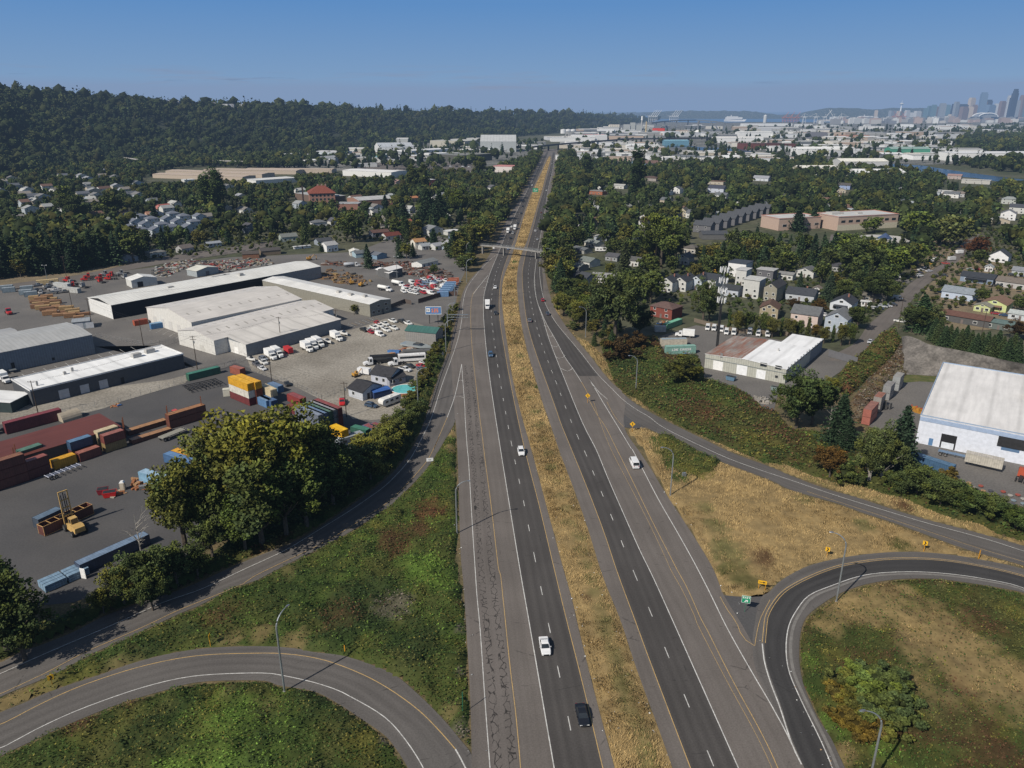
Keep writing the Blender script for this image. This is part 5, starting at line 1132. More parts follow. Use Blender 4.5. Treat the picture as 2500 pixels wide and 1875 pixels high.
def chassis(x,y,rz,lab,L=12,col=(.5,.5,.52),deck=False):
 e=empty('trailer_chassis' if not deck else 'flatbed_trailer',(*g2(x,y),0),rz,lab,'trailer')
 b=MB()
 for s in (-.5,.4):b.box(-L/2,L/2,s,s+.12,.95,1.25)
 for k in range(7):b.box(-L/2+k*L/6.2,-L/2+k*L/6.2+.12,-1.2,1.2,1.05,1.2)
 q=b.build('frame',MWP,e);q.color=(*col,1)
 if deck:q=MB().box(-L/2,L/2*.75,-1.22,1.22,1.26,1.4).build('deck',MWP,e);q.color=(.26,.25,.21,1)
 for x_ in (-L/2+.7,-L/2+2.0):
  for s in (-1,1):
   o=bpy.data.objects.new('wheel',wh(.48,.3));o.location=(x_,s*1.0,.48);link(o,e)
 return e
chassis(*td(540,680),ang(td(440,700),td(650,620)),'white skeleton trailer in front of the yellow container',9,(.5,.52,.6))
chassis(*td(1470,365),ang(td(1350,400),td(1600,300)),'low grey flatbed trailer beside the flat racks',9,(.2,.2,.19),True)
chassis(*td(1650,510),ang(td(1600,520),td(1700,490)),'trailer frame sticking out behind the orange-topped container',8,(.5,.5,.48))
truck('semi',*td(1500,210),ang(td(1650,150),td(1360,240)),(.50,.07,.05),'red tractor truck parked behind the long brown containers')
truck('semi',*td(-20,340),ang(td(100,300),td(-60,350)),(.6,.62,.64),'white truck cab at the left end of the maroon trailer')
base_c(td(60,350),td(430,250),1,'long maroon box trailer behind the red roofed shed',(.14,.03,.035),16,top=(.22,.045,.05),h=3.6)
def handler(x,y,rz,lab):
 e=empty('container_handler',(*g2(x,y),0),rz,lab,'forklift')
 YL=surf('handler_yellow',(.52,.34,.12),(.42,.27,.1),.8,.5,3,.15)
 b=MB();b.loft([[(-3.2,-1.2,1.0),(-3.2,1.2,1.0),(-3.2,1.1,2.2),(-3.2,-1.1,2.2)],[(-2.2,-1.3,.8),(-2.2,1.3,.8),(-2.2,1.2,2.5),(-2.2,-1.2,2.5)],[(1.2,-1.3,.8),(1.2,1.3,.8),(1.2,1.1,2.1),(1.2,-1.1,2.1)],[(2.6,-1.1,.7),(2.6,1.1,.7),(2.6,.9,1.5),(2.6,-.9,1.5)]]);b.build('body',YL,e)
 b=MB();b.box(-.6,1.0,-.8,.8,3.55,3.68)
 for xx in(-.55,.95):
  for yy in (-.75,.75):b.tube([(xx,yy,2.1),(xx,yy,3.6)],.07,4)
 c=b.build('cab',YL,e);MB().box(-.5,.9,-.72,.72,2.3,3.5).build('window',MGL,c)
 m=MB()
 for s in (-1.05,.85):
  m.box(3.0,3.35,s,s+.2,.3,9.6)
 for z in (1.2,3.2,5.2,7.2,9.4):m.box(3.02,3.3,-.9,.9,z,z+.22)
 m.build('mast',YL,e);m=MB()
 for s in (-.55,.4):m.box(3.36,3.6,s,s+.15,.5,8.6)
 m.cyl(3.2,0,.6,9.2,.1,6);m.box(3.38,3.75,-1.6,1.6,3.1,3.5);m.build('carriage',MDK,e)
 for xx,r in ((2.0,.85),(-2.2,.7)):
  for s in (-1,1):
   o=bpy.data.objects.new('wheel',wh(r,.55));o.location=(xx,s*1.45,r);link(o,e)
 return e
handler(*td(640,1165),ang(td(690,1190),td(590,1110)),'tall yellow container handler with raised mast holding the open-topped container')
e=empty('portable_toilet',(*g2(*td(1040,812)),0),.2,'white and tan portable toilet standing in the yard','portable toilet')
q=MB().box(-.6,.6,-.6,.6,0,2.1).build('cabin',MWP,e);q.color=(.42,.36,.28,1);q=MB().loft([[(-.62,-.62,2.1),(.62,-.62,2.1),(.62,.62,2.1),(-.62,.62,2.1)],[(-.3,-.5,2.45),(.3,-.5,2.45),(.3,.5,2.45),(-.3,.5,2.45)]]).build('roof',MSW,e)
q=MB().box(-.4,.4,-.65,-.6,.1,1.95).build('door',MWP,e);q.color=(.5,.45,.36,1)
def bin_(x,y,rz,lab,col,L=2.4,w=1.6,h=1.3,name='dumpster'):
 e=empty(name,(*g2(x,y),0),rz,lab,'dumpster');b=MB()
 b.loft([[(-L*.42,-w*.45,0.1),(L*.42,-w*.45,.1),(L*.42,w*.45,.1),(-L*.42,w*.45,.1)],[(-L/2,-w/2,h),(L/2,-w/2,h),(L/2,w/2,h),(-L/2,w/2,h)]],cap=True);q=b.build('body',MWP,e);q.color=(*col,1)
 q=MB().box(-L/2+.1,L/2-.1,-w/2+.1,w/2-.1,h+.005,h+.03).build('load',MDK,e)
 b=MB();b.box(-L/2-.05,L/2+.05,-w/2-.05,-w/2+.04,h-.1,h+.03).box(-L/2-.05,L/2+.05,w/2-.04,w/2+.05,h-.1,h+.03);q=b.build('rim',MWP,e);q.color=(*[c*1.2 for c in col],1)
bin_(*td(930,870),.35,'bright red dumpster standing in the middle of the yard',(.45,.02,.02),3.2,2,1.4);bin_(*td(872,845),.35,'maroon dumpster just left of the bright red one',(.20,.02,.03),2.6,2,1.4)
JC=[(.3,.12,.05),(.4,.37,.3),(.06,.15,.35),(.12,.11,.1),(.35,.2,.1),(.2,.2,.2),(.45,.2,.08)]
def junk(P,n,lab,seed,size=(1,2.2),cols=JC,name='junk_pile',cat='scrap',group=None,h=(.4,1.1),world=False):
 r=random.Random(seed);b=MB()
 cx,cy=P if world else g2(*P);k=0
 mats=[surf('scrap_%s_%d'%(name,i),c,None,1.5,.8) for i,c in enumerate(cols)] if name+'m' not in PROTO else PROTO[name+'m']
 PROTO[name+'m']=mats
 b.cyl(0,0,0,.07,size[1]*.9,9)
 for i in range(n):
  s=r.uniform(*size);w=s*r.uniform(.12,.5);hh=r.uniform(*h);a=r.uniform(0,PI);x=r.gauss(0,size[1]*.55);y=r.gauss(0,size[1]*.55)
  Mx=Matrix.Translation((x,y,0))@Matrix.Rotation(a,4,'Z')@Matrix.Rotation(r.uniform(-.12,.12),4,'Y')
  if r.random()<.3:b.cyl(0,0,0,hh,w*.6,8,r.randrange(len(mats)),M=Mx)
  else:b.box(-s/2,s/2,-w/2,w/2,0,hh,r.randrange(len(mats)),M=Mx)
 o=b.build(name,mats,None,(cx,cy,-.02));return tag(o,lab,cat,group)
junk(td(1180,760),14,'heap of scrap and parts beside the pale blue trailer body',3,(1,2.6));junk(td(1230,790),10,'orange and blue scrap pile at the edge of the big tree',4,(1,2));junk(td(990,840),7,'scattered boards beside the bright red dumpster',5,(.8,2),h=(.1,.4))
junk(tc(975,1280),8,'small rubbish heap on the kerb beside the fence',6,(.6,1.6),h=(.2,.6));junk(tc(880,940),5,'grey boxes against the wall of the low building',7,(.6,1))
def fence(pts,h,lab,name='chain_link_fence',step=3.,mat=None,solid=False,col=(.3,.3,.3),cat='fence',world=False,rail=True,post=.035):
 P=[NA(p if world else g2(*p)) for p in pts];e=empty(name,(*P[0],0),0,lab,cat);b=MB();s=MB()
 for a,c in zip(P[:-1],P[1:]):
  L=np.hypot(*(c-a));n=max(1,int(L/step));a0=a-P[0];c0=c-P[0]
  for k in range(n+1):
   p=a0+(c0-a0)*k/n;b.box(p[0]-post,p[0]+post,p[1]-post,p[1]+post,0,h)
  u=(c0-a0)/L;w=NA([-u[1],u[0]])
  if solid:
   q=w*.05;s.add([(a0[0]-q[0],a0[1]-q[1],.05),(c0[0]-q[0],c0[1]-q[1],.05),(c0[0]+q[0],c0[1]+q[1],.05),(a0[0]+q[0],a0[1]+q[1],.05),(a0[0]-q[0],a0[1]-q[1],h),(c0[0]-q[0],c0[1]-q[1],h),(c0[0]+q[0],c0[1]+q[1],h),(a0[0]+q[0],a0[1]+q[1],h)],[(0,3,2,1),(4,5,6,7),(0,1,5,4),(1,2,6,5),(2,3,7,6),(3,0,4,7)])
  else:
   for z in ((h-.05,h*.5,.15) if rail else (h-.05,)):s.tube([(a0[0],a0[1],z),(c0[0],c0[1],z)],.018,4)
   m=int(L/.9)
   for k in range(m):
    p=a0+u*(k*.9);q=a0+u*min(L,(k*.9+1.0));s.tube([(p[0],p[1],.1),(q[0],q[1],h-.1)],.008,3,cap=False);s.tube([(q[0],q[1],.1),(p[0],p[1],h-.1)],.008,3,cap=False)
 b.build('post',mat or MST,e);q=s.build('panel' if solid else 'mesh',MWP,e);q.color=(*col,1);return e
fence([tc(1430,1125),tc(1020,1245)],2.,'rolling gate topped with wire across the yard entrance','yard_gate',cat='gate')
fence([tc(1000,1250),tc(600,1345),tc(0,1440),tc(-150,1460)],1.9,'chain-link fence between the lane and the red roofed shed')
fence([tc(1470,1110),tc(1600,1060),tc(1900,960),tc(2100,880)],1.9,'chain-link fence behind the dark green container')
fence([t1(30,985),t1(400,1110),t1(640,1225),t1(850,1130),t1(1000,1090)],1.9,'chain-link fence around the lower edge of the gravel yard')
fence([tc(770,690),tc(1210,770),tc(1350,760),tc(1650,700)],1.8,'chain-link fence beside the big grey warehouse')
sp_=empty('parking_bays',(0,0,0));sp_['kind']='structure'
for k in range(12):
 a=tc(90+k*92,1035-k*23);b_=tc(90+k*92+45,1035-k*23+28)
 paint(NA([g2(*a),g2(*b_)]),.14,.0,WP,sp_,'bay_line')
for k in range(8):
 a=tc(1330+k*55,610+k*16);b_=tc(1260+k*55,650+k*16);paint(NA([g2(*a),g2(*b_)]),.12,.0,WP,sp_,'bay_line')
 a=t1(860+k*30,590-k*8);b_=t1(920+k*30,612-k*8);paint(NA([g2(*a),g2(*b_)]),.12,.0,YP if k%2 else WP,sp_,'bay_line')
building('dumpster_box','rust red roll-off bin beside the cream warehouse','dumpster',Frame(g2(*z1(690,812)),g2(*z1(840,785)),depth=2.6),2.2,0,wall=(.33,.08,.04),roof=(.3,.08,.05),over=0)
building('dumpster_box','blue roll-off bin beside the cream warehouse','dumpster',Frame(g2(*z1(875,850)),g2(*z1(1010,828)),depth=2.6),2.3,0,wall=(.07,.17,.33),roof=(.16,.28,.42),over=0)
building('storage_shed','small cream shed against the skylit warehouse','shed',Frame(g2(*z1(1300,1000)),g2(*z1(1435,1025)),depth=3),2.6,.0,wall=(.5,.45,.34),roof=(.55,.52,.42),over=.1)
building('storage_shed','small grey steel shed with twin skylights at the warehouse corner','shed',Frame(g2(*z1(1590,1050)),g2(*z1(1765,1055)),depth=5),3.2,.5,wall=(.3,.31,.3),roof=(.42,.42,.38),over=.1,units=[(1,3,1,1,.1),(3,3,1,1,.1)])
TK_='white box trucks parked along the warehouse'
a1=ang(t1(150,830),t1(270,900))
for p,l in ((t1(215,880),'white box truck, leftmost against the long grey wall'),(t1(270,862),'white box truck right beside the leftmost one'),(t1(520,815),'white box truck with a short box, first of three by the warehouse'),(t1(565,795),'white box truck, middle of three by the warehouse'),(t1(615,775),'white box truck, last of three by the warehouse'),(t1(770,725),'white box truck nearest the parked boats, right of the others')):
 truck('box',*p,a1-.0,(.72,.72,.70),l,TK_)
truck('trailer',*t1(362,835),a1,(.5,.04,.04),'red enclosed trailer beside the white box trucks',body=(.45,.035,.04))
truck('trailer',*t1(1000,1015),ang(t1(1040,1010),t1(960,1000)),(.6,.6,.6),'white enclosed trailer beside the small yellow digger',body=(.7,.7,.7))
def boat(x,y,rz,lab,L=6.5,col=(.68,.67,.64),name='motorboat',cabin=True):
 e=empty(name,(*g2(x,y),0),rz,lab,'boat');w=L*.17;b=MB()
 st=[(-L/2,w*.9,.7),(-L*.2,w,.65),(L*.2,w*.85,.75),(L*.4,w*.4,.95),(L/2,.04,1.2)]
 b.loft([[(x_,0,.35 if i<3 else .6),(x_,ww,z_),(x_,ww*.98,1.35+i*.04),(x_,-ww*.98,1.35+i*.04),(x_,-ww,z_)] for i,(x_,ww,z_) in enumerate(st)]);q=b.build('hull',MPT,e);q.color=(*col,1)
 if cabin:q=MB().loft([[(-L*.1,-w*.6,1.3),(L*.22,-w*.5,1.35),(L*.22,w*.5,1.35),(-L*.1,w*.6,1.3)],[(-L*.08,-w*.5,2.0),(L*.1,-w*.42,2.0),(L*.1,w*.42,2.0),(-L*.08,w*.5,2.0)]]).build('cabin',MGL,e)
 q=MB().box(-L*.4,L*.3,-.4,.4,.2,.4).build('boat_trailer',MDK,e)
 return e
boat(*t1(830,685),a1,'white motorboat on a trailer beside the last box truck');boat(*t1(690,752),a1,'white motorboat between the box trucks');boat(*t1(50,905),a1+.2,'covered boat among the cars at the left corner of the gravel yard',5)
boat(*t1(1450,790),ang(t1(1370,770),t1(1540,800)),'old grey fishing boat beside the weathered barn',15,(.25,.28,.29),name='fishing_boat')
junk(t1(1350,830),20,'long heap of rusty trailers and beams in front of the old fishing boat',8,(2,6),[(.16,.08,.05),(.1,.07,.06),(.2,.15,.12)])
cv=[('pickup',150,925,0,(.65,.65,.63),'white flatbed pickup at the left corner of the gravel yard'),('pickup',95,945,0,(.1,.1,.11),'black pickup behind the white one at the left corner'),('suv',150,895,.2,(.16,.18,.22),'dark grey car behind the covered boat'),('sedan',140,975,.1,(.6,.6,.6),'white car parked in the lowest row of the left corner'),
 ('sedan',350,1105,2.9,(.02,.02,.022),'black sedan parked alone beside the chain-link fence'),
 ('pickup',1000,650,0,(.02,.02,.02),'black pickup at the left end of the parked work trucks'),('pickup',1040,655,0,(.65,.65,.64),'white pickup next to the black one in the work truck rows'),('pickup',1085,630,0,(.66,.66,.64),'white pickup in the second column of the work trucks'),('pickup',1130,615,0,(.66,.66,.64),'white pickup in the third column of the work trucks'),
 ('pickup',1175,600,0,(.66,.66,.64),'white pickup behind the third column of work trucks'),('pickup',1185,650,0,(.68,.68,.66),'white pickup in the front row of the work trucks'),('pickup',1250,635,0,(.68,.68,.66),'white pickup at the right end of the front row'),('pickup',1240,575,0,(.66,.66,.64),'white pickup with a red bed load at the back'),('pickup',1370,595,0,(.66,.66,.64),'white cab pickup farthest right behind the work trucks'),('pickup',1320,578,0,(.04,.04,.04),'black stake bed pickup at the back right'),
 ('hatch',1110,590,0,(.35,.03,.03),'red car between the white pickups'),('hatch',1060,668,0,(.30,.02,.03),'dark red car in front of the white box van'),('sedan',1415,628,.3,(.30,.03,.03),'red car beside the dry weeds right of the work trucks'),
 ('van',1130,690,0,(.74,.74,.73),'tall white van in front of the work trucks'),
 ('pickup',1345,985,.3,(.62,.63,.64),'silver pickup before the bus beside the grey house'),('sedan',1480,980,.1,(.10,.11,.15),'dark blue sedan behind the grey house'),('sedan',1480,955,.1,(.40,.03,.04),'red car right of the grey house'),('sedan',1505,930,.1,(.6,.6,.6),'white car behind the red one near the hedge'),('sedan',1390,955,.1,(.03,.03,.03),'black car in front of the white bus'),
 ('pickup',815,1260,-.5,(.48,.02,.02),'red pickup in front of the dark-roofed cottage'),('suv',1060,1290,.45,(.04,.07,.12),'dark blue car beside the camper trailer')]
for kd,x,y,da,cl,lb in cv:car(kd,*t1(x,y),a1+da,cl,lb,'cars parked in the gravel yard',lite=True,z=0)
truck('semi',*t1(1065,935),ang(t1(1150,925),t1(1020,945)),(.7,.7,.7),'white tractor truck pulling the black coach body');truck('bus',*t1(1165,915),ang(t1(1250,905),t1(1080,915)),(.02,.02,.02),'black coach body behind the white tractor truck',body=(.02,.02,.022))
truck('semi',*t1(1275,938),ang(t1(1350,930),t1(1240,945)),(.7,.7,.7),'white tractor truck in front of the white bus');truck('bus',*t1(1400,905),ang(t1(1480,900),t1(1320,910)),(.7,.7,.7),'white passenger bus with dark window band beside the black coach',body=(.68,.67,.66))
truck('bus',*t1(1440,870),ang(t1(1520,860),t1(1330,865)),(.7,.7,.7),'black and white coach standing behind the white bus',body=(.12,.12,.12))
truck('rv',*t1(1215,1270),ang(t1(1300,1220),t1(1120,1290)),(.7,.7,.7),'white camper trailer parked beside the swimming pool fence',body=(.66,.65,.62))
def gable_pair(A,B,dep,h,rise,lab,wall,roof,**k):return building('house',lab,'house',Frame(g2(*A),g2(*B),depth=dep),h,rise,k.pop('axis','x'),wall,roof,rmat=MRF,over=.5,**k)
gable_pair(t1(1060,1085),t1(1225,1115),8.5,3.6,2.0,'pale grey cottage with charcoal roof and porch beside the gravel yard',(.42,.44,.50),(.045,.045,.05),wins=[('F',2,1.2,1.1,1.2),('F',5,1.2,1,1.2),('F',8.5,1.2,1,1.2)],doors=[('L',2,.05,2.4,2.0,(.02,.02,.02))])
gable_pair(t1(1215,1120),t1(1350,1085),5.5,2.7,1.3,'porch wing with charcoal roof on the pale grey cottage',(.30,.31,.36),(.045,.045,.05),wins=[('F',1,1,1.2,1.1),('F',4,1,1.2,1.1)])
gable_pair(t1(870,1200),t1(990,1240),9,3.2,1.9,'smaller white cottage with charcoal roof beside the red pickup',(.44,.46,.50),(.04,.04,.045),wins=[('F',2,1.2,1.1,1.1)],doors=[('R',2,.05,1.1,2.1,(.06,.05,.05))])
e=building('canopy','blue tarpaulin carport between the cottage and the camper','canopy',Frame(g2(*t1(1085,1225)),g2(*t1(1225,1190)),depth=4),2.2,.5,'x',(.03,.05,.12),(.045,.12,.36),rmat=MRF,over=.1)
e=empty('swimming_pool',(*g2(*t1(1340,1165)),0),0,'round above-ground swimming pool with turquoise water and wooden sides','pool')
b=MB();r=4.6
b.cyl(0,0,0,1.15,r,32);q=b.build('pool_wall',MWP,e);q.color=(.32,.14,.08,1)
MB().loft([[(cos(2*PI*k/32)*q_,sin(2*PI*k/32)*q_,z_) for k in range(32)] for q_,z_ in ((r+.12,1.15),(r+.12,1.25),(r-.2,1.25),(r-.2,1.16))],cap=False).build('pool_rim',MSW,e)
WTR=surf('pool_water',(.10,.42,.42),(.14,.50,.48),.8,.08,2,.12,spec=.6);MB().cyl(0,0,1.16,1.19,r-.2,32).build('pool_water',WTR,e)
e=building('barn','weathered grey barn with green metal roof beside the hedge','barn',Frame(g2(*t1(1350,745)),g2(*t1(1605,770)),depth=8),5.2,1.5,'x',(.24,.23,.215),(.05,.13,.115),wmat=M['siding'],over=.3)
def excavator(x,y,rz,lab,s=1.,col=(.45,.24,.04),world=False):
 wx,wy=(x,y) if world else g2(x,y)
 e=empty('excavator',(wx,wy,0),rz,lab,'excavator');e.scale=(s,s,s)
 for q_ in (-1,1):MB().loft([[(x_,q_*1.1-.25,z0),(x_,q_*1.1+.25,z0),(x_,q_*1.1+.25,z1_),(x_,q_*1.1-.25,z1_)] for x_,z0,z1_ in ((-1.8,.3,.6),(-1.4,0,.8),(1.4,0,.8),(1.8,.3,.6))]).build('track',MRB,e)
 q=MB().box(-1.6,.6,-1.2,1.2,.9,1.9).box(-1.7,-1.1,-1.1,1.1,1.0,2.2).build('body',MPT,e);q.color=(*col,1)
 c=MB().box(.1,1.3,.1,1.15,.95,2.7).build('cab',MPT,e);c.color=(*col,1);MB().box(.2,1.33,.05,1.2,1.7,2.5).build('window',MGL,c)
 q=MB().tube([(.8,-.4,1.4),(3.2,-.4,3.6),(4.9,-.4,2.4)],.2,5).tube([(4.9,-.4,2.4),(4.6,-.4,.9)],.16,5).build('arm',MPT,e);q.color=(*col,1)
 MB().loft([[(4.2,-.8,.9),(4.2,0,.9),(5.0,0,.9),(5.0,-.8,.9)],[(4.4,-.7,.1),(4.4,-.1,.1),(4.8,-.1,.1),(4.8,-.7,.1)]]).build('bucket',MDK,e);return e
excavator(*t1(930,1035),.8,'small yellow digger beside the white enclosed trailer',.75)
e=empty('billboard',(*g2(*t1(1587,588)),0),0,'billboard with blue face and orange number on two posts','billboard')
for s in (-2.,2.):MB().cyl(s,.35,0,4.,.16,8).build('post',MDK,e)
hb=hgt(*t1(1587,588),t1(1587,508)[1]);ht=hgt(*t1(1587,588),t1(1587,445)[1]);hb=max(3.2,hb)
bw=7.4
p=MB().box(-bw/2,bw/2,0,.3,hb,ht).build('panel',MSW,e);MB().box(-bw/2+.15,bw/2-.15,-.03,0,hb+.15,ht-.15).build('poster',M['sign_blue'],p)
b=MB();H_=ht-hb
def flat(mb,polys,y):
 for pl in polys:mb.loft([[(a,y-.02,c) for a,c in pl],[(a,y,c) for a,c in pl]])
flat(b,word('125',-.9,hb+H_*.25,H_*.5,.85),-.035);b.build('lettering',M['sign_orange'],p)
b=MB();flat(b,[[(-bw/2+.4,hb+H_*.3),(-bw/2+2.1,hb+H_*.3),(-bw/2+2.1,hb+H_*.8),(-bw/2+.4,hb+H_*.8)]],-.035);b.build('logo',MSW,p)
b=MB();flat(b,word('CU',-bw/2+.6,hb+H_*.42,H_*.24,.5),-.06);b.build('lettering',M['sign_black'],p)
MB().box(-bw/2,bw/2,-.9,-.0,hb-.12,hb-.02).build('catwalk',MST,e)
def scatter(polyS,n,seed,mind):
 r=np.random.default_rng(seed);P=NA([g2(*p) for p in polyS]);x0,y0=P.min(0);x1,y1=P.max(0);out=[]
 t=0
 while len(out)<n and t<n*60:
  t+=1;x=r.uniform(x0,x1);y=r.uniform(y0,y1)
  if not inpoly(NA([x]),NA([y]),P)[0]:continue
  if all((x-a)**2+(y-b)**2>mind**2 for a,b in out):out.append((x,y))
 return out
rnd=random.Random(5)
LUM=[(.30,.17,.09),(.36,.24,.12),(.22,.12,.07)]
k=0
for (x,y) in scatter([z2(540,760),z2(840,730),z2(1080,900),z2(1480,1060),z2(1420,1095),z2(900,1060),z2(700,960),z2(560,860)],26,1,4.2):
 cl=LUM[k%3];k+=1;L=rnd.uniform(4.5,6.5);hh=rnd.uniform(1,2.2);b=MB()
 for i in range(3):b.box(-L/2,L/2,-1.1,1.1,.15+i*hh/3,.15+(i+1)*hh/3-.12)
 for i in (-1,1):b.box(i*L*.3-.1,i*L*.3+.1,-1.15,1.15,0,.15)
 q=b.build('lumber_stack',MWP,None,(x,y,0),.45+rnd.uniform(-.08,.08));q.color=(*cl,1);tag(q,'stack of brown timber in the lumber rows behind the grey warehouse','lumber stack','lumber stacks')
k=0
for (x,y) in scatter([z2(1130,440),z2(1500,380),z2(2100,300),z2(2180,440),z2(1900,480),z2(1640,560),z2(1250,620)],13,2,6.5):
 truck('semi',x,y,rnd.uniform(2.4,4.0),(.42,.03,.025) if k%3 else (.3,.3,.3),'stripped tractor truck in the wrecking rows by the upper left street','wrecked trucks at the upper left',world=True);k+=1
k=0
for (x,y) in scatter([z2(560,560),z2(860,480),z2(1150,560),z2(1150,660),z2(700,700),z2(500,680)],12,3,5.):
 car('pickup',x,y,rnd.uniform(0,6),rnd.choice([(.3,.3,.3),(.1,.1,.1),(.5,.5,.5)]),'dismantled vehicle in the dense scrap rows at the left','scrap vehicles at the left',lite=True,world=True)
for (x,y) in scatter([z2(0,620),z2(360,600),z2(520,760),z2(300,760),z2(0,700)],5,4,7):
 a=rnd.uniform(-.1,.1)+.45;container((x,y),(x+cos(a),y+sin(a)),0,'grey blue container at the far left of the lumber yard',(.20,.25,.28),6.06,world=True,top=(.33,.37,.40),group='grey containers at the far left')
truck('semi',*z2(150,1010),ang(z2(80,960),z2(170,1030)),(.45,.03,.03),'red tractor truck standing alone at the left edge of the lumber yard')
for i,(px,col) in enumerate(((z2(900,560),(.45,.46,.45)),(z2(1060,640),(.42,.42,.40)),(z2(620,530),(.50,.38,.2)))):
 x,y=g2(*px);a=-.35 if i<2 else .5;container((x,y),(x+cos(a),y+sin(a)),0,('pale trailer body lying left of the red wrecks','second pale trailer body beside the red wrecks','tan trailer body below the tall floodlight')[i],col,11,world=True,top=[c*1.2 for c in col],group=None)
k=0
for (x,y) in scatter([z1(940,180),z1(1100,90),z1(1500,90),z1(2100,60),z1(2200,110),z1(1700,190),z1(1650,210),z1(1250,170),z1(1000,260)],60,5,4.4):
 junk((x,y),7,'heap of beams and machine parts in the scrapyard behind the long warehouse',50+k%9,(1.5,4),[(.36,.36,.34),(.15,.11,.08),(.08,.08,.08),(.26,.22,.16),(.26,.05,.04)],name='scrap_heap',group='scrap heaps behind the long warehouse',world=True);k+=1
for (x,y) in scatter([z3(690,270),z3(900,210),z3(1200,300),z3(1180,350),z3(1050,350),z3(850,320)],16,6,4.5):
 junk((x,y),8,'rusty machine parts in the yard right of the long warehouse',60+k%9,(1.5,4),[(.2,.12,.06),(.16,.12,.09),(.08,.08,.08),(.28,.19,.08)],name='machine_part',group='machine parts right of the long warehouse',world=True);k+=1
for (x,y) in scatter([z3(850,180),z3(1380,150),z3(1700,150),z3(2000,250),z3(1950,300),z3(1560,250),z3(1560,200),z3(1250,170),z3(860,150)],40,7,4.8):
 junk((x,y),8,'pile of scrap steel along the upper edge of the truck yard',70+k%9,(1.5,5),[(.14,.08,.055),(.1,.09,.08),(.08,.08,.08),(.26,.24,.22),(.2,.06,.04)],name='steel_scrap',group='scrap steel along the truck yard',world=True);k+=1
excavator(*z3(1100,345),2.,'yellow excavator among the machine parts',.9);excavator(*z3(1190,365),1.,'old yellow loader in front of the excavator',.9);excavator(*z3(720,130),.5,'orange yellow digger at the top of the scrapyard',1.)
truck('tank',*z3(1400,405),ang(z3(1350,395),z3(1480,420)),(.7,.7,.7),'white tank truck, nearer of the two beside the parked cars',body=(.72,.72,.70));truck('tank',*z3(1520,360),ang(z3(1450,340),z3(1580,370)),(.7,.7,.7),'white tank truck, farther of the two beside the parked cars',body=(.72,.72,.70));truck('tank',*z3(1105,190),.3,(.6,.6,.6),'grey tanker beside the red wreck at the back',body=(.4,.42,.45))
k=0;cc=[(.66,.66,.65),(.66,.66,.65),(.35,.03,.04),(.62,.62,.61),(.45,.45,.47),(.40,.05,.05),(.16,.22,.32),(.7,.7,.69)]
for (x,y) in scatter([z3(1560,420),z3(1600,370),z3(1650,330),z3(1800,275),z3(1940,300),z3(2000,340),z3(1960,400),z3(1930,450),z3(1820,455),z3(1640,440)],40,8,3.6):
 cl=cc[k%8];car(('pickup','van','pickup','sedan')[k%4],x,y,a1+rnd.uniform(-.25,.25),cl,('red and dark' if cl[1]<.1 else 'white and grey')+' vehicle in the crowded truck yard next to the ramp','vehicles crowded in the truck yard '+('(red)' if cl[1]<.1 else '(white)'),lite=True,world=True,z=0);k+=1
for i in range(8):
 px=z3(2020-i*14,335+i*18);x,y=g2(*px);a=0.12
 container((x-3,y),(x-3+cos(a),y+sin(a)),0,('rust orange' if i in(0,1) else 'blue')+' container in the row between the truck yard and the ramp',(.35,.1,.05) if i in (0,1) else (.12,.22,.38),6.06,world=True,top=(.45,.16,.09) if i in(0,1) else (.20,.32,.48),group='containers beside the ramp (%s)'%('orange' if i in(0,1) else 'blue'))
fence([z3(1440,570),z3(1580,515),z3(1640,530)],2.2,'low dark wall curving beside the white-roofed warehouse','boundary_wall',solid=True,col=(.10,.08,.07),cat='wall')
fence([z3(1700,520),z3(1930,450),z3(2050,450)],2.4,'dark wall in front of the crowded truck yard','boundary_wall',solid=True,col=(.09,.06,.05),cat='wall')
gr=T1((1800,400),(1785,520),(1745,700),(1700,860),(1640,1010),(1580,1200),(1520,1390))
P=wl(gr,6,1);e=empty('guardrail',(*P[0],0),0,'weathered steel guardrail between the hedge and the left ramp','guardrail');c0=P-P[0];c0=resample(c0,70)
b=MB()
for k in range(0,70):x,y=c0[k];b.box(x-.09,x+.09,y-.09,y+.09,0,.75)
b.build('post',M['wood_pole'],e)
rail=offset(c0,-.14);b=MB();b.loft([[(x,y,.45),(x+.04,y,.5),(x,y,.6),(x+.04,y,.7),(x,y,.78)] for x,y in rail],cap=False,close=False);b.build('rail',MST,e)
PW=[]
for (bx,by,ty,lab,kw) in ((*tc(325,1360),tc(270,1070)[1],'utility pole at the left end of the low white-roofed building',dict(arms=1)),(*tc(1665,972),tc(1632,690)[1],'utility pole beside the lane right of the low building',dict(arms=2,tf=True)),(*tc(1210,770),tc(1165,550)[1],'utility pole in the middle of the warehouse court',dict(arms=0)),
 (*tc(775,600),tc(730,375)[1],'utility pole beside the white end wall of the long warehouse',dict(arms=1)),(*tc(618,490),tc(575,300)[1],'utility pole behind the lumber stacks',dict(arms=0)),(*tc(560,190),tc(523,20)[1],'utility pole in front of the dark conifers',dict(arms=1)),
 (*t1(300,770),t1(278,530)[1],'utility pole standing at the long grey warehouse wall',dict(arms=1,tf=True)),(*t1(770,640),t1(765,470)[1],'utility pole with white transformers at the corner of the warehouse',dict(arms=1,tf=True)),(*t1(220,1080),t1(190,890)[1],'bare utility pole at the left corner of the gravel yard',dict(arms=0)),(*t1(850,1370),t1(828,1080)[1],'utility pole beside the wide container row',dict(arms=1,tf=True))):
 upole(bx,by,lab,max(8,hgt(bx,by,ty)),RU(-.3,.3),**kw);PW.append(UP[-1])
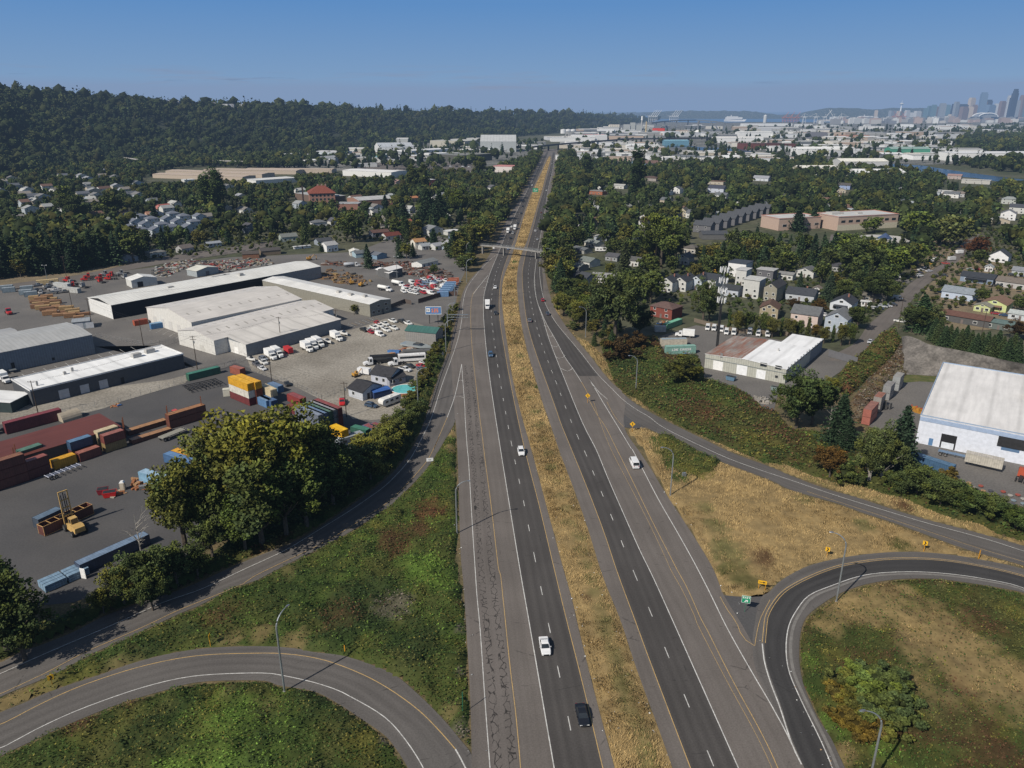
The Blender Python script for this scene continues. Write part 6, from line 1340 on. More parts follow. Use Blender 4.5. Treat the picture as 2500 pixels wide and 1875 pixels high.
for i,(a,b_) in enumerate(((0,1),(1,6),(6,7),(1,9),(3,2),(2,1),(4,3),(5,4))):
 for s in (-.9,.9):wire(PW[a]+Vector((s*.3,s,0)),PW[b_]+Vector((s*.3,s,0)),'thin dark wire strung between the poles of the left yards',1.0,.02,group='overhead wires left of the highway')
def mast(x,y,ytop,lab,name='floodlight_mast'):
 H=hgt(x,y,ytop);e=empty(name,(*g2(x,y),0),0,lab,'street lamp');MB().tube([(0,0,0),(0,0,H)],[.16,.09],6).build('pole',MST,e)
 MB().box(-1.3,1.3,-.05,.05,H-.1,H).build('crossarm',MST,e)
 for s in (-1.4,1.0):MB().box(s,s+.5,-.25,.25,H-.05,H+.15).build('lamp_head',M['lampwhite'],e)
mast(*tc(405,250),tc(372,95)[1],'tall white twin floodlight mast at the top of the left yard');mast(*z3(1510,305),z3(1503,95)[1],'light mast beside the white steel shed in the truck yard')
# ================================================================== right side
def px(fr,x,y,z=0.):
 p=NA(G(x,y,z)[:2])-fr.a;return float(p@fr.u)
sheet('asphalt_lot',[t2(1150,800),t2(1290,690),t2(1590,600),t2(2100,690),tb(560,800),tb(800,900),tb(740,940),tb(600,1035),tb(440,1130),tb(130,1200),tb(100,1330),tb(-60,1260),t2(1900,1150),t2(1640,1060),t2(1600,860),t2(1330,850)],-.04,M['asph_lot'])
sheet('warehouse_yard',[tb(1190,1080),tb(1330,1060),tb(1560,1050),tb(2900,1150),(2800,1100),(2800,1270),t9(2300,850),t9(2000,760),t9(1650,600),t9(1400,420),t9(1150,330),tb(1000,1500),tb(900,1450),tb(1080,1200)],-.04,M['asph_lot'])
rdL=TB((560,900),(640,830),(760,770),(830,700),(890,610),(1000,510),(1110,420),(1190,310),(1280,225),(1440,130),(1600,30))+[(2345,600),(2385,570)]
rdR=TB((800,900),(850,850),(950,760),(1030,660),(1130,570),(1200,480),(1260,400),(1330,320),(1420,240),(1560,130),(1720,10))+[(2365,606),(2400,575)]
strip('street',wl(rdL),wl(rdR),-.03,M['asph_mid'],60)
strip('street',wl([z4(1640,420),z4(1760,330),z4(1880,200),z4(1920,50)]),wl([z4(1800,430),z4(1890,360),z4(1960,220),z4(1985,50)]),-.03,M['asph_mid'],30)
strip('street',wl([tb(1280,225),tb(1000,150),tb(700,100)]),wl([tb(1230,250),tb(980,190),tb(700,150)]),-.032,M['asph_lot'],20)
sheet('dry_lot',[tb(1250,215),tb(1440,130),tb(1700,-60),tb(1500,-170),tb(1400,-150),tb(1300,60)],-.036,M['dirt'])
sheet('dry_yard',[tb(1420,250),tb(1700,20),tb(2400,150),tb(2500,560),tb(1900,640),tb(1450,640),tb(1200,620),tb(1300,420)],-.037,M['dirt'])
inner=T2((395,470),(490,585),(560,690),(680,745),(800,860),(868,1000),(890,1075),(970,1175),(1100,1230),(1200,1310),(1300,1375),(1500,1475),(1700,1562))+T9((0,440),(200,470),(400,555),(600,615),(800,640),(1000,700),(1250,770),(1450,860),(1600,915),(1850,965),(2000,1055),(2212,1110))+[(2620,1370)]
ed=[(x+3,y-2) for x,y in R_out if x>1352 and x<2510]+[(2620,1378)]
grassfield('dry grass verge along the outer edge of the right ramp',ed+inner[::-1],[('dry',1.2),('dry2',1.),('drygreen',.5)],[(2200,1235,20,'brown',1),(2050,1180,16,'olive',1)],dens=12,far=220)
F6=[inner[5]]+inner[6:]+[(2620,1290)]+T9((2400,900),(2212,860),(2100,800),(1850,690),(1650,620),(1450,500),(1200,480),(900,330),(760,280))+TB((760,1659),(500,1500),(250,1480),(120,1330),(0,1290))+T2((2060,1200),(1900,1120),(1650,1050),(1660,1010),(1600,850),(1330,850),(1290,760),(1250,690),(1100,720),(880,740),(790,800))
b6=[(1480,860,30,'green',1.2),(1530,900,40,'dkgreen',1.2),(1600,900,40,'green',1.2),(1560,960,40,'olive',1.),(1640,870,26,'brown',1.6),(1650,960,60,'green',1.2),(1700,1000,60,'brown',1.),(1800,1030,60,'olive',1.),(1850,980,60,'rust',.8),(1780,960,50,'green',1),(1900,1060,60,'brown',.8),(1950,1010,50,'yellow',.8),(2000,1060,40,'ltgreen',.7),(1850,1080,50,'yellow',.7),(2025,1120,26,'maroon',1.6),(1745,1010,30,'rust',.8),(1600,840,20,'rust',1.),(2200,1190,40,'green',1.5),(2280,1160,40,'green',1.5),(2400,1250,50,'dkgreen',1.3)]
veg('green, yellow and rust bramble bank between the right ramp and the buildings',F6,[('green',.9),('olive',1.3),('yellow',.4),('brown',.5),('dkgreen',.5)],b6,amp=1.5,dens=3.,leaf=.5,res=1.4,name='bramble_bank',edge=2.)
veg('rusty orange and green hedge running along the street down to the dark oak',TB((1000,680),(1130,655),(1180,720),(1110,850),(1000,960),(900,1040),(760,1180),(700,1230),(640,1100),(640,1020),(760,900),(870,820)),[('olive',1.2),('rust',.6),('green',.8),('yellow',.4)],(),amp=2.6,dens=3.5,leaf=.55,name='hedge_bank',edge=1.5)
veg('dry brown brush on the slope above the rusty containers',TB((1180,740),(1240,1000),(1180,1060),(1080,1050),(940,1220),(830,1430),(760,1450),(750,1250),(900,1050),(1000,970),(1110,860)),[('grey',1.),('brown',1.),('dry2',.8),('olive',.3)],(),amp=1.6,dens=3.,leaf=.5,name='dry_brush',edge=1.)
sheet('mossy_strip',[tb(1190,1010),tb(1560,1040),tb(1560,1085),tb(1330,1075),tb(1200,1085)],-.02,surf('moss',(.06,.08,.02),(.12,.11,.04),.4,.9))
WB=TB((1215,990),(1190,1015),(1300,1020),(1450,1030),(1600,1045),(1900,1080),(2300,1130),(2900,1200));WT=TB((1180,700),(1230,690),(1320,720),(1420,765),(1600,800),(1850,850),(2100,905),(2400,960),(3000,1050))
B_=resample(cr([g2(*p) for p in WB],6),80);T_=resample(cr([NA(G(*p,9.)[:2]) for p in WT],6),80);V=[];n=9
for i in range(80):
 for k in range(n):
  t=k/(n-1);p=B_[i]*(1-t)+T_[i]*t;w=(vnoise(p[0]*3,p[1]*3+k*9,5)-.5)*1.3*(0<k<n-1);V.append((p[0]+w,p[1]+w,9.*t**1.1+w*.5))
V=NA(V,float);F=[(i*n+k,(i+1)*n+k,(i+1)*n+k+1,i*n+k+1) for i in range(79) for k in range(n-1)]
o=np_mesh('retaining_wall',V,NA(F),surf('shotcrete',(.165,.15,.135),(.085,.078,.07),.22,.95,1.2,.3,bm=.5),smooth=True);tag(o,'curved grey sprayed-concrete retaining wall behind the big white warehouse','wall')
h=hgt(*tb(200,1095),tb(210,975)[1]);fr=roofcorners(t2(1668,845),tb(208,975),t2(1905,692),h);aR=fr.rz;W_=fr.W
BG=(.40,.40,.35)
e=building('workshop','beige metal workshop with half rusty and half bright white roof and white roller doors','building',fr,h,.9,'y',BG,(.80,.80,.80),rmat=MFL,wmat=M['siding'],over=.2,
 doors=[('F',W_*.11,.05,W_*.125,3.6,(.74,.74,.73)),('F',W_*.41,.05,W_*.13,3.8,(.72,.73,.74)),('F',W_*.655,.05,W_*.11,3.4,(.72,.73,.74)),('F',W_*.19,5.2,.9,1.9,(.2,.2,.2))],
 wins=[('F',W_*.69,5.0,2.4,1.3,(.3,.3,.28)),('F',W_*.87,5.0,2.2,1.3,(.3,.3,.28)),('F',W_*.88,1.6,1.,.9,(.3,.3,.28))]+[('R',fr.D*k,4.6,1.,1.3,(.3,.3,.3)) for k in(.05,.16,.30,.41,.55,.66,.8,.9)],units=[(W_*.7,fr.D*.6,.5,.5,.9)])
b=MB();s=.9/(W_*.5)
b.add([(-.2,-.2,h+.2),(W_*.46,-.2,h+.9*.92+.2),(W_*.46,fr.D+.2,h+.9*.92+.2),(-.2,fr.D+.2,h+.2)],[(0,1,2,3)]);q=b.build('rusty_roof',M['roofrust'],e);q.color=(.40,.36,.32,1)
q=MB().box(-.12,W_+.1,-.16,.0,3.9,4.1).build('band',MWP,e);q.color=(.2,.22,.22,1)
c1=NA(G(*tb(265,735),h)[:2]);f2=Frame(fr.a+fr.u*(W_*.60)+fr.v*fr.D,fr.a+fr.u*(W_-.05)+fr.v*fr.D,depth=float((NA(G(*tb(555,725),h)[:2])-fr.a)@fr.v)-fr.D)
building('workshop','white-roofed rear wing of the beige workshop with upper windows','building',f2,h-.05,0,wall=(.22,.23,.25),roof=(.80,.80,.80),rmat=MFL,over=.2,wins=[('R',f2.D*k,4.4,1.,1.3,(.3,.3,.3)) for k in (.1,.3,.5,.7,.88)])
h=hgt(*tb(1300,1590),tb(1340,1365)[1]);fr=roofcorners(tb(1340,1365),tb(2212,1532),tb(1650,940),h);fr.W=78
U=lambda x,y:px(fr,*tb(x,y))
e=building('warehouse','big white warehouse with pale flat roof and blue trim at the right edge','warehouse',fr,h,0,wall=(.62,.65,.72),roof=(.70,.68,.66),rmat=MFL,par=.3,trim=(.28,.36,.48),over=.1,
 doors=[('F',px(fr,*t9(1490,330)),.1,4.,4.4,(.02,.02,.022)),('F',px(fr,*t9(1400,300)),.1,1.1,2.2,(.10,.20,.36)),('F',px(fr,*t9(1990,450)),3.2,4.4,2.,(.10,.17,.28))],units=[(fr.W*.32,fr.D*.55,10,5,1.2)])
q=MB().box(0,fr.W,-.12,0,h-1.4,h-.2).build('trim_band',MWP,e);q.color=(.30,.38,.52,1)
x0=px(fr,*t9(1950,440));q=MB().box(x0,x0+9.5,-.3,-.12,h-4.4,h-1.4).build('dark_panel',MDK,e);q=MB().box(px(fr,*t9(1490,330))+.4,px(fr,*t9(1490,330))+3.6,-.1,.0,.1,2.).build('dock_door',MWP,e);q.color=(.62,.66,.72,1)
x0=NA(g2(*t9(1700,470)));a=fr.rz-.03;container((x0[0],x0[1]),(x0[0]+cos(a),x0[1]+sin(a)),1.2,'dirty white box trailer parked against the big white warehouse',(.45,.42,.36),9.,world=True,top=(.5,.46,.4),group=None)
chassis(*t9(1700,420),aR,'blue skeleton chassis under the dirty white trailer',13,(.15,.22,.33))
base_c(t9(1150,430),t9(1500,545),1,'blue open-top bulk trailer beside the spruce',(.05,.11,.20),14,top=(.09,.17,.27),h=3.2,group=None)
handler_r=truck('semi',*t9(2190,580),aR+1.5,(.40,.08,.04),'red yard tractor at the right edge beside the white warehouse')
for i,(p,cl,tp,nm) in enumerate(((tb(905,1450),(.36,.13,.10),(.30,.14,.10),'salmon pink'),(tb(990,1340),(.28,.26,.24),(.30,.13,.08),'rust-topped grey'),(tb(1070,1240),(.26,.26,.26),(.27,.25,.23),'weathered grey'),(tb(1150,1160),(.30,.31,.31),(.33,.31,.28),'pale grey'))):
 a_=ang(tb(905,1450),tb(1190,1120));x,y=g2(*p)
 for n in range(2):
  u_=NA([cos(a_),sin(a_)]);v_=NA([-u_[1],u_[0]]);s_=NA([x,y])+v_*0.
  container(tuple(s_),tuple(s_+u_),n*2.62,nm+' container, %s of a pair in the row below the brown slope'%('upper' if n else 'lower'),cl,9 if i==0 else 6.06,world=True,top=tp,group=None,flip=True)
junk(tb(1010,1300),9,'stacked black pallets beside the salmon pink containers',21,(1,2.2),[(.05,.05,.05),(.1,.1,.1)],name='pallet_stack',h=(1,2.5));junk(tb(1330,1330),9,'orange and red cable reels at the corner of the big white warehouse',22,(1,2.4),[(.40,.20,.03),(.35,.07,.04)],name='cable_reel',h=(.6,2))
k=0
for (x,y) in scatter([t9(1640,600),t9(2300,760),t9(2300,860),t9(2100,800),t9(1850,690),t9(1640,640)],34,31,2.0):
 b=MB();b.cyl(0,0,.25,.42,.62,10).cyl(0,0,0,.3,.35,8);q=b.build('sink_basin',MWP,None,(x,y,0));q.color=(*((.35,.33,.3),(.2,.25,.28),(.35,.22,.12),(.3,.08,.06),(.08,.08,.09))[k%5],1);k+=1
 tag(q,'round metal drum lid in the jumbled rows at the edge of the warehouse yard','drum','drum lids in jumbled rows')
LE=base_c(t2(1335,850),t2(1600,840),1,'mint green trailer with faded white lettering in the right lot',(.20,.36,.31),12.5,top=(.26,.44,.37),h=3.3,group=None)
b=MB()
for pl in word('LINE EXRRESS',0,0,.9,.5):b.loft([[(p,-.03,q) for p,q in pl],[(p,.0,q) for p,q in pl]])
b.build('lettering',MSW,LE,(2.4,-.03,1.5))
base_c(t2(1295,780),t2(1500,775),1,'cream trailer with orange patch behind the mint green one',(.48,.44,.36),11,top=(.30,.36,.40),h=3.0,group=None)
truck('box',*t2(1490,700),ang(t2(1560,700),t2(1430,690)),(.7,.7,.7),'white box truck above the cream trailer')
base_c(t2(1345,640),t2(1505,580),1,'long mint green roofed container beside the brick house',(.12,.30,.18),13,top=(.20,.50,.33),group=None);base_c(t2(1240,660),t2(1340,660),1,'small white corrugated container under the big tree',(.42,.42,.41),5,top=(.45,.44,.42),group=None)
junk(t2(1310,585),9,'pile of household junk beside the brick house',23,(1,3));junk(t2(1500,840),6,'blue and white tarpaulins before the mint green trailer',24,(1,2.6),[(.05,.2,.45),(.6,.6,.6)],name='tarpaulin',h=(.3,1.))
vd=ang(t2(1700,600),t2(1650,655))
for i,(x,y) in enumerate(((1685,635),(1738,640),(1800,650),(1843,672),(1905,675))):car('van',*t2(x,y),vd+.15,(.74,.74,.73),('leftmost','second from the left','middle, ladder-topped','fourth and smallest','rightmost of the five')[i]+' white van parked along the wooden fence','white vans along the fence')
for i,(x,y) in enumerate(((2040,670),(2110,685),(2190,690))):car('van',*t2(x,y),vd+.15,(.72,.72,.72),('first','second','third')[i]+' white van half hidden behind the rusty roof','white vans behind the rusty roof')
fence([t2(1570,575),t2(1700,610),t2(1960,670),tb(200,690),tb(300,720)],2.,'weathered wooden fence behind the white vans','wooden_fence',solid=True,col=(.16,.13,.10))
fence([tb(560,865),tb(800,935)],3.,'grey slatted gate between the workshop and the street','slat_gate',solid=True,col=(.13,.13,.14),cat='gate')
bin_(*t2(1880,1065),aR,'blue grey open dumpster in front of the workshop',(.10,.18,.26),3.4,2,1.5);bin_(*tb(105,1150),aR,'grey green dumpster at the right corner of the workshop',(.17,.22,.21),2.4,1.6,1.4)
junk(t2(2120,1235),22,'pile of broken concrete slabs in front of the workshop',25,(1,2.4),[(.36,.33,.29),(.28,.26,.23)],name='rubble_pile',h=(.3,1.));junk(tb(10,1250),8,'small heap of rubble beside the dark tree',26,(1,2.),[(.36,.33,.29),(.28,.26,.23)],name='rubble_pile2'.replace('2',''),h=(.3,.9))
x,y=t2(1765,780);H=hgt(x,y,t2(1810,105)[1]);e=empty('cell_tower',(*g2(x,y),0),.3,'tall dark twin-mast cell tower with white antenna panels in the lot','tower')
b=MB();b.tube([(-.35,0,0),(-.35,0,H*.62)],.28,8).tube([(.35,0,0),(.3,0,H*.55)],.26,8);b.build('mast',MDK,e);MB().tube([(0,0,H*.55),(0,0,H)],.2,8).build('upper_mast',MST,e)
for z in (.99,.86,.74,.62):
 m=MB()
 for s in range(3):
  a_=s*2*PI/3;m.tube([(0,0,H*z-1),(cos(a_)*1.6,sin(a_)*1.6,H*z-1)],.06,4)
 pf=m.build('platform',MST,e)
 for s in range(9):
  a_=s*2*PI/9;MB().box(-.14,.14,-.1,.1,-1.1,1.1).build('antenna',MSW,pf,(cos(a_)*1.7,sin(a_)*1.7,H*z-1),a_)
DK=(.05,.055,.065);GY=(.13,.135,.14);BN=(.11,.08,.065);WH_=(.50,.50,.48)
HR=[(z4,262,628,6.5,12,0,WH_,DK,5.4,2,'gable','y','white gabled townhouse, first of the row left of the leafy tree'),(z4,398,618,6.5,12,0,WH_,DK,5.2,2,'gable','y','white gabled townhouse, second of the row left of the leafy tree'),(z4,560,600,6,11,0,(.45,.5,.55),DK,5,2,'gable','y','grey gabled townhouse, third of the row left of the leafy tree'),(z4,690,590,7,11,0,WH_,DK,4.6,2,'gable','x','dark roofed house just left of the cell tower'),
(z4,970,475,9,10,0,(.70,.70,.70),(.06,.07,.09),7.5,0,'flat','x','bright white boxy house behind the cell tower'),(z4,1110,690,7,8.5,0,(.48,.48,.46),(.5,.5,.48),9.,0,'flat','x','tall pale grey modern house with flat roof'),(z4,1010,560,5,7,0,(.5,.5,.48),(.5,.5,.5),8.,0,'flat','x','narrow grey modern house behind the tall one'),(z4,1250,520,8,7,0,(.12,.12,.13),(.4,.4,.4),6.,0,'flat','x','dark modern house with pale flat roof right of the tall grey one'),
(z4,1300,725,5.6,13,0,(.27,.25,.2),(.055,.055,.06),7,2,'gable','y','stone-fronted craftsman house with long dark roof'),(z4,900,670,8,7,0,(.42,.45,.5),(.05,.055,.06),3.5,1.6,'gable','x','white cottage with dark roof at the foot of the cell tower'),(z4,1650,480,9,8,-.1,WH_,GY,3.4,1.8,'gable','y','white house with satellite dish and grey roof'),(z4,1460,505,7,6,0,WH_,(.22,.22,.22),3,.8,'gable','x','low white garage beside the white house'),
(z4,1600,715,12,9,.05,(.4,.42,.45),(.055,.06,.07),3.2,2.2,'gable','x','wide house with steep dark roof behind the maroon tree'),(z4,2010,815,8.5,11,.0,(.55,.58,.62),DK,3.5,2.4,'gable','y','white fronted cottage with dark gabled roof and brick chimney by the street'),(z4,1290,890,7,9,.2,(.32,.27,.19),(.13,.08,.06),4.5,2,'gable','y','tan house with brown roof among the young trees'),(z4,1640,975,10,10,.05,(.52,.42,.38),GY,5.5,2.4,'gable','x','pinkish two-storey house with grey roof behind the workshop'),
(z4,1955,1030,8,10,.0,(.36,.40,.46),(.18,.185,.19),6,2.4,'gable','y','blue grey two-storey house with grey gable by the street'),(z4,215,885,10,8.5,-.1,(.20,.06,.045),(.13,.085,.075),4.6,1.8,'hip','x','red brick house with brown hipped roof beside the big tree'),(z4,1995,425,7,7,.2,(.3,.3,.3),(.07,.07,.08),3,1.6,'hip','x','small dark roofed house by the shady street'),(z4,1770,645,3.4,4,.1,(.6,.6,.58),(.2,.17,.15),2.6,1,'gable','y','tiny white shed beside the green trees'),
(z4,430,350,7,8,0,(.45,.45,.44),(.15,.15,.15),4,2,'gable','y','old grey gabled house among the trees left of the yellow van'),(z4,500,240,8,8,0,(.4,.38,.34),(.12,.11,.1),3.2,1.8,'hip','x','hidden hip-roofed house behind the old grey one'),
(t2,640,108,8,9,-.2,WH_,(.17,.19,.18),3.2,1.8,'gable','x','white house with green grey roof right of the highway lamp'),(t2,545,140,9,8,-.2,(.2,.2,.2),(.18,.2,.2),2.6,1.2,'gable','x','low grey roofed garage right of the highway lamp'),(t2,600,245,9,8,-.2,(.2,.21,.24),(.06,.065,.075),3.2,2,'gable','x','dark blue roofed house beside the tall leafy tree'),(t2,800,245,11,8,.3,(.5,.5,.48),(.25,.25,.25),3,1.5,'gable','x','long white gabled roof half hidden behind the tall leafy tree'),(t2,1050,105,7,7,0,(.5,.5,.48),(.1,.1,.1),3.5,1.6,'gable','x','white house behind the bare-trunked tall tree'),
(ta,690,1462,12,9,-.3,(.48,.46,.41),(.20,.22,.21),3,1.7,'gable','x','cream house with grey green roof right of the footbridge'),(ta,590,1512,13,8,-.3,(.3,.3,.28),(.13,.14,.15),2.7,1.2,'gable','x','low grey roofed house nearest the footbridge end'),(ta,870,1580,9,8,0,(.25,.26,.27),(.09,.09,.1),3,1.7,'gable','x','dark roofed house behind the conifers near the footbridge'),(ta,1140,1300,9,9,0,WH_,(.2,.2,.2),6,2,'gable','y','white two-storey house behind the copper beech'),(ta,1470,1205,8,8,0,(.40,.36,.27),(.1,.1,.09),5,3,'gable','y','tan gabled house half hidden in the wood'),
(ta,1410,1010,12,10,0,(.62,.62,.6),(.10,.11,.12),5,3,'gable','y','white gabled house deep in the right-hand wood'),(ta,1750,1005,20,12,0,(.45,.48,.55),(.06,.065,.09),5.5,3,'gable','x','white and blue house with dark roof deep in the wood'),(ta,740,1020,18,12,0,(.30,.12,.07),(.25,.24,.23),4,1,'flat','x','brick building with white roof gear behind the roadside trees'),(ta,930,970,16,10,0,WH_,(.4,.4,.38),4,1.5,'gable','x','low white building right of the brick one'),(ta,1190,905,22,14,0,(.3,.27,.25),(.10,.07,.06),4,2.5,'hip','x','brown roofed hall beyond the tall poplar'),(ta,2130,905,22,12,0,(.5,.53,.57),(.28,.29,.32),4,3,'gable','x','grey gabled house at the upper right of the wood'),(ta,1750,935,22,12,0,(.40,.36,.3),(.17,.11,.08),4,1.,'flat','x','flat brown-topped building above the wood'),
(tf,1990,1590,11,10,-.1,(.68,.68,.68),(.06,.065,.075),4.2,3.6,'gable','y','white steep-gabled house right of the maroon tree'),(tb,1805,245,14,9,-.12,(.20,.25,.33),(.045,.05,.06),3,1.7,'gable','x','blue grey bungalow with dark roof and white trim'),(tb,1640,385,12.5,8,-.15,(.42,.48,.58),(.22,.25,.28),3.4,2,'gable','x','pale blue house with grey roof by the corner'),(tb,2110,290,14,9,-.15,(.40,.39,.38),(.17,.145,.125),3,1.6,'gable','x','white bungalow with tan roof at the right edge'),(tb,1950,480,9,11,-.15,(.50,.55,.25),(.22,.14,.10),3.4,1.8,'gable','y','pale yellow green house with tan roof'),(tb,1850,490,6,5,-.15,(.46,.5,.24),(.25,.24,.2),2.6,1.2,'gable','y','small yellow green porch wing of the yellow green house'),
(tb,1690,590,18,7,-.15,(.09,.09,.09),(.13,.07,.055),3,1.2,'gable','x','long house with brown roof above the cypress hedge'),(tb,1990,640,10,7,-.15,(.12,.14,.13),(.12,.17,.16),2.8,.5,'gable','x','open carport with green grey roof right of the long brown roof'),(tb,2170,560,8,6,-.15,(.45,.48,.5),(.4,.43,.42),2.6,1.,'gable','x','pale green roofed shed at the right edge'),(tb,1910,150,3.6,4,0,(.55,.55,.55),(.35,.37,.38),2.6,1.2,'gable','y','tiny white garden shed beside the red car'),(tb,2180,190,8,7,-.1,(.38,.40,.42),(.22,.23,.25),3,1.5,'gable','x','grey house with grey roof behind the tan roofed bungalow'),
(tb,940,405,9,6,.1,(.2,.18,.15),(.15,.14,.12),2.6,1.2,'gable','x','low brown roofed shed behind the parked cars'),(tb,870,445,3.5,3,.1,(.6,.6,.6),(.55,.55,.55),2.3,.3,'gable','x','white tarpaulin shed beside the parked cars'),
(tf,2070,1235,12,10,0,(.65,.65,.66),(.2,.2,.22),6,3,'gable','y','white gabled house high at the right edge'),(tf,2150,1180,14,10,0,(.5,.5,.48),(.07,.075,.09),6,2.6,'gable','x','cream house with dark roof at the right edge'),(tf,2080,1100,14,9,0,(.4,.42,.4),(.25,.27,.27),5,2.6,'hip','x','grey green roofed house above the white gabled one'),(tf,1650,1040,14,9,0,(.4,.4,.4),(.2,.17,.15),4,2,'gable','x','grey house roof among the trees right of the pink building'),(tf,1800,930,34,14,0,(.42,.41,.38),(.50,.49,.46),5,.6,'flat','x','long pale riverside hall with white roof in front of the water'),(tf,1620,890,18,12,0,(.36,.3,.28),(.30,.2,.18),5,2,'gable','x','pinkish house by the river'),
(tf,685,975,16,10,0,(.25,.32,.5),(.09,.085,.085),5,2.5,'gable','x','blue fronted house with dark roof near the tall firs'),(tf,1530,1010,18,8,0,(.6,.6,.6),(.62,.62,.6),3,.4,'flat','x','low white roofed row in the trees')]
for i,(f,x,y,w,d,rz,wc,rc,hh,rs,ty,ax,lb) in enumerate(HR):
 if f in(z4,tb,t2):w*=1.2;d*=1.15;hh*=1.1;rs*=1.15
 house(*f(x,y),w,d,aR+rz,lb,wc,rc,hh,rs or 1,ty,ax,detail=2 if f is z4 or f is tb else 1,porch=(i in (13,40,43)),chim=(i in (0,1,2,13,12)))
p0=NA(g2(*ta(1560,1335)));p1=NA(g2(*ta(2070,1180)))
for i in range(9):
 p=p0+(p1-p0)*i/8.;a_=aR+.0;fr_=Frame(p,p+NA([cos(a_),sin(a_)])*15,depth=9.5)
 building('townhouse','dark grey townhouse, number %s from the near end of the stepped row'%('one two three four five six seven eight nine'.split()[i]),'house',fr_,6.2,3,'x',(.13,.13,.14),(.075,.08,.09),rmat=MRF,over=.5,wins=[('F',3,1.2,1.3,1.2),('F',10,1.2,1.3,1.2),('F',3,4,1.3,1.2),('F',10,4,1.3,1.2)],group='dark townhouses in the stepped row')
building('house','dark roofed long house in front of the stepped townhouses','house',Frame(g2(*ta(1640,1400)),g2(*ta(1860,1400)),depth=12),4,2,'x',(.12,.12,.12),(.07,.075,.085),rmat=MRF)
PK=(.43,.32,.26)
A,B=tf(655,1330),tf(1150,1280);hh=hgt(*A,tf(650,1215)[1])
fr_=Frame(G(*tf(650,1212),hh),G(*tf(1155,1186),hh),G(*tf(500,1160),hh));fr_.D=28
e=building('school_building','large pink and cream two-storey building with pale flat roof','building',fr_,hh,0,wall=PK,roof=(.50,.50,.49),rmat=MFL,par=.5,trim=(.42,.2,.15),over=.3,wins=[('F',3+k*7.5,z_,4.2,2.,(.5,.4,.3)) for k in range(8) for z_ in (2.,hh*.58)],units=[(5,14,12,8,1.6),(30,12,5,4,1.)])
q=MB().box(0,fr_.W,-.1,0,0,hh*.42).build('cream_band',MWP,e);q.color=(.5,.46,.36,1)
building('school_building','pink wing with rounded corner left of the large pink building','building',Frame(fr_.a-fr_.u*46+fr_.v*16,fr_.a-fr_.u*4+fr_.v*16,depth=24),hh-1.5,0,wall=PK,roof=(.5,.5,.49),rmat=MFL,par=.5,trim=(.42,.2,.15),over=.3,wins=[('F',4+k*8,3.,4.,2.) for k in range(5)])
x,y=g2(*tf(1030,1440));e=empty('round_hall',(x,y,0),0,'low round hall with blue glass pyramid on its pale roof','building');b=MB();b.cyl(0,0,0,4,17,20);q=b.build('wall',MWP,e);q.color=(.42,.32,.24,1);q=MB().cyl(0,0,4.,4.5,18,20).build('roof',MFL,e);q.color=(.48,.46,.43,1);MB().cyl(0,0,4.5,8.5,5.5,10,r1=.2).build('pyramid',surf('blue_glass',(.06,.09,.17),(.04,.06,.12),1,.2,3,.1),e)
PC=[(1460,195,'suv',(.03,.03,.035),'dark car driving out of the side street'),(1535,190,'suv',(.03,.03,.03),'black car parked across from the side street'),(1410,150,'sedan',(.5,.5,.52),'silver car in the dry lot rows'),(1385,120,'sedan',(.6,.6,.6),'white car in the dry lot rows'),(1340,140,'sedan',(.55,.55,.55),'white car at the left of the dry lot'),(1330,165,'sedan',(.05,.05,.07),'black car in the dry lot front'),(1330,190,'suv',(.62,.62,.62),'white car at the near end of the dry lot'),(1408,90,'sedan',(.62,.38,.02),'yellow car in the dry lot'),(1430,65,'sedan',(.6,.6,.6),'white car behind the yellow one'),(1470,45,'sedan',(.6,.6,.6),'second white car behind the yellow one'),(1505,20,'sedan',(.05,.06,.1),'dark blue car in the dry lot'),(1545,85,'pickup',(.3,.06,.05),'red pickup across the road from the dry lot'),
(905,475,'suv',(.02,.02,.02),'black car, left of the cars by the white tarpaulin shed'),(950,470,'suv',(.5,.5,.5),'white car among the cars by the tarpaulin shed'),(985,465,'sedan',(.05,.07,.12),'dark blue car by the tarpaulin shed'),(1020,450,'suv',(.4,.42,.43),'silver car by the tarpaulin shed'),(1060,445,'sedan',(.45,.46,.48),'light grey car by the tarpaulin shed'),(1100,435,'suv',(.04,.04,.04),'black car right of the tarpaulin shed row'),(1145,385,'van',(.5,.5,.5),'grey van farther up beside the street'),
(1165,575,'pickup',(.6,.6,.58),'white pickup beside the dark hedge'),(1150,200,'pickup',(.65,.65,.64),'white pickup under the green trees'),(1085,180,'pickup',(.6,.6,.6),'white truck behind the pickup under the trees'),(1865,245,'suv',(.04,.07,.13),'dark blue car before the blue grey bungalow'),(1985,275,'pickup',(.03,.03,.03),'black pickup before the tan roofed bungalow'),(1820,135,'sedan',(.45,.04,.04),'red car beside the tiny garden shed'),(1760,135,'sedan',(.25,.28,.27),'grey green car beside the red one'),(1500,325,'sedan',(.1,.2,.4),'blue car at the street corner'),(2110,185,'suv',(.04,.04,.04),'black car beside the grey house'),(530,525,'suv',(.6,.6,.6),'white car behind the grey gabled houses'),(490,520,'sedan',(.6,.6,.6),'white car beside the first one behind the grey gables'),(2045,525,'sedan',(.03,.06,.13),'blue car by the pale green roofed shed'),(1975,510,'sedan',(.25,.03,.04),'red car by the yellow green house')]
for x,y,k_,c_,l_ in PC:car(k_,*tb(x,y),aR+(.9 if 1300<x<1480 and y<200 else .1),c_,l_,'cars parked in the right-hand streets',lite=True,z=0)
car('sedan',*tb(912,748),ang(tb(1000,640),tb(900,760)),(.42,.43,.45),'silver car driving down the street beside the rusty hedge','cars driving on the streets')
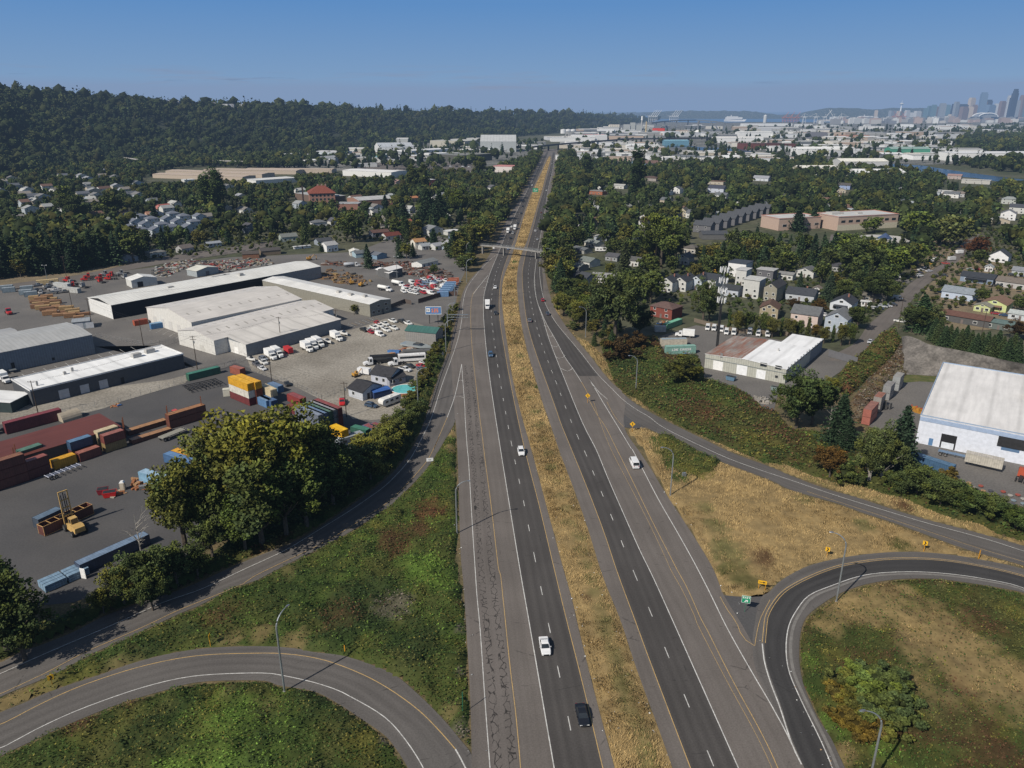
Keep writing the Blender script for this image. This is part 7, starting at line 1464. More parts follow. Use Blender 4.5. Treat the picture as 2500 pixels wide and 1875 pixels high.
car('pickup',*z4(780,320),aR,(.35,.04,.03),'red pickup beside the bright white boxy house','cars parked in the right-hand streets',lite=True,z=0);car('van',*z4(870,320),aR,(.65,.65,.65),'white van beside the red pickup','cars parked in the right-hand streets',lite=True,z=0);car('van',*z4(785,435),aR+.8,(.65,.35,.02),'yellow van beside the cell tower top','cars parked in the right-hand streets',lite=True,z=0)
truck('trailer',*tb(1600,55),aR+.9,(.6,.6,.6),'white trailer on the far street end',body=(.5,.5,.5));truck('trailer',*tf(1665,1520),aR+.9,(.6,.6,.6),'white camper shell near the maroon tree',body=(.7,.7,.7));truck('rv',*ta(785,1500),aR+.5,(.6,.6,.6),'white camper trailer beside the cream house',body=(.66,.66,.65))
# ------------------------------------------------------------------ highway furniture
lamp(*T5((1782,1112))[0],1,.12,'lamp post at the left edge of the collector lane');lamp(*T7((258,1012))[0],.45,.9,'lamp post at the inner edge of the left loop ramp',15.5);lamp(*T1((1690,825))[0],1,.1,'lamp post beside the sign bridge near the hedge');lamp(*T1((1455,1285))[0],1,.1,'lamp post beside the round pool')
lamp(*T1((1765,460))[0],1,.1,'lamp post beside the container row');lamp(*T1((1705,665))[0],1,.1,'lamp post just behind the sign bridge')
lamp(*T1((1865,240))[0],1,.05,'twin lamp post beside the left merge');lamp(*T2((1078,1165))[0],-1,-.05,'lamp post in the bramble bank right of the highway');lamp(*T2((655,700))[0],-1,-.05,'lamp post in front of the tall leafy tree');lamp(*T2((443,315))[0],-1,-.05,'lamp post in the bushes above the red car');lamp(*T2((368,135))[0],-1,-.05,'lamp post just this side of the footbridge');lamp(*T3((1370,585))[0],-1,.02,'lamp post at the edge of the dry field')
lamp(*t9(628,1620),-.9,.35,'lamp post inside the right loop ramp',15.5);lamp(2117,1935,-1,.05,'lamp post at the bottom right corner',15.);lamp(*TE((1795,1600))[0],1,.1,'lamp post before the footbridge on the left')
def chevron(flip=1):
 s=flip;return [('chevron',M['sign_black'],[[(-s*.25,.95),(s*.02,.95),(s*.28,.5),(s*.02,.05),(-s*.25,.05),(s*.0,.5)][::s]])]
for i,(p,lb) in enumerate(((t9(545,1248),'yellow chevron sign beside the lamp post in the dry field'),(t9(1365,1195),'yellow chevron sign at the middle top of the right loop'),(T6((447,978))[0],'yellow chevron sign at the left end of the left loop'),(T6((1780,632))[0],'narrow edge-on yellow chevron sign above the left loop'))):
 wx,wy=g2(*p);f=atan2(-wy,-wx)+(1.25 if i==3 else 0);sign(*p,f,.95,1.05,1.6,M['sign_yellow'],lb,1,draw=chevron(1),post=M['sign_amber'],group='yellow chevron signs')
sign(*T3((2140,1385))[0],atan2(-1,-.35),1.7,.8,1.5,M['sign_yellow'],'wide yellow arrow sign at the tip of the dry field',2,draw=[('arrow',M['sign_black'],[[(-.7,.33),(.2,.33),(.2,.46),(-.7,.46)],[(.15,.15),(.7,.4),(.15,.65)]])],post=M['sign_amber'])
ex=T3((1997,1570))[0];sign(*ex,atan2(-1,-.3),2.3,2.3,3.0,MSW,'green EXIT sign with white arrow on the gore',1,post=M['green_post'],draw=[('green_face',M['sign_green'],[[(-1.08,.07),(1.08,.07),(1.08,2.23),(-1.08,2.23)]])],name='exit_sign')
pe=[o for o in COL.objects if o.name.startswith('exit_sign')][0];pe.scale=(.72,)*3;pn=[c for c in pe.children if c.name.startswith('panel')][0]
b=MB();pl=[[(a,3.0+c) for a,c in q_] for q_ in word('EXIT',-.85,1.45,.55,.36)];pa=[[(-.45,3.4),(-.28,3.25),(.25,3.78),(.08,3.95)],[(.5,3.25+.75),(-.25,3.25+.75),(.5,3.3)]]
for q_ in pl:b.loft([[(a,-.075,c) for a,c in q_],[(a,-.05,c) for a,c in q_]])
b.build('lettering',MSW,pn);b=MB()
for q_ in pa:b.loft([[(a,-.075,c) for a,c in q_],[(a,-.05,c) for a,c in q_]])
b.build('arrow',MSW,pn)
mg=[('merge_arrow',M['sign_black'],[[(-.08,.4),(.08,.4),(.08,1.1),(-.08,1.1)],[(-.2,1.05),(.2,1.05),(0,1.4)],[(.08,.6),(.3,.45),(.3,.6),(.08,.8)]])]
for p,lb in ((T2((672,1255))[0],'yellow diamond merge sign on the right collector gore'),(T2((1048,1500))[0],'yellow diamond merge sign beside the entry ramp')):sign(*p,atan2(-1,-.1),1.75,1.75,1.7,M['sign_yellow'],lb,1,draw=mg,post=M['sign_amber'],shape='diamond')
sign(*T5((1555,540))[0],atan2(-1,.2),1.9,1.0,1.3,MSW,'small white sign at the edge of the left exit ramp',2,draw=[('lettering',M['sign_black'],word('111',-.4,.3,.4,.2))]);sign(*TE((2022,1500))[0],atan2(-1,.1),1.3,1.2,2.0,MSW,'small white sign by the trees left of the footbridge',1);sign(*T1((1665,880))[0],PI*.75,1.6,1.6,1.2,MST,'back of a diamond sign behind the guardrail',1,shape='diamond')
sign(*ta(232,1012),atan2(-1,0),6.5,4.6,1.8,M['sign_green'],'green guide sign standing in the median far up the highway',2,draw=[('lettering',MSW,[[(-2,3),(-.5,3),(-.5,3.5),(-2,3.5)],[(.2,2.2),(2.4,2.2),(2.4,2.6),(.2,2.6)],[(-2,1.2),(1.5,1.2),(1.5,1.6),(-2,1.6)]])],name='guide_sign')
sign(*t9(1828,1262),0,.18,2.2,.2,M['sign_amber'],'thin orange marker post between the right ramp and the loop',1,name='marker_post',post=M['sign_amber'])
sign(*T7((768,690))[0],-PI/2,.16,1.6,.2,M['sign_amber'],'orange marker post at the edge of the left loop',1,name='marker_post',post=M['sign_amber'])
sign(*T7((1765,1200))[0],0.25,.08,1.6,3.0,M['green_post'],'edge-on sign seen from behind at the tip of the left triangle',1,name='road_sign',post=M['green_post']);
x,y=T1((1705,665))[0];e=empty('sign_gantry',(*g2(x,y),0),0,'cantilever sign structure reaching over the left ramp','sign gantry');MB().tube([(0,0,0),(0,0,8.6)],.24,8).build('column',MST,e)
b=MB()
for z in (7.2,8.4):
 for yy in(-.5,.5):b.tube([(0,yy,z),(9.5,yy,z)],.07,4)
for k in range(8):b.tube([(k*1.2+.4,-.5,7.2),(k*1.2+1,-.5,8.4),(k*1.2+1.6,-.5,7.2)],.04,4)
b.build('truss',MST,e);MB().box(2.2,9.4,-.8,.0,8.5,8.6).build('catwalk',MST,e)
zb=5.6
a=NA(G(*te(1640,1420),zb)[:2]);c_=NA(G(*ta(430,1510),zb)[:2]);m1=NA(G(*ta(60,1428),zb+.6)[:2])
e=empty('footbridge',(0,0,0),0,'slender concrete footbridge arching over the whole highway','footbridge');pts=[]
for k in range(25):
 t=k/24;p=a*(1-t)+c_*t;pts.append((p[0],p[1],zb-1.2+1.6*sin(PI*min(1,max(0,t)))))
u=(c_-a)/np.hypot(*(c_-a));w=NA([-u[1],u[0]])
b=MB();b.loft([[(p[0]-w[0]*1.3,p[1]-w[1]*1.3,p[2]-.55),(p[0]+w[0]*1.3,p[1]+w[1]*1.3,p[2]-.55),(p[0]+w[0]*1.3,p[1]+w[1]*1.3,p[2]),(p[0]-w[0]*1.3,p[1]-w[1]*1.3,p[2])] for p in pts]);b.build('deck',MCN,e)
for s in (-1,1):
 b=MB();q_=[(p[0]+w[0]*1.25*s,p[1]+w[1]*1.25*s,p[2]+1.1) for p in pts];b.tube(q_,.05,4);b.tube([(x_,y_,z_-.5) for x_,y_,z_ in q_],.035,4)
 for x_,y_,z_ in q_:b.tube([(x_,y_,z_-1.1),(x_,y_,z_)],.035,4)
 for (x1_,y1_,zz1),(x2_,y2_,zz2) in zip(q_[:-1],q_[1:]):
  for r_ in (.33,.66):b.tube([(x1_*(1-r_)+x2_*r_,y1_*(1-r_)+y2_*r_,zz1-1.1),(x1_*(1-r_)+x2_*r_,y1_*(1-r_)+y2_*r_,zz1)],.02,3)
 b.build('railing',MST,e)
for p_ in (te(1985,1500),ta(75,1500),ta(285,1545)):
 x,y=g2(*p_);d=((x-a[0])*u[0]+(y-a[1])*u[1])/np.hypot(*(c_-a));q_=a+(c_-a)*d
 MB().box(-.35,.35,-.9,.9,0,zb-1.5+1.6*sin(PI*max(0,min(1,d)))).build('pier',MCN,e,(q_[0],q_[1],0),atan2(u[1],u[0]))
def hd(x,y,up):
 a=g2(x+0,y);f=(ip(Ly,y-4)+ip(Ry,y-4))/2-(ip(Ly,y+4)+ip(Ry,y+4))/2;l=Lw if x<(ip(Ly,y)+4) else Rw
 p=g2(ip(l,y-5),y-5);q=g2(ip(l,y+5),y+5);t=atan2(p[1]-q[1],p[0]-q[0]);return t if up else t+PI
BW=(.72,.72,.72);KB=(.018,.018,.022)
HC=[('sedan',1330,1583,0,BW,'white sedan in the outer lane low in the photo'),('sedan',1421,1752,0,(.014,.016,.022),'black sedan lowest in the photo, in the inner lane'),('suv',1272,1107,0,BW,'white car with sunroof coming down the inner lane'),('van',1548,1136,1,BW,'white van with dark rear windows on the right collector lane'),
('suv',1198,869,0,(.05,.10,.18),'blue car in the middle of the left carriageway'),('sedan',1210,767,0,KB,'dark car below the white box van'),('sedan',1209,704,0,BW,'small white car above the white box van'),('sedan',1293,785,1,(.14,.15,.17),'grey car in the inner right lane'),('sedan',1337,768,1,(.05,.07,.10),'dark blue car on the exit lane'),('hatch',1325,735,1,(.30,.02,.03),'red car beside the start of the exit gore'),
('sedan',1241,609,0,(.10,.14,.22),'blue car in the shadow of the footbridge'),('sedan',1246,583,0,KB,'dark car just beyond the footbridge'),('suv',1252,571,0,(.3,.3,.3),'grey car ahead of the white lorries'),('sedan',1249,555,0,BW,'white car left of the white lorries'),('sedan',1264,547,0,KB,'black car above the white lorries'),('sedan',1272,522,0,KB,'dark car in the tree shadows'),('sedan',1276,505,0,KB,'second dark car in the tree shadows'),
('sedan',1299,453,0,BW,'red and white car far up the left carriageway'),('sedan',1307,565,1,(.5,.5,.52),'silver car on the right carriageway beyond the bridge'),('sedan',1321,547,1,KB,'dark car on the right carriageway beyond the silver one'),('sedan',1321,520,1,(.12,.04,.03),'dark red car on the right carriageway'),('sedan',1334,466,1,(.5,.5,.5),'pale car far up the right carriageway'),('sedan',1312,586,1,(.3,.3,.32),'grey car just beyond the footbridge on the right'),('sedan',1344,430,1,KB,'dark car far up on the right'),('sedan',1347,400,1,(.4,.4,.4),'grey car near the top of the highway'),('sedan',1322,412,0,KB,'dark car near the top of the left carriageway')]
for k_,x,y,up,cl,lb in HC:car(k_,x,y,hd(x,y,up),cl,lb,'cars driving on the highway',lite=y<650,z=.05)
for x,y,lb in ((1190,752,'white box van on the left carriageway'),(1240,568,'white lorry nearest the median beyond the footbridge'),(1257,560,'white lorry beside the other beyond the footbridge')):truck('box',x,y,hd(x,y,0),(.72,.72,.72),lb)
MB().box(-.5,.5,-.3,.3,0,1.3).build('cabinet',MST,None,(*g2(*T3((1485,430))[0]),0),.3);tag(COL.objects[-1],'grey equipment cabinet beside the lamp post in the dry field','cabinet')
PR=[]
for f,x,y,ty,lb,kw in ((tb,1150,625,360,'utility pole on the street corner by the dark hedge',dict(arms=2)),(tb,1850,700,480,'utility pole in the cypress hedge',dict(arms=1)),(tb,1690,10+80,-130,'utility pole at the far end of the street',dict(arms=1)),(tb,1525,180,-10,'utility pole beside the black parked car',dict(arms=1)),(tb,800,190,-30,'utility pole among the green trees',dict(arms=1,tf=True)),(ta,545,1520,1385,'utility pole right of the footbridge',dict(arms=1)),(ta,1065,1510,1390,'utility pole left of the bare-trunked tall tree',dict(arms=1)),(ta,1160,1290,1200,'utility pole beside the copper beech',dict(arms=1)),(ta,1240,1650,1450,'pale utility pole under the tallest leafy tree',dict(arms=0)),(tf,1940,1350,1230,'double crossarm pole at the upper right',dict(arms=2)),(tf,1840,1400,1300,'double crossarm pole left of the other',dict(arms=2))):
 p=f(x,y);upole(*p,lb,max(9,hgt(*p,f(x,ty)[1])),aR,**kw);PR.append(UP[-1])
for a_,b_ in ((0,1),(0,3),(3,2),(0,4),(4,6),(5,6),(9,10)):
 for s in (-.8,.8):wire(PR[a_]+Vector((s*.5,s*.8,0)),PR[b_]+Vector((s*.5,s*.8,0)),'thin dark wire strung between the poles at the right',1.2,.02,group='overhead wires right of the highway')
wire(PW[7]+Vector((0,0,1)),PR[4],'long pale wire crossing above the highway from left to right',3.,.03);wire(UP[3]+Vector((0,0,1)),PR[5],'second long wire crossing above the highway',3.,.03)
LT=[];LC=[]
for l_,o_ in ((med_l,1.2),(med_r,-1.2),(coll_r,1.0),(coll_l,-.8)):
 for k in range(70):
  y=RU(1000,1870);x=ip(l_,y);p=g2(x,y);LT.append((p[0]+o_+random.gauss(0,1.1),p[1]+RU(-1,1),.12));c=random.choice([(.6,.6,.58),(.6,.6,.58),(.2,.2,.2),(.3,.2,.12)]);LC.append(c)
V,F=quads(NA(LT),np.random.default_rng(4).uniform(.1,.32,len(LT)),1.5);o=np_mesh('litter',V,F,GRASS,np.repeat(NA(LC),4,0));tag(o,'bits of pale litter strewn along the road verges','litter',kind='stuff')
# ================================================================== trees
YT=(1.65,1.42,.75);OL=(1.38,1.24,.78);DG=(.62,.72,.62);NG=(.9,1.,.85);LG=(1.3,1.5,.9);MR=(.65,.36,.40);CU=(1.1,.6,.5);GR=(1.15,1.15,1.15)
def tr(kind,x,y,ytop,label,tint=NG,wide=1.,group=None,**k):return tree(kind,x,y,max(2.,hgt(x,y,ytop)),label,group,tint,wide,**k)
veg('shaded bramble belt between the container yard and the left ramp',[(1112,745),(1088,815),(1062,880),(1030,945),(1002,1000),(970,1030),(930,1062),(890,1110),(760,1190),(640,1265),(520,1350),(380,1420),(200,1490),(60,1540),(-120,1570)]+[(p[0]-3,p[1]-5) for p in rampL_out[::-1]],[('green',1.),('olive',1.),('dkgreen',.8),('yellow',.2)],[(1000,1120,30,'green',1),(250,1480,30,'yellow',.8),(100,1600,50,'green',1.),(640,1350,30,'brown',1.2),(690,1325,20,'rust',1.2)],amp=1.6,dens=3.,leaf=.45,name='bramble_belt',res=1.3)
HG='large yellowing trees between the yard and the left ramp'
for i,(x,y,t,tn,w) in enumerate(((455,1345,1125,OL,.8),(500,1330,1120,(1.0,1.05,.7),.9),(548,1300,1060,OL,.95),(600,1290,1010,YT,.95),(560,1255,1045,YT,.85),(655,1275,998,YT,1.),(705,1265,1000,(1.35,1.3,.7),.95),(755,1240,1005,(1.2,1.15,.7),.95),(790,1215,1035,NG,.9),(640,1330,1100,NG,1.),(700,1310,1110,(.85,1.,.7),1.),(750,1290,1110,(.8,.95,.7),1.),(815,1240,1090,(.75,.9,.7),1.),(520,1365,1250,NG,1.),(600,1345,1200,(.9,1.1,.7),1.))):
 tr('broad',x,y,t,('tall yellow-green','large olive green','dark green')[0 if tn is YT else 1 if tn[0]>1 else 2]+' broadleaf tree in the big clump beside the container yard',tn,w,HG+' (%s)'%('yellow','olive','dark')[0 if tn is YT else 1 if tn[0]>1 else 2],q=0)
for i,(x,y,t,tn) in enumerate(((865,1190,1085,NG),(895,1150,1060,YT),(940,1125,1040,(1.5,1.35,.8)),(905,1175,1090,OL),(985,1060,1000,NG),(960,1090,1020,OL),(1015,1030,975,NG),(850,1215,1120,DG))):tr('broad',x,y,t,'round bushy tree in the belt right of the big clump above the left ramp',tn,1.35,'bushy trees above the left ramp')
for i,(x,y,t,tn) in enumerate(((20,1590,1365,DG),(-30,1540,1380,DG),(62,1610,1440,DG),(-20,1640,1480,NG))):tr('broad',x,y,t,'dark tree in the clump at the bottom left edge of the photo',tn,.9,'dark trees at the bottom left edge',q=0)
for i,(x,y,t,tn) in enumerate(((290,1475,1370,OL),(335,1475,1345,NG),(375,1455,1335,NG),(420,1430,1325,NG),(360,1490,1400,NG),(240,1495,1435,OL),(470,1410,1335,DG))):tr('broad',x+14,y,t,'leafy bush tree beside the long dark blue container',tn,1.,'bush trees beside the dark blue container')
def bare(x,y,ytop,lab,seed=1,col=None):
 H=hgt(x,y,ytop);e=empty('bare_tree',(*g2(x,y),0),0,lab,'tree');b=MB();r=random.Random(seed);b.tube([(0,0,0),(.1,0,H*.5),(0,.1,H)],[.22,.14,.03],6)
 br=MB()
 for i in range(11):
  z=H*r.uniform(.35,.85);a=r.uniform(0,2*PI);L=H*r.uniform(.2,.38);p1=(cos(a)*L*.5,sin(a)*L*.5,z+L*.45);p2=(cos(a+.2)*L,sin(a+.2)*L,z+L*.7)
  br.tube([(0,0,z),p1,p2],[.09,.05,.015],4)
  for s in (-1,1):br.tube([p1,(p1[0]+cos(a+s*.8)*L*.4,p1[1]+sin(a+s*.8)*L*.4,p1[2]+L*.35)],[.04,.012],3)
 b.build('trunk',BARKW,e);br.build('branch',BARKW,e)
bare(*td(1210,1450),td(1165,1020)[1],'leafless pale grey tree standing beside the long dark blue container',1);bare(*tb(560,1500),tb(620,1280)[1],'leafless pale tree before the dark oak at the right',4)
k=0
for (x0,y0),(x1,y1) in (((1118,752),(1092,812)),((1092,812),(1066,880)),((1066,880),(1040,935)),((1040,935),(1005,1000))):
 for i in range(6):
  t=(i+.5)/6;x=x0+(x1-x0)*t-4+(i%2)*-9;y=y0+(y1-y0)*t;wx,wy=g2(x,y);tree('bush',wx,wy,RU(2.6,4.4),'green hedge shrub behind the guardrail of the left ramp','hedge shrubs behind the guardrail',(.9+.4*random.random(),1.,.7),1.2,world=True)
ST=[(t2,905,740,130,'broad',(.95,1.05,1.0),.95,'very large leafy tree with silvery leaf tips right of the highway'),(t2,1110,690,420,'broad',DG,1.1,'dark rounded tree tucked against the right side of the huge leafy tree'),(t2,960,890,700,'bush',MR,1.3,'dark maroon bush at the foot of the huge leafy tree'),(t2,1090,800,660,'bush',MR,1.2,'second maroon bush beside the cream trailer'),(t2,1500,1080,860,'bush',(.8,.75,.5),1.4,'large brown green bush in front of the workshop corner'),
(t2,440,330,20,'conifer',NG,1.2,'dark conifer beside the highway just past the footbridge'),(t2,560,350,200,'broad',NG,1.2,'green tree at the roadside below the conifer'),(t2,470,520,330,'broad',OL,1.3,'bushy tree above the red car'),(t2,600,620,380,'broad',OL,1.1,'green tree between the bushes and the huge leafy tree'),(t2,560,640,560,'bush',GR,1.2,'pale grey green shrub by the ramp verge'),(t2,650,480,330,'broad',LG,.9,'bright green tree behind the lamp post'),(t2,520,450,300,'broad',DG,1.2,'dark tree among the roadside bushes'),
(z4,640,925,490,'broad',(1.,1.1,1.),.62,'tall grey green tree left of the cell tower'),(z4,700,915,620,'broad',NG,.7,'shorter tree just left of the cell tower mast'),(z4,1540,800,690,'broad',MR,1.6,'dark purple plum tree before the house with the steep roof'),(z4,1800,850,700,'broad',CU,1.3,'copper red tree left of the white fronted cottage'),(z4,2170,980,830,'broad',MR,1.4,'dark maroon tree at the bend of the street'),(z4,1600,620,410,'conifer',GR,1.,'blue green spruce beside the white garage'),
(tb,290,650+820,995,'broad',(.7,.85,.7),1.05,'big dark green oak in front of the workshop corner'),(tb,420,1440,1020,'broad',(.65,.8,.65),1.,'second dark crown joined to the big oak'),(tb,580,1180,1040,'broad',YT,1.2,'yellow green tree just behind the big oak'),(tb,640,1600,1170,'conifer',DG,1.6,'dark conifer right of the bare tree'),(t9,1130,560,-50,'conifer',(.75,.85,.85),1.25,'dark pointed spruce beside the blue bulk trailer'),(t9,700,330,60,'conifer',DG,1.6,'dark fir behind the pale trunked trees'),
(t9,900,620,150,'broad',(1.05,1.1,1.),.7,'thin grey green tree with pale trunk, left of two above the entry ramp'),(t9,1000,610,130,'broad',(1.05,1.1,1.),.75,'thin grey green tree with pale trunk, right of two above the entry ramp'),(t9,570,570,310,'broad',(1.3,.65,.5),1.2,'rusty brown rounded tree above the entry ramp'),(t9,690,620,450,'bush',NG,1.2,'green bush at the foot of the rusty tree'),(t9,1300,740,470,'broad',NG,1.5,'broad green thicket tree below the blue bulk trailer'),(t9,1120,700,520,'broad',NG,1.4,'green thicket tree left of the broad one'),(t9,1500,820,560,'broad',NG,1.4,'green thicket tree in front of the drum rows'),(t9,1700,880,640,'broad',(.8,.95,.7),1.5,'dark thicket tree in front of the drum rows'),(t9,1900,930,720,'broad',NG,1.6,'green thicket tree right of the dark one'),(t9,2130,1010,810,'broad',(.75,.95,.7),1.5,'dark thicket at the right edge above the entry ramp'),(t9,1560,620,490,'bush',(1.2,.8,.6),1.2,'brownish shrub at the end of the blue bulk trailer'),
(tb,1330,650,330,'conifer',(1.,1.2,.9),1.9,'broad dark evergreen on the street corner'),(tb,1260,660,430,'broad',DG,1.2,'dark tree left of the broad evergreen'),(tb,1430,660,430,'broad',GR,1.2,'silvery grey green tree right of the broad evergreen'),(tb,1510,300,210,'broad',DG,1.2,'small round dark tree at the street corner'),(tb,1680,440,350,'broad',GR,1.,'pale grey shrub tree below the pale blue house'),(tb,1850,420,290,'broad',NG,1.3,'green hedge tree beside the yellow green house'),(tb,2180,500,350,'broad',NG,1.3,'green tree at the right edge beside the yellow green house'),(tb,1930,330,280,'conifer',NG,1.2,'small cone tree below the blue grey bungalow'),(tb,2150,720,560,'broad',MR,1.5,'dark maroon tree at the right edge'),
(tb,800,640,430,'broad',DG,1.1,'dark tree before the low shed by the street'),(tb,560,400,150,'conifer',GR,1.5,'blue grey cedar beside the white house'),(tb,700,420,200,'broad',NG,1.2,'green tree right of the blue grey cedar'),(tb,930,400,140,'broad',DG,1.3,'large dark tree above the low brown shed'),(tb,1050,400,200,'broad',NG,1.2,'green tree by the side street corner'),(tb,1100,210,-60,'broad',LG,1.3,'bright green tree left of the dry lot'),(tb,950,180,-80,'broad',LG,1.3,'bright green tree above the white pickup'),(tb,780,200,-150,'broad',NG,1.3,'tall green tree beside the shady street'),
(tf,1600,1470,1190,'broad',(1.5,1.45,1.3),1.5,'large pale silvery green tree above the dry lot'),(tf,1790,1560,1370,'broad',(1.1,.4,.45),1.3,'dark maroon tree by the far street'),(tf,1830,1600,1480,'broad',NG,1.4,'green round tree left of the white steep-gabled house'),(tf,1300,1400,1150,'broad',LG,1.4,'green tree right of the pink building'),(tf,950,1340,1200,'broad',LG,1.4,'light green tree before the pink building'),(tf,880,1350,1230,'broad',LG,1.2,'second light green tree before the pink building'),(tf,720,1590,1340,'broad',LG,1.5,'round green tree beside the shady street'),(tf,1300,1600,1430,'broad',LG,1.5,'round green tree below the round hall'),(tf,1050,1640,1430,'broad',LG,1.6,'large green tree below the round hall'),(tf,430,1300,1120,'conifer',NG,1.6,'dark cedar before the pink wing'),(tf,300,1330,1100,'conifer',DG,1.6,'dark cedar left of the pink wing'),
(ta,1290,1640,1150,'broad',(1.1,1.2,.8),1.,'tallest light green tree in the middle of the right wood'),(ta,1240,1600,1330,'broad',(1.,1.,.9),1.,'grey green tree with pale trunk beside the tallest one'),(ta,1400,1560,1300,'broad',DG,1.1,'dark tree right of the tallest light green one'),(ta,1085,1040,640,'poplar',DG,1.6,'tall dark poplar standing above the right wood'),(ta,1110,1030,830,'poplar',DG,1.9,'wide poplar at the foot of the tall dark one'),(ta,930,1510,1410,'broad',NG,1.1,'bright green tree beside the garden behind the footbridge'),(ta,1160,1300,1200,'broad',CU,1.3,'copper beech in the right wood'),(ta,670,880,690,'poplar',DG,2.2,'broad dark poplar left of the wood behind the highway'),(ta,440,1490,1370,'broad',(1.2,1.5,.7),1.4,'bright green tree right of the highway above the footbridge end'),
(t1,915,510,425,'broad',OL,1.0,'single small tree at the corner of the olive walled warehouse'),(z3,1840,260,165,'broad',NG,1.2,'round tree standing alone in the truck yard corner'),(z3,1240,115,-20,'conifer',DG,1.5,'dark fir beside the grey bungalow behind the yard'),(z3,1530,110,0,'conifer',GR,2.,'grey green cedar behind the yard'),(z3,2030,130,20,'broad',NG,1.5,'green tree above the ramp lamp'),(z3,2120,230,80,'broad',NG,1.5,'green tree beside the left merge'),(z3,2160,180,60,'broad',OL,1.5,'olive tree beside the left merge'),
(tg,730,1640,1510,'broad',(1.1,1.5,.6),1.2,'bright green round tree before the dark conifers at the left'),(tg,1310,1240,1110,'conifer',DG,2.,'cone-shaped evergreen above the grey townhouses'),(tg,380,1290,1120,'conifer',DG,1.7,'cone-shaped evergreen, right of two by the park path'),(tg,290,1290,1150,'conifer',DG,1.6,'cone-shaped evergreen, left of two by the park path'),(tg,1760,1180,840,'poplar',NG,1.5,'tall poplar, left of the pair above the neighbourhood'),(tg,1840,1180,800,'poplar',NG,1.7,'tall poplar, right of the pair above the neighbourhood'),(tg,550,1120,930,'broad',(1.3,1.4,.8),1.1,'light green tree in the middle of the left neighbourhood'),(tg,620,1240,1000,'broad',DG,1.2,'large dark tree above the tan house'),(tg,960,1220,1000,'broad',DG,1.3,'large dark round tree left of the grey townhouses'),(tg,1890,1400,1310,'broad',(1.3,1.6,.8),1.1,'bright green tree right of the grey townhouses'),
(te,840,1420,1150,'broad',NG,1.1,'large leafy tree left of the brown roofed house'),(te,780,1390,1160,'broad',OL,1.,'yellowing tree left of the large leafy one'),(te,1110,1150,1020,'conifer',DG,2.,'dark conifer before the school wing'),(te,1260,1250,1040,'conifer',DG,1.6,'dark conifer beside the dirt lot'),(te,1470,1260,960,'conifer',DG,1.8,'dark fir, left of the clump before the highway'),(te,1570,1280,980,'conifer',DG,1.8,'dark fir, right of the clump before the highway'),(te,1720,1190,960,'broad',(1.2,1.3,.7),1.1,'round yellow green tree right of the dark firs'),(te,1880,1200,1000,'broad',NG,1.1,'round tree next to the yellow green one'),(te,1350,1000,770,'poplar',OL,2.2,'tall poplar, left of the pair beyond the school'),(te,1430,1000,760,'poplar',OL,2.2,'tall poplar, right of the pair beyond the school'),(te,1905,860,700,'poplar',OL,3.,'wide poplar beside the far car park'),(te,970,1640,1470,'conifer',GR,1.5,'grey green cypress behind the scrapyard garage'),(te,570,1500,1430,'conifer',DG,1.6,'small dark conifer beside the white gabled cottage'),(te,1640,1530,1420,'broad',NG,1.3,'green tree before the footbridge end')]
for f,x,y,t,kd,tn,w,lb in ST:tr(kd,*f(x,y),f(x,t)[1],lb,tn,w,pale='pale trunk' in lb,q=0 if f(x,y)[1]>700 else None)
for i in range(17):
 x=1440+i*44;y=730+i*11+(i%3)*14;p=tb(x,y);wx,wy=g2(*p);tree('conifer',wx,wy,RU(9,11.5),'conical cypress in the long hedge above the concrete wall','cypresses in the hedge above the wall',(1.5,1.35,.9) if i%2 else (1.1,1.2,.9),1.35,world=True,q=0)
for i in range(15):
 x=900+i*86;y=1010+i*10+(i%2)*18;wx,wy=g2(*z4(x,y));tree(('broad','poplar')[i%3==0],wx,wy,RU(7.5,11),'young green tree in the row behind the workshop','young trees behind the workshop',(1.+.3*(i%2),1.1,.8) if i!=10 else (1.5,.9,.6),.8,world=True,q=0)
for i,(x,y,h,tn) in enumerate(((900,1250,4,NG),(760,1200,3.6,(1.2,1.,.6)),(1060,1150,4,NG),(820,930,3.6,LG),(980,970,4,NG),(690,1290,3,(1.4,.9,.55)),(1130,1300,3.4,NG),(620,1080,3,(1.4,.95,.6)),(900,1400,3,(1.4,.85,.55)),(720,1000,3.4,OL),(900,1090,4.2,LG),(1080,1030,3.4,DG),(1180,1150,3,NG),(800,1350,3,(1.4,.9,.55)),(1040,1400,3,OL))):tree('bush',*T8((x,y))[0],h,'large leafy shrub in the clump inside the right loop ramp','shrubs clumped inside the right loop',tn,1.7)
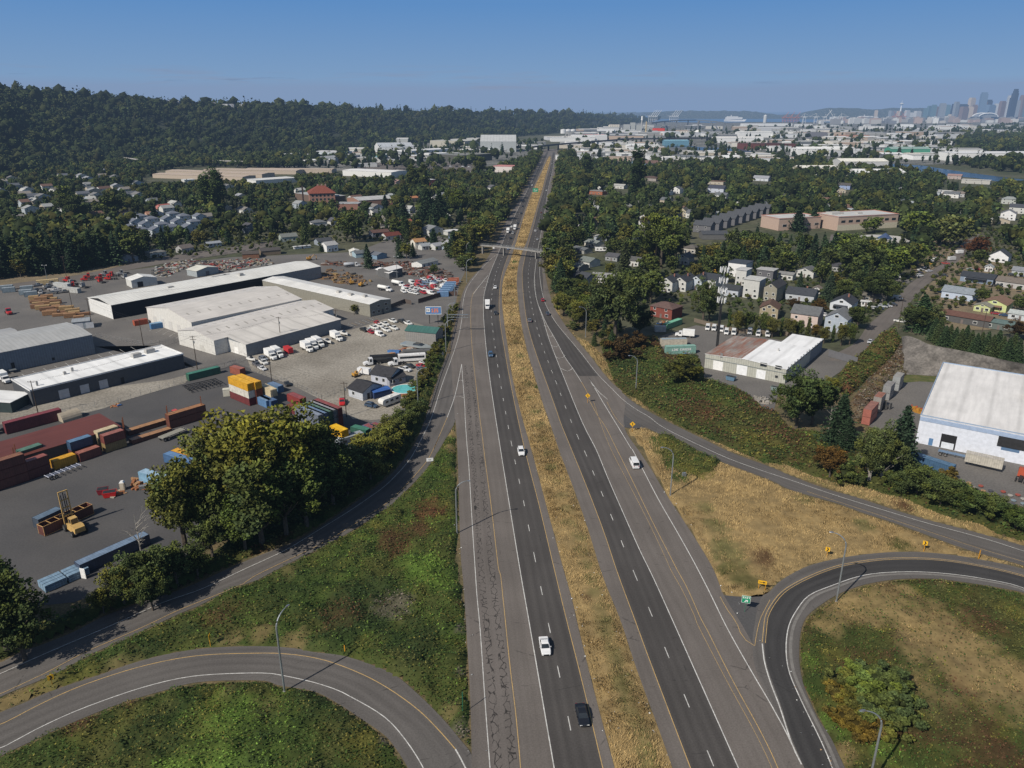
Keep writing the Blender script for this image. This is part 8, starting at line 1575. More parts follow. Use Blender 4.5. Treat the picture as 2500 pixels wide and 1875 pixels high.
# ---- woods: nearest trees one by one, the rest as masses
HB=[(NA([f_.a+f_.u*f_.W/2+f_.v*f_.D/2])[0],max(f_.W,f_.D)/2) for f_,_ in BLD]
ROADS=[np.r_[wl(rdL),wl(rdR)[::-1]],NA([g2(*p) for p in L_out]+[g2(*p) for p in R_out[:22]][::-1])]
def woods(poly,spacing,mix,hr,tints,lab,grp,seed,maxn=9999,clear=True,cl=.95):
 r=np.random.default_rng(seed);P=NA([g2(*p) for p in poly]);x0,y0=P.min(0);x1,y1=P.max(0);out=[];n=int((x1-x0)*(y1-y0)/(spacing**2)*1.9)
 X=r.uniform(x0,x1,n);Y=r.uniform(y0,y1,n);m=inpoly(X,Y,P)
 for q in ROADS:m&=~inpoly(X,Y,q)
 X,Y=X[m],Y[m];Hh=r.uniform(*hr,len(X));D=np.hypot(X,Y);keep=np.ones(len(X),bool)
 if clear:
  for (c,rad) in HB:
   d=hypot(*c);ux,uy=c/d;al=(c[0]-X)*ux+(c[1]-Y)*uy;la=np.abs(-(c[0]-X)*uy+(c[1]-Y)*ux)
   keep&=~((la<rad+2.2)&(al>-rad-2)&(al<rad+cl*Hh*d/CH))
 X,Y,Hh=X[keep],Y[keep],Hh[keep];cell={}
 for i in range(len(X)):
  s=spacing*(.75+.5*r.random());kx,ky=int(X[i]//spacing),int(Y[i]//spacing);ok=True
  for a in(-1,0,1):
   for b in(-1,0,1):
    for (xx,yy) in cell.get((kx+a,ky+b),()):
     if (xx-X[i])**2+(yy-Y[i])**2<s*s*.8:ok=False
  if ok:cell.setdefault((kx,ky),[]).append((X[i],Y[i]));out.append((X[i],Y[i],Hh[i]))
 out.sort(key=lambda t:t[0]**2+t[1]**2);near=out[:maxn];far=out[maxn:]
 for (x,y,h) in near:
  kd=mix[int(r.integers(len(mix)))];tn=tints[int(r.integers(len(tints)))];tree(kd,x,y,h*(1.15 if kd!='broad' else 1),lab[kd],grp+' ('+kd+')',tuple(NA(tn)*r.uniform(.85,1.15)),{'broad':1.1,'conifer':1.25,'poplar':1.5,'bush':1.2}[kd],world=True)
 return far
def mass(name,label,pts,mix,tints,seed,zf=None,nl=34,wide=1.25):
 """many small trees in one mesh"""
 r=np.random.default_rng(seed);iv,if_=ico(1);Vs=[];Fs=[];Cs=[];Q=[];QC=[];n=0
 for (x,y,h) in pts:
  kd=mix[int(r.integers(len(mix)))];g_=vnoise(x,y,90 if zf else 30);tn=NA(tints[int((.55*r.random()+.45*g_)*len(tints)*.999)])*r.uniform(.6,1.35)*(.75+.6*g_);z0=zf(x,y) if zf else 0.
  if h>20 and r.random()<.5:kd='conifer'
  b={'broad':(.062,.074,.028),'conifer':(.028,.044,.025),'poplar':(.05,.07,.028)}[kd]*tn
  if kd=='broad':R_=h*.40*wide/1.25;sc_=NA([R_,R_,h*.42]);cz=.55*h
  elif kd=='poplar':R_=h*.15;sc_=NA([R_,R_,h*.46]);cz=.5*h
  else:R_=h*.25;sc_=None
  if sc_ is not None:
   d=r.normal(size=(nl,3));d/=np.linalg.norm(d,axis=1)[:,None];d[:,2]=np.abs(d[:,2])*.9-.25;p=d*sc_*r.uniform(.72,1.12,(nl,1))+[x,y,z0+cz]
   v=iv*(1+.25*r.normal(size=(len(iv),1)))*sc_*.8+[x,y,z0+cz]
  else:
   zz=r.beta(1,1.5,nl);a=r.uniform(0,2*PI,nl);w=R_*(1-zz)*r.uniform(.7,1.2,nl);p=np.c_[x+np.cos(a)*w,y+np.sin(a)*w,z0+zz*h]
   v=iv*NA([R_*.7,R_*.7,h*.5])*(1-.45*(iv[:,2:3]+.3))+[x,y,z0+h*.45]
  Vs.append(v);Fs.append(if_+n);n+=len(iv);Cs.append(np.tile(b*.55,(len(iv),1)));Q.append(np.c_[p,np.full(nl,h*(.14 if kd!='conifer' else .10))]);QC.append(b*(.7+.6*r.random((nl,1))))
 Q=np.concatenate(Q);QC=np.concatenate(QC);V,F=quads(Q[:,:3],Q[:,3]*r.uniform(.7,1.4,len(Q)),.5,1.2,r)
 V2=np.concatenate(Vs);F2=np.concatenate(Fs);F2=np.c_[F2,F2[:,2]]
 mid=(V2[F2[:,1]]+V2[F2[:,2]])/2;C2=np.concatenate(Cs);cm=(C2[F2[:,1]]+C2[F2[:,2]])/2;base=len(V)+len(V2)
 Fq=np.c_[F2[:,0]+len(V),F2[:,1]+len(V),np.arange(len(mid))+base,F2[:,2]+len(V)]
 V=np.concatenate([V,V2,mid]);F=np.concatenate([F,Fq]);C=np.concatenate([np.repeat(QC,4,0),C2,cm])
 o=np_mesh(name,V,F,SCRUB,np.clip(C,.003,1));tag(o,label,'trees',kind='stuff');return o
LB={'broad':'broadleaf tree of the dense wood on the right side of the highway','conifer':'dark conifer of the dense wood on the right side of the highway','poplar':'narrow poplar of the wood on the right side of the highway','bush':'shrub'}
LL={'broad':'broadleaf tree of the neighbourhood woods on the left side of the highway','conifer':'dark conifer of the neighbourhood woods on the left side of the highway','poplar':'narrow poplar of the neighbourhood woods on the left side','bush':'shrub'}
TN=[NG,NG,DG,OL,(1.05,1.15,.85),(.8,.95,.75),(1.25,1.,.75)]
WR=[(1336,640),(1334,560),(1345,500),(1362,440),(1364,395),(1480,405),(1800,400),(2000,405),(2120,420),(2250,432),(2350,447),(2500,466),(2650,485),(2650,640),(2500,640),(2460,600),(2420,560),(2350,570),(2290,600),(2250,640),(2180,700),(2110,740),(2000,700),(1900,720),(1840,770),(1720,740),(1640,735),(1560,760),(1500,770),(1440,745),(1400,790),(1375,745),(1355,700)]
# ================================================================== left neighbourhood
TL_=ang(tc(0,1040),tc(500,930));
HL_=[(te,305,1415,12,9,(.33,.37,.33),(.17,.18,.17),3.6,2,'gable','x','pale green gabled house at the top left of the scrapyard street'),(te,605,1445,11,8,(.25,.28,.32),(.07,.075,.085),3,1.8,'gable','x','dark blue roofed house behind the white fence'),(te,665,1500,9,9,(.66,.66,.65),(.35,.35,.35),4.6,2,'gable','x','white gabled cottage beside the street bend'),(te,1075,1375,14,9,(.12,.13,.16),(.12,.07,.06),3.5,1.6,'gable','x','dark house with brown roof right of the large leafy tree'),(te,1180,1400,13,9,WH_,(.14,.045,.035),3.2,2,'gable','x','white house with dark red roof'),
(te,1540,1365,14,10,WH_,(.20,.21,.22),5,2.6,'gable','y','big white gabled house before the dark firs'),(te,1410,1475,9,8,(.6,.57,.5),(.36,.20,.10),5,1.8,'gable','x','cream house with orange roof'),(te,1460,1485,8,6,WH_,(.3,.32,.34),2.8,1.5,'gable','x','small white garage before the cream house'),(te,1570,1485,8,8,WH_,(.3,.31,.33),3,1.6,'gable','x','white cottage with light grey roof'),(te,1755,1405,14,9,(.12,.16,.24),(.06,.07,.085),3.2,2.2,'gable','y','dark blue cottage near the footbridge'),(te,1690,1360,12,8,WH_,(.62,.62,.62),3,.4,'flat','x','low white flat building behind the dark blue cottage'),(te,1700,1490,10,9,(.3,.36,.42),(.3,.31,.32),4,2.4,'gable','y','blue grey gabled house before the footbridge'),
(te,560,1295,12,9,(.5,.5,.5),(.14,.15,.16),4,2,'hip','x','grey hip-roofed house below the school'),(te,690,1280,9,8,WH_,(.1,.1,.12),4,2.2,'gable','y','white gabled house below the school'),(te,1350,1080,14,10,(.42,.3,.2),(.40,.18,.09),4,1.5,'gable','x','house with orange roof right of the school'),(te,1170,1055,12,9,(.3,.35,.38),(.35,.37,.38),3.6,2,'hip','x','grey house behind the school wing'),(te,1230,935,12,10,(.5,.36,.32),(.38,.25,.22),4,2,'gable','y','pink gabled house beyond the school'),(te,1290,1275,12,7,(.5,.2,.17),(.42,.12,.1),3,1.2,'gable','x','low red roofed house beside the dirt lot'),(te,2030,1100,14,9,(.3,.25,.2),(.15,.10,.08),3.5,2,'gable','x','brown roofed house beside the highway trees'),(te,2030,985,13,9,WH_,(.12,.12,.13),4,2.5,'gable','y','white gabled house beyond the yellow green tree'),(te,1510,940,9,12,(.5,.12,.08),(.6,.6,.6),7,.5,'flat','x','red and white painted building beyond the poplars'),(te,410,1475,12,2,(.6,.6,.6),(.6,.6,.6),1.6,.1,'flat','x','white garden wall beside the scrapyard street'),
(tg,590,1345,6,9,(.40,.55,.75),(.35,.4,.5),7,2,'gable','y','bright pale blue house at the left'),(tg,640,1350,12,10,(.3,.34,.36),(.18,.11,.08),6,2.4,'hip','x','brown roofed house joined to the pale blue one'),(tg,385,1355,14,10,(.5,.47,.38),(.17,.14,.11),4,2.2,'gable','x','tan house at the far left of the neighbourhood'),(tg,460,1330,10,9,(.4,.4,.4),(.09,.09,.09),5,2,'gable','y','dark roofed house right of the tan one'),(tg,945,1350,5,10,(.33,.55,.58),(.2,.22,.24),7,2,'gable','y','narrow turquoise house left of the grey townhouses'),(tg,950,1295,10,9,(.35,.33,.3),(.15,.16,.15),5,3,'gable','y','grey gabled house behind the turquoise one'),(tg,850,1490,17,9,(.12,.13,.17),(.06,.065,.08),3.5,2,'gable','x','long dark house before the storage lots'),(tg,650,1520,9,8,(.3,.3,.32),(.12,.12,.14),3.4,2,'hip','x','small dark house left of the long dark one'),(tg,1090,1590,12,9,(.25,.27,.3),(.17,.18,.18),3,2,'gable','y','grey gabled bungalow at the edge of the dark trees'),
(tg,1340,1545,11,8,(.5,.48,.42),(.18,.18,.17),3,1.8,'hip','x','bungalow with hipped roof before the hedge'),(tg,1590,1510,9,8,(.35,.35,.35),(.15,.13,.12),3.4,2,'gable','x','brown grey house with white outside stairs'),(tg,1815,1460,10,7,(.4,.42,.44),(.28,.30,.33),2.6,1,'gable','x','low grey roof among the garden trees'),(tg,2130,1345,8,8,(.12,.14,.16),(.08,.08,.09),6,2,'gable','y','dark house with white windows near the centre left'),(tg,1400,1140,12,8,(.5,.2,.18),(.35,.12,.10),3,1.5,'gable','x','red roofed house above the grey townhouses'),(tg,1290,1215,9,8,(.5,.33,.25),(.33,.18,.12),3.5,2,'gable','x','orange roofed house left of the cone evergreen')]
for i,(x,y) in enumerate(((285,1060),(380,1060),(215,1040),(250,1000),(150,965),(110,900),(25,930),(20,1010),(710,1040),(830,1050),(1075,1000),(1000,970),(1120,1040),(1190,1045),(790,1110),(700,880),(930,830),(985,890),(880,880),(760,905),(540,880),(1940,975),(1760,1240),(2050,1060))):
 HL_.append((tg,x,y,13,10,((.5,.5,.49),(.35,.38,.42),(.45,.42,.36))[i%3],((.12,.13,.15),(.18,.18,.18),(.24,.22,.2),(.3,.31,.33))[i%4],3.8,2.4,'gable','xy'[i%2],None))
for i,(f,x,y,w,d,wc,rc,hh,rs,ty,ax,lb) in enumerate(HL_):house(*f(x,y),w,d,TL_+(-.2 if f is te else 0)+(.1*((i*7)%3-1)),lb or 'small gabled house scattered among the trees of the far left neighbourhood',wc,rc,hh,rs,ty,ax,detail=1,group=None if lb else 'houses of the far left neighbourhood')
k=0
for r_ in range(4):
 for c_ in range(5):
  x=1075+c_*135+r_*45;y=1400-r_*48-c_*12-(c_%2)*14
  if x>1760 or y<1225:continue
  house(*tg(x,y),9.5,9,TL_-.1,'blue grey two-storey townhouse in the tight cluster of grey roofs',(.42,.46,.50),(.15,.165,.20),5.6,2.2,'hip' if (c_+r_)%2 else 'gable','y',detail=1,group='grey townhouses in the left cluster');k+=1
sheet('street',TG((340,1390),(500,1350),(900,1360),(1050,1350),(1250,1400),(1000,1450),(900,1480),(620,1470),(400,1440)),-.03,M['gravel'])
k=0
for (x,y) in scatter([tg(400,1370),tg(1000,1370),tg(1000,1400),tg(620,1440),tg(420,1400)],22,41,6):car(('pickup','sedan','van')[k%3],x,y,rnd.uniform(0,3),((.6,.6,.6),(.1,.12,.16),(.45,.06,.05),(.6,.6,.58))[k%4],'vehicle in the storage lot behind the dark trees at the left','vehicles in the far left storage lot',lite=True,world=True);k+=1
x,y=te(690,1105)
wx,wy=g2(x,y);a_=TL_-.55;u=NA([cos(a_),sin(a_)]);fr_=Frame(NA([wx,wy])-u*26,NA([wx,wy]),depth=26);BLD.append((fr_,0))
e=building('school_building','three-storey brick school with a red hipped roof and roof vents','school',fr_,12,0,wall=(.30,.16,.12),roof=(.2,.06,.04),wins=[('F',2+k*4,1.2+z_*3.8,2.2,2.2,(.5,.46,.4)) for k in range(6) for z_ in range(3)]+[('R',2+k*4,1.2+z_*3.8,2.2,2.2,(.3,.26,.22)) for k in range(6) for z_ in range(3)],over=1.)
b=MB();W_=fr_.W;b.loft([[(-1.3,-1.3,12.2),(W_+1.3,-1.3,12.2),(W_+1.3,27.3,12.2),(-1.3,27.3,12.2)],[(W_*.35,12,19),(W_*.65,12,19),(W_*.65,14,19),(W_*.35,14,19)]]);q=b.build('hipped_roof',MRF,e);q.color=(.20,.065,.045,1)
for k in range(3):q=MB().box(W_*.35+k*4,W_*.35+k*4+1.5,12.2,13.8,18.5,20.6).build('roof_vent',MWP,e);q.color=(.3,.2,.17,1)
q=MB().box(-7.5,-6,1,2.5,0,20).build('chimney',MWP,e);q.color=(.06,.04,.035,1)
def bx(f,A,B,dep,h,lab,wall,roof,rise=0.,name='building',cat='building',group=None,rm='roofflat',**k):
 f_=Frame(g2(*f(*A)),g2(*f(*B)),depth=dep);BLD.append((f_,0));return building(name,lab,cat,f_,h,rise,'x',wall,roof,rmat=M[rm],group=group,**k)
bx(te,(350,1060),(600,1100),26,7,'flat grey roofed gymnasium left of the brick school',(.14,.10,.08),(.38,.38,.37));bx(te,(700,1150),(880,1150),18,6,'low brick entrance wing of the school with grey canopy',(.25,.13,.10),(.33,.33,.33));bx(te,(890,1130),(1180,1110),34,7,'low school wing with broad light grey roof and brick walls',(.28,.16,.12),(.42,.42,.42),2.)
PT=(.50,.40,.31)
for i,(A,B,d,l) in enumerate((((1290,880),(2050,905),30,'nearest'),((1400,850),(2212,880),30,'second'),((1720,838),(2500,850),30,'third'),((2070,835),(2800,840),26,'farthest'))):bx(tg,A,B,d,5.5,l+' of the long low cream storage buildings at the left',(.42,.35,.28),PT,1.,group=None,rm='roofX')
bx(tg,(1560,935),(1650,930),14,6,'white block before the storage buildings',(.55,.55,.53),(.6,.6,.58));bx(te,(20,940),(370,915),30,6,'white storage building behind the dark conifers',(.6,.6,.58),(.6,.6,.58));bx(te,(750,860),(1160,880),40,8,'long white warehouse with bright roof beyond the brick school',(.62,.62,.60),(.72,.71,.69),1.)
bx(te,(1060,680),(1350,675),70,16,'large white round-roofed hall beyond the truck park',(.6,.6,.59),(.42,.44,.47),8.);bx(te,(790,680),(920,680),50,12,'pale tan warehouse at the foot of the wooded ridge',(.42,.40,.34),(.55,.55,.52),2.);bx(te,(1330,690),(1680,670),50,10,'long white warehouse in front of the ridge',(.62,.62,.61),(.66,.66,.66));bx(te,(1475,715),(1830,700),40,9,'white warehouse with bright roof right of the truck park',(.64,.63,.6),(.72,.72,.7));bx(te,(1740,750),(2010,730),60,13,'dark olive warehouse beside the truck park',(.08,.08,.07),(.20,.20,.18));bx(te,(2000,830),(2212,835),40,9,'pink and white striped building beside the highway',(.6,.55,.52),(.50,.22,.20));bx(te,(1910,660),(2212,660),110,24,'big grey hangar with sloping roof left of the highway end',(.36,.38,.38),(.45,.46,.46),14.)
bx(te,(500,710),(700,715),60,12,'pale blue warehouse group before the ridge, left part',(.42,.46,.48),(.5,.5,.5),2.);bx(te,(690,760),(900,740),40,12,'grey boxy warehouse before the ridge',(.25,.27,.29),(.3,.31,.32));bx(te,(220,710),(500,720),50,8,'pale roofs at the foot of the ridge, leftmost',(.4,.42,.42),(.5,.5,.48));bx(te,(1200,600),(1300,600),60,16,'pale hall tucked into the foot of the ridge',(.4,.41,.4),(.5,.5,.49),3.);bx(te,(1780,620),(2120,590),110,16,'long tan warehouse under the ridge near the highway end',(.40,.38,.32),(.48,.47,.43));bx(te,(860,790),(1040,785),16,6,'row of white trailers at the edge of the truck park',(.62,.62,.6),(.6,.6,.6));bx(te,(1000,725),(1110,725),22,9,'small turquoise shed at the truck park',(.2,.4,.45),(.3,.4,.42))
sheet('truck_park',TE((870,790),(1130,735),(1500,735),(1900,770),(1900,830),(1480,850),(1000,810)),-.03,M['asph_mid']);sheet('dirt_lot',TE((860,800),(1500,850),(2000,850),(2000,880),(1300,850),(900,815)),-.02,M['dirt']);sheet('dirt_lot',TE((960,1180),(1140,1110),(1400,1120),(1420,1220),(1300,1300),(1000,1300),(940,1260)),-.03,M['gravel']);sheet('park_grass',TG((0,1080),(200,1080),(480,1150),(400,1300),(200,1200),(0,1180)),-.03,surf('park_lawn',(.10,.12,.04),(.15,.13,.06),.05))
for j in range(5):
 for i in range(13):
  x,y=te(1180+i*52+j*12,752+j*20+i*1.5);
  if j in (1,3):wx,wy=g2(x,y);car('van' if j==1 else 'sedan',wx,wy,.3,((.5,.5,.5),(.03,.03,.04),(.62,.62,.62))[i%3],'vehicle in the long rows of the far truck park','vehicles in the far truck park',lite=True,world=True)
def rhouses(poly,n,seed,rz,lab,grp,gap=17):
 r=np.random.default_rng(seed);P=NA(poly);got=[];t=0
 while len(got)<n and t<4000:
  t+=1;x=r.uniform(P[:,0].min(),P[:,0].max());y=r.uniform(P[:,1].min(),P[:,1].max())
  if not inpoly(NA([x]),NA([y]),P)[0] or any(abs(x-a)<gap and abs(y-b)<gap*.45 for a,b in got):continue
  p=NA(g2(x,y))
  if any(np.hypot(*(p-(q.a+q.u*q.W/2+q.v*q.D/2)))<max(q.W,q.D)*.5+11 for q,_ in BLD):continue
  got.append((x,y));k=len(got);house(x,y,r.uniform(10,16),r.uniform(8,11),rz+float(r.choice([0,.3,1.57])),lab,((.55,.55,.53),(.36,.40,.44),(.62,.62,.6),(.40,.35,.28))[k%4],((.13,.14,.15),(.30,.31,.31),(.20,.19,.18),(.42,.42,.40),(.16,.10,.08))[k%5],float(r.uniform(3,5.5)),2.3,'gable','xy'[k%2],detail=1,group=grp)
rhouses([(1385,600),(1390,440),(1700,420),(2100,430),(2200,450),(2480,490),(2490,560),(2300,540),(2150,500),(1900,560),(1650,600),(1480,640)],56,51,aR,'small pale roofed house peeping out of the right-hand wood','houses peeping out of the right-hand wood')
rhouses([(20,470),(300,440),(700,470),(1000,480),(1180,470),(1190,520),(1000,560),(700,520),(500,520),(60,560)],34,52,TL_,'small gabled house between the trees of the left-hand neighbourhood','houses between the left-hand trees')
# ---- woods
far1=woods(WR,8.8,['broad']*8+['conifer']*4+['poplar'],(7,18),TN,LB,'trees of the right-hand wood',3,maxn=165)
WL_=[(1000,640),(1060,600),(1140,540),(1215,500),(1290,430),(1318,385),(1250,395),(1180,430),(1000,420),(880,440),(760,430),(640,460),(480,450),(300,400),(100,390),(-200,400),(-260,620),(-80,690),(120,672),(300,640),(420,610),(560,600),(760,590),(840,560),(900,560)]
n0=len(HB);HB[:]=[(f_.a+f_.u*f_.W/2+f_.v*f_.D/2,max(f_.W,f_.D)/2) for f_,_ in BLD]
far2=woods(WL_,8.8,['broad']*7+['conifer']*4+['poplar'],(8,15),TN+[DG],LL,'trees of the left-hand neighbourhood',5,maxn=90,cl=.4)
far3=woods([(-120,690),(180,665),(330,640),(330,590),(120,560),(-200,590)],6.5,['conifer']*3+['broad'],(14,21),[DG,(.6,.7,.6),NG],{'broad':'dark tree in the shady stand at the left edge','conifer':'dark conifer in the shady stand at the left edge'},'dark stand at the left edge',6,clear=False,maxn=60)
far3+=woods([(1345,665),(1352,715),(1375,750),(1412,792),(1452,848),(1490,868),(1525,842),(1500,768),(1480,725),(1420,690)],5,['broad']*4+['conifer'],(4,8.5),TN,{'broad':'small roadside tree in the thicket right of the exit lane','conifer':'small conifer in the thicket right of the exit lane'},'thicket right of the exit lane',61,clear=False,maxn=60)
far3+=woods([(250,392),(420,382),(760,372),(860,398),(700,414),(500,408),(260,425)],9,['broad'],(9,17),TN,LL,'',62,maxn=0,cl=.1)
for sd_,pl in ((8,[(1150,655),(1185,600),(1230,540),(1265,480),(1308,405),(1322,380),(1300,380),(1262,420),(1230,460),(1190,520),(1130,590),(1100,640)]),(9,[(1352,740),(1336,640),(1340,560),(1360,440),(1366,380),(1400,375),(1412,440),(1390,560),(1385,700)])):
 far3+=woods(pl,8.,['broad']*4+['poplar','conifer'],(11,17),TN,{k_:'roadside %s lining the %s edge of the highway before the industrial flats'%({'broad':'broadleaf tree','poplar':'poplar','conifer':'conifer','bush':'shrub'}[k_],'left' if sd_==8 else 'right') for k_ in('broad','poplar','conifer','bush')},'roadside trees %s of the highway'%('left' if sd_==8 else 'right'),sd_,clear=False,maxn=26)
mass('woodland','mass of trees of the distant part of the right-hand wood',far1,['broad']*4+['conifer']*3+['poplar'],TN,21,nl=46)
mass('woodland','mass of trees filling the far roadsides and the dark stand at the left edge',far3,['broad']*3+['conifer'],TN+[DG],26,nl=60)
mass('shrubbery','low garden shrubs and hedges between the houses on the right',woods([(1380,740),(1560,690),(1700,640),(1960,620),(2300,560),(2600,560),(2600,720),(2150,780),(1900,760),(1850,790),(1560,745)],4.2,['bush'],(1.6,4.2),TN,LB,'',31,maxn=0,cl=.06),['broad'],TN,32,nl=30)
mass('shrubbery','low garden shrubs and hedges between the houses on the left',woods([(60,660),(100,440),(600,440),(1000,520),(1180,560),(1100,620),(900,590),(600,620)],5.5,['bush'],(1.8,4.8),TN,LL,'',33,maxn=0,cl=.06),['broad'],TN,34,nl=24)
mass('woodland','mass of trees between the houses of the distant left neighbourhood',far2,['broad']*4+['conifer']*3+['poplar'],TN+[DG],22,nl=46)
# ---- the wooded ridge
VS=1.1302
foot=[(-500,432),(-200,400),(0,385),(200,358),(400,346),(600,336),(800,317),(1000,304),(1200,289),(1300,277),(1370,267),(1425,261)];ridge_=[(-500,198),(-200,200),(0,203),(200,216),(400,227),(600,235),(800,240),(1000,244),(1200,248),(1300,251),(1370,253),(1425,262)]
def at(xv,yv,D):
 v=yv-829.5;a=atan2(v,1620)+PITCH;X=(xv-1106)/1620*(D*cos(PITCH)+(CH-(CH-D*tan(a)))*sin(PITCH));return (X,D,CH-D*tan(a))
NS=150;NTT=26;sx=np.linspace(-500,1425,NS);HV=np.zeros((NS,NTT,3))
for i,xv in enumerate(sx):
 yf=np.interp(xv,*zip(*foot));yr=np.interp(xv,*zip(*ridge_));f0=G(xv*VS,yf*VS);Dr=f0[1]*1.32+260;r0=at(xv,yr,Dr)
 for k_ in range(NTT):
  t=k_/(NTT-4);tt=min(t,1.);z=(r0[2]-6)*(tt*tt*(3-2*tt))**.85;w=(vnoise(xv,t*300,60)-.5)*22*sin(PI*tt)
  HV[i,k_]=(f0[0]*(1-t)+r0[0]*t,f0[1]*(1-t)+r0[1]*t,max(-.5,z+w*(tt>0))-(t>1)*8*(k_-(NTT-4)))
idx=np.arange(NS*NTT).reshape(NS,NTT);F=np.stack([idx[:-1,:-1],idx[1:,:-1],idx[1:,1:],idx[:-1,1:]],-1).reshape(-1,4)
FOR=surf('forest_floor',(.022,.030,.014),(.035,.04,.02),.02,.95);o=np_mesh('hill',HV.reshape(-1,3),F,FOR);o['kind']='structure'
r=np.random.default_rng(77);pts=[];zs={}
for _ in range(13500):
 s=r.uniform(0,NS-1.01)
 if r.random()>np.interp(s/NS,[0,.2,.6,1],[.75,1,.8,.55]):continue
 t=r.uniform(0,NTT-2.01);i,j=int(s),int(t);a,b=s-i,t-j;p=(HV[i,j]*(1-a)+HV[i+1,j]*a)*(1-b)+(HV[i,j+1]*(1-a)+HV[i+1,j+1]*a)*b
 g_=vnoise(p[0],p[1],170);h=(7+15*r.random()**1.4+10*g_*r.random())*(1+p[1]/9000)*(1.35 if t>NTT-8 and r.random()<.25 else 1)
 if g_<.16 and r.random()<.5:continue
 pts.append((p[0],p[1],h));zs[(p[0],p[1])]=p[2]-2
mass('forest','dense dark forest covering the long ridge behind the left neighbourhood',pts,['broad']*6+['conifer'],[DG,(.72,.8,.7),(.6,.7,.6),(.9,.9,.75),(.8,.72,.62)],23,zf=lambda x,y:zs[(x,y)],nl=34,wide=1.3)
for i,(xv,yv,t) in enumerate(((380,222,.97),(395,226,.95),(410,232,.93),(425,228,.93),(355,214,1.),(500,240,.9),(520,241,.9),(535,242,.9),(590,237,.95),(600,240,.94),(610,243,.92),(800,243,.95),(480,238,.92),(570,236,.97),(1010,236,1.))):
 s=(xv+500)/1925*(NS-1);p=HV[int(s),int(t*(NTT-4))];p=p+(0,-25,11)
 q=MB().box(-9,9,-6,6,-6,6.5).build('hillside_house',MWP,None,tuple(p));q.color=(.5,.5,.5,1) if i%3 else (.32,.32,.34,1);tag(q,'pale house among the trees near the crest of the wooded ridge','house','houses on the wooded ridge')
for (A,B_,l) in (((1040,710),(1300,745),'left'),((1800,735),(2212,750),'right')):
 a=NA(G(*tg(*A),9.));b_=NA(G(*tg(*B_),9.));e=empty('viaduct',(0,0,0),0,'pale concrete viaduct at the foot of the ridge, %s section'%l,'bridge');u=(b_-a)/np.linalg.norm(b_-a);MB().tube([tuple(a),tuple(b_)],1.6,4).build('deck',MCN,e)
 for k_ in range(5):p=a+(b_-a)*(k_+.5)/5;MB().box(-1,1,-1,1,0,8).build('pier',MCN,e,(p[0],p[1],0))
# ================================================================== industrial flats, harbour and city
def fb(name,lab,cat,xv,yv,w,d,h,col,roof=None,rz=0.,group=None,rise=0.,parts=True,z=0.):
 X,Y,_=G(xv,yv);fr_=Frame((X-w/2*cos(rz),Y-w/2*sin(rz)),(X+w/2*cos(rz),Y+w/2*sin(rz)),depth=d);e=building(name,lab,cat,fr_,h,rise,'x',col,roof or (.5,.5,.48),rmat=MFL,over=.5,group=group);e.location.z=z;return e
sheet('river',TF((560,735),(640,728),(760,735),(1040,770),(1130,760),(1360,775),(1700,830),(2300,905),(2300,955),(1800,880),(1400,850),(1130,815),(1040,800),(700,760)),.05,surf('river_water',(.018,.03,.05),(.025,.04,.06),.02,.25,.4,.1,spec=.4));sheet('river',[(1540,372),(1640,352),(1720,360),(1800,362),(1900,382),(1900,388),(1790,372),(1700,366),(1640,361),(1545,377)],.05,bpy.data.materials['river_water'])
sheet('bay',[(1560,297),(1740,300),(1850,298),(2160,300),(2160,276),(1545,276)],1.,surf('bay_water',(.05,.10,.18),(.06,.12,.2),.002,.3,.02,.1,spec=.3));
CITY=surf('industrial_ground',(.20,.195,.18),(.08,.083,.072),.03,.95,.3,.5);sheet('industrial_flats',[(1365,384),(1380,350),(1340,338),(1430,318),(1500,306),(1560,297),(1740,299),(2160,299),(2600,297),(2600,372),(2400,372),(2350,400),(2250,402),(2120,398),(1950,402),(1700,404),(1480,400)],-.02,CITY);sheet('industrial_flats',[(600,392),(760,372),(1000,350),(1200,340),(1330,348),(1325,366),(1250,400),(1000,425),(700,410)],-.05,CITY)
r=np.random.default_rng(12);WC=[(.66,.66,.64),(.42,.42,.40),(.72,.72,.71),(.30,.30,.29),(.58,.55,.49),(.16,.17,.18),(.55,.56,.57),(.74,.74,.73),(.42,.33,.26),(.62,.61,.58)]
def city(poly,n,seed,lab,grp,wr=(25,90),hr=(6,12),cols=WC,tall=0):
 r=np.random.default_rng(seed);P=NA(poly);c=0;got=[]
 while c<n:
  x=r.uniform(P[:,0].min(),P[:,0].max());y=r.uniform(P[:,1].min(),P[:,1].max())
  if not inpoly(NA([x]),NA([y]),P)[0]:continue
  if any(abs(x-a)<8 and abs(y-b)<1.6 for a,b in got) and r.random()<.8:continue
  got.append((x,y));c+=1;X,Y,_=G(x,y);w=r.uniform(*wr);d=r.uniform(.4,.9)*w;h=r.uniform(*hr);col=NA(cols[int(r.integers(len(cols)))])*r.uniform(.8,1.08);rf=cols[int(r.integers(len(cols)))]
  if Y>5500:
   q=MB().box(-w/2,w/2,0,d,0,h).box(-w*.2,w*.1,d*.3,d*.6,h,h*1.12).build('building',MWP,None,(X,Y,-.1),float(r.uniform(-.3,.3)));q.color=(*col,1);tag(q,lab,'building',grp)
  else:fb('warehouse' if hr[1]<14 else 'building',lab,'warehouse' if hr[1]<14 else 'building',x,y,w,d,h,col,rf,float(r.uniform(-.12,.25)),grp,rise=float(r.choice([0,0,2.])))
city([(1375,398),(1385,352),(1500,345),(1700,372),(1950,392),(1950,402)],84,1,'flat warehouse in the industrial flats just beyond the right-hand wood','warehouses beyond the right-hand wood',(22,60),(5,10))
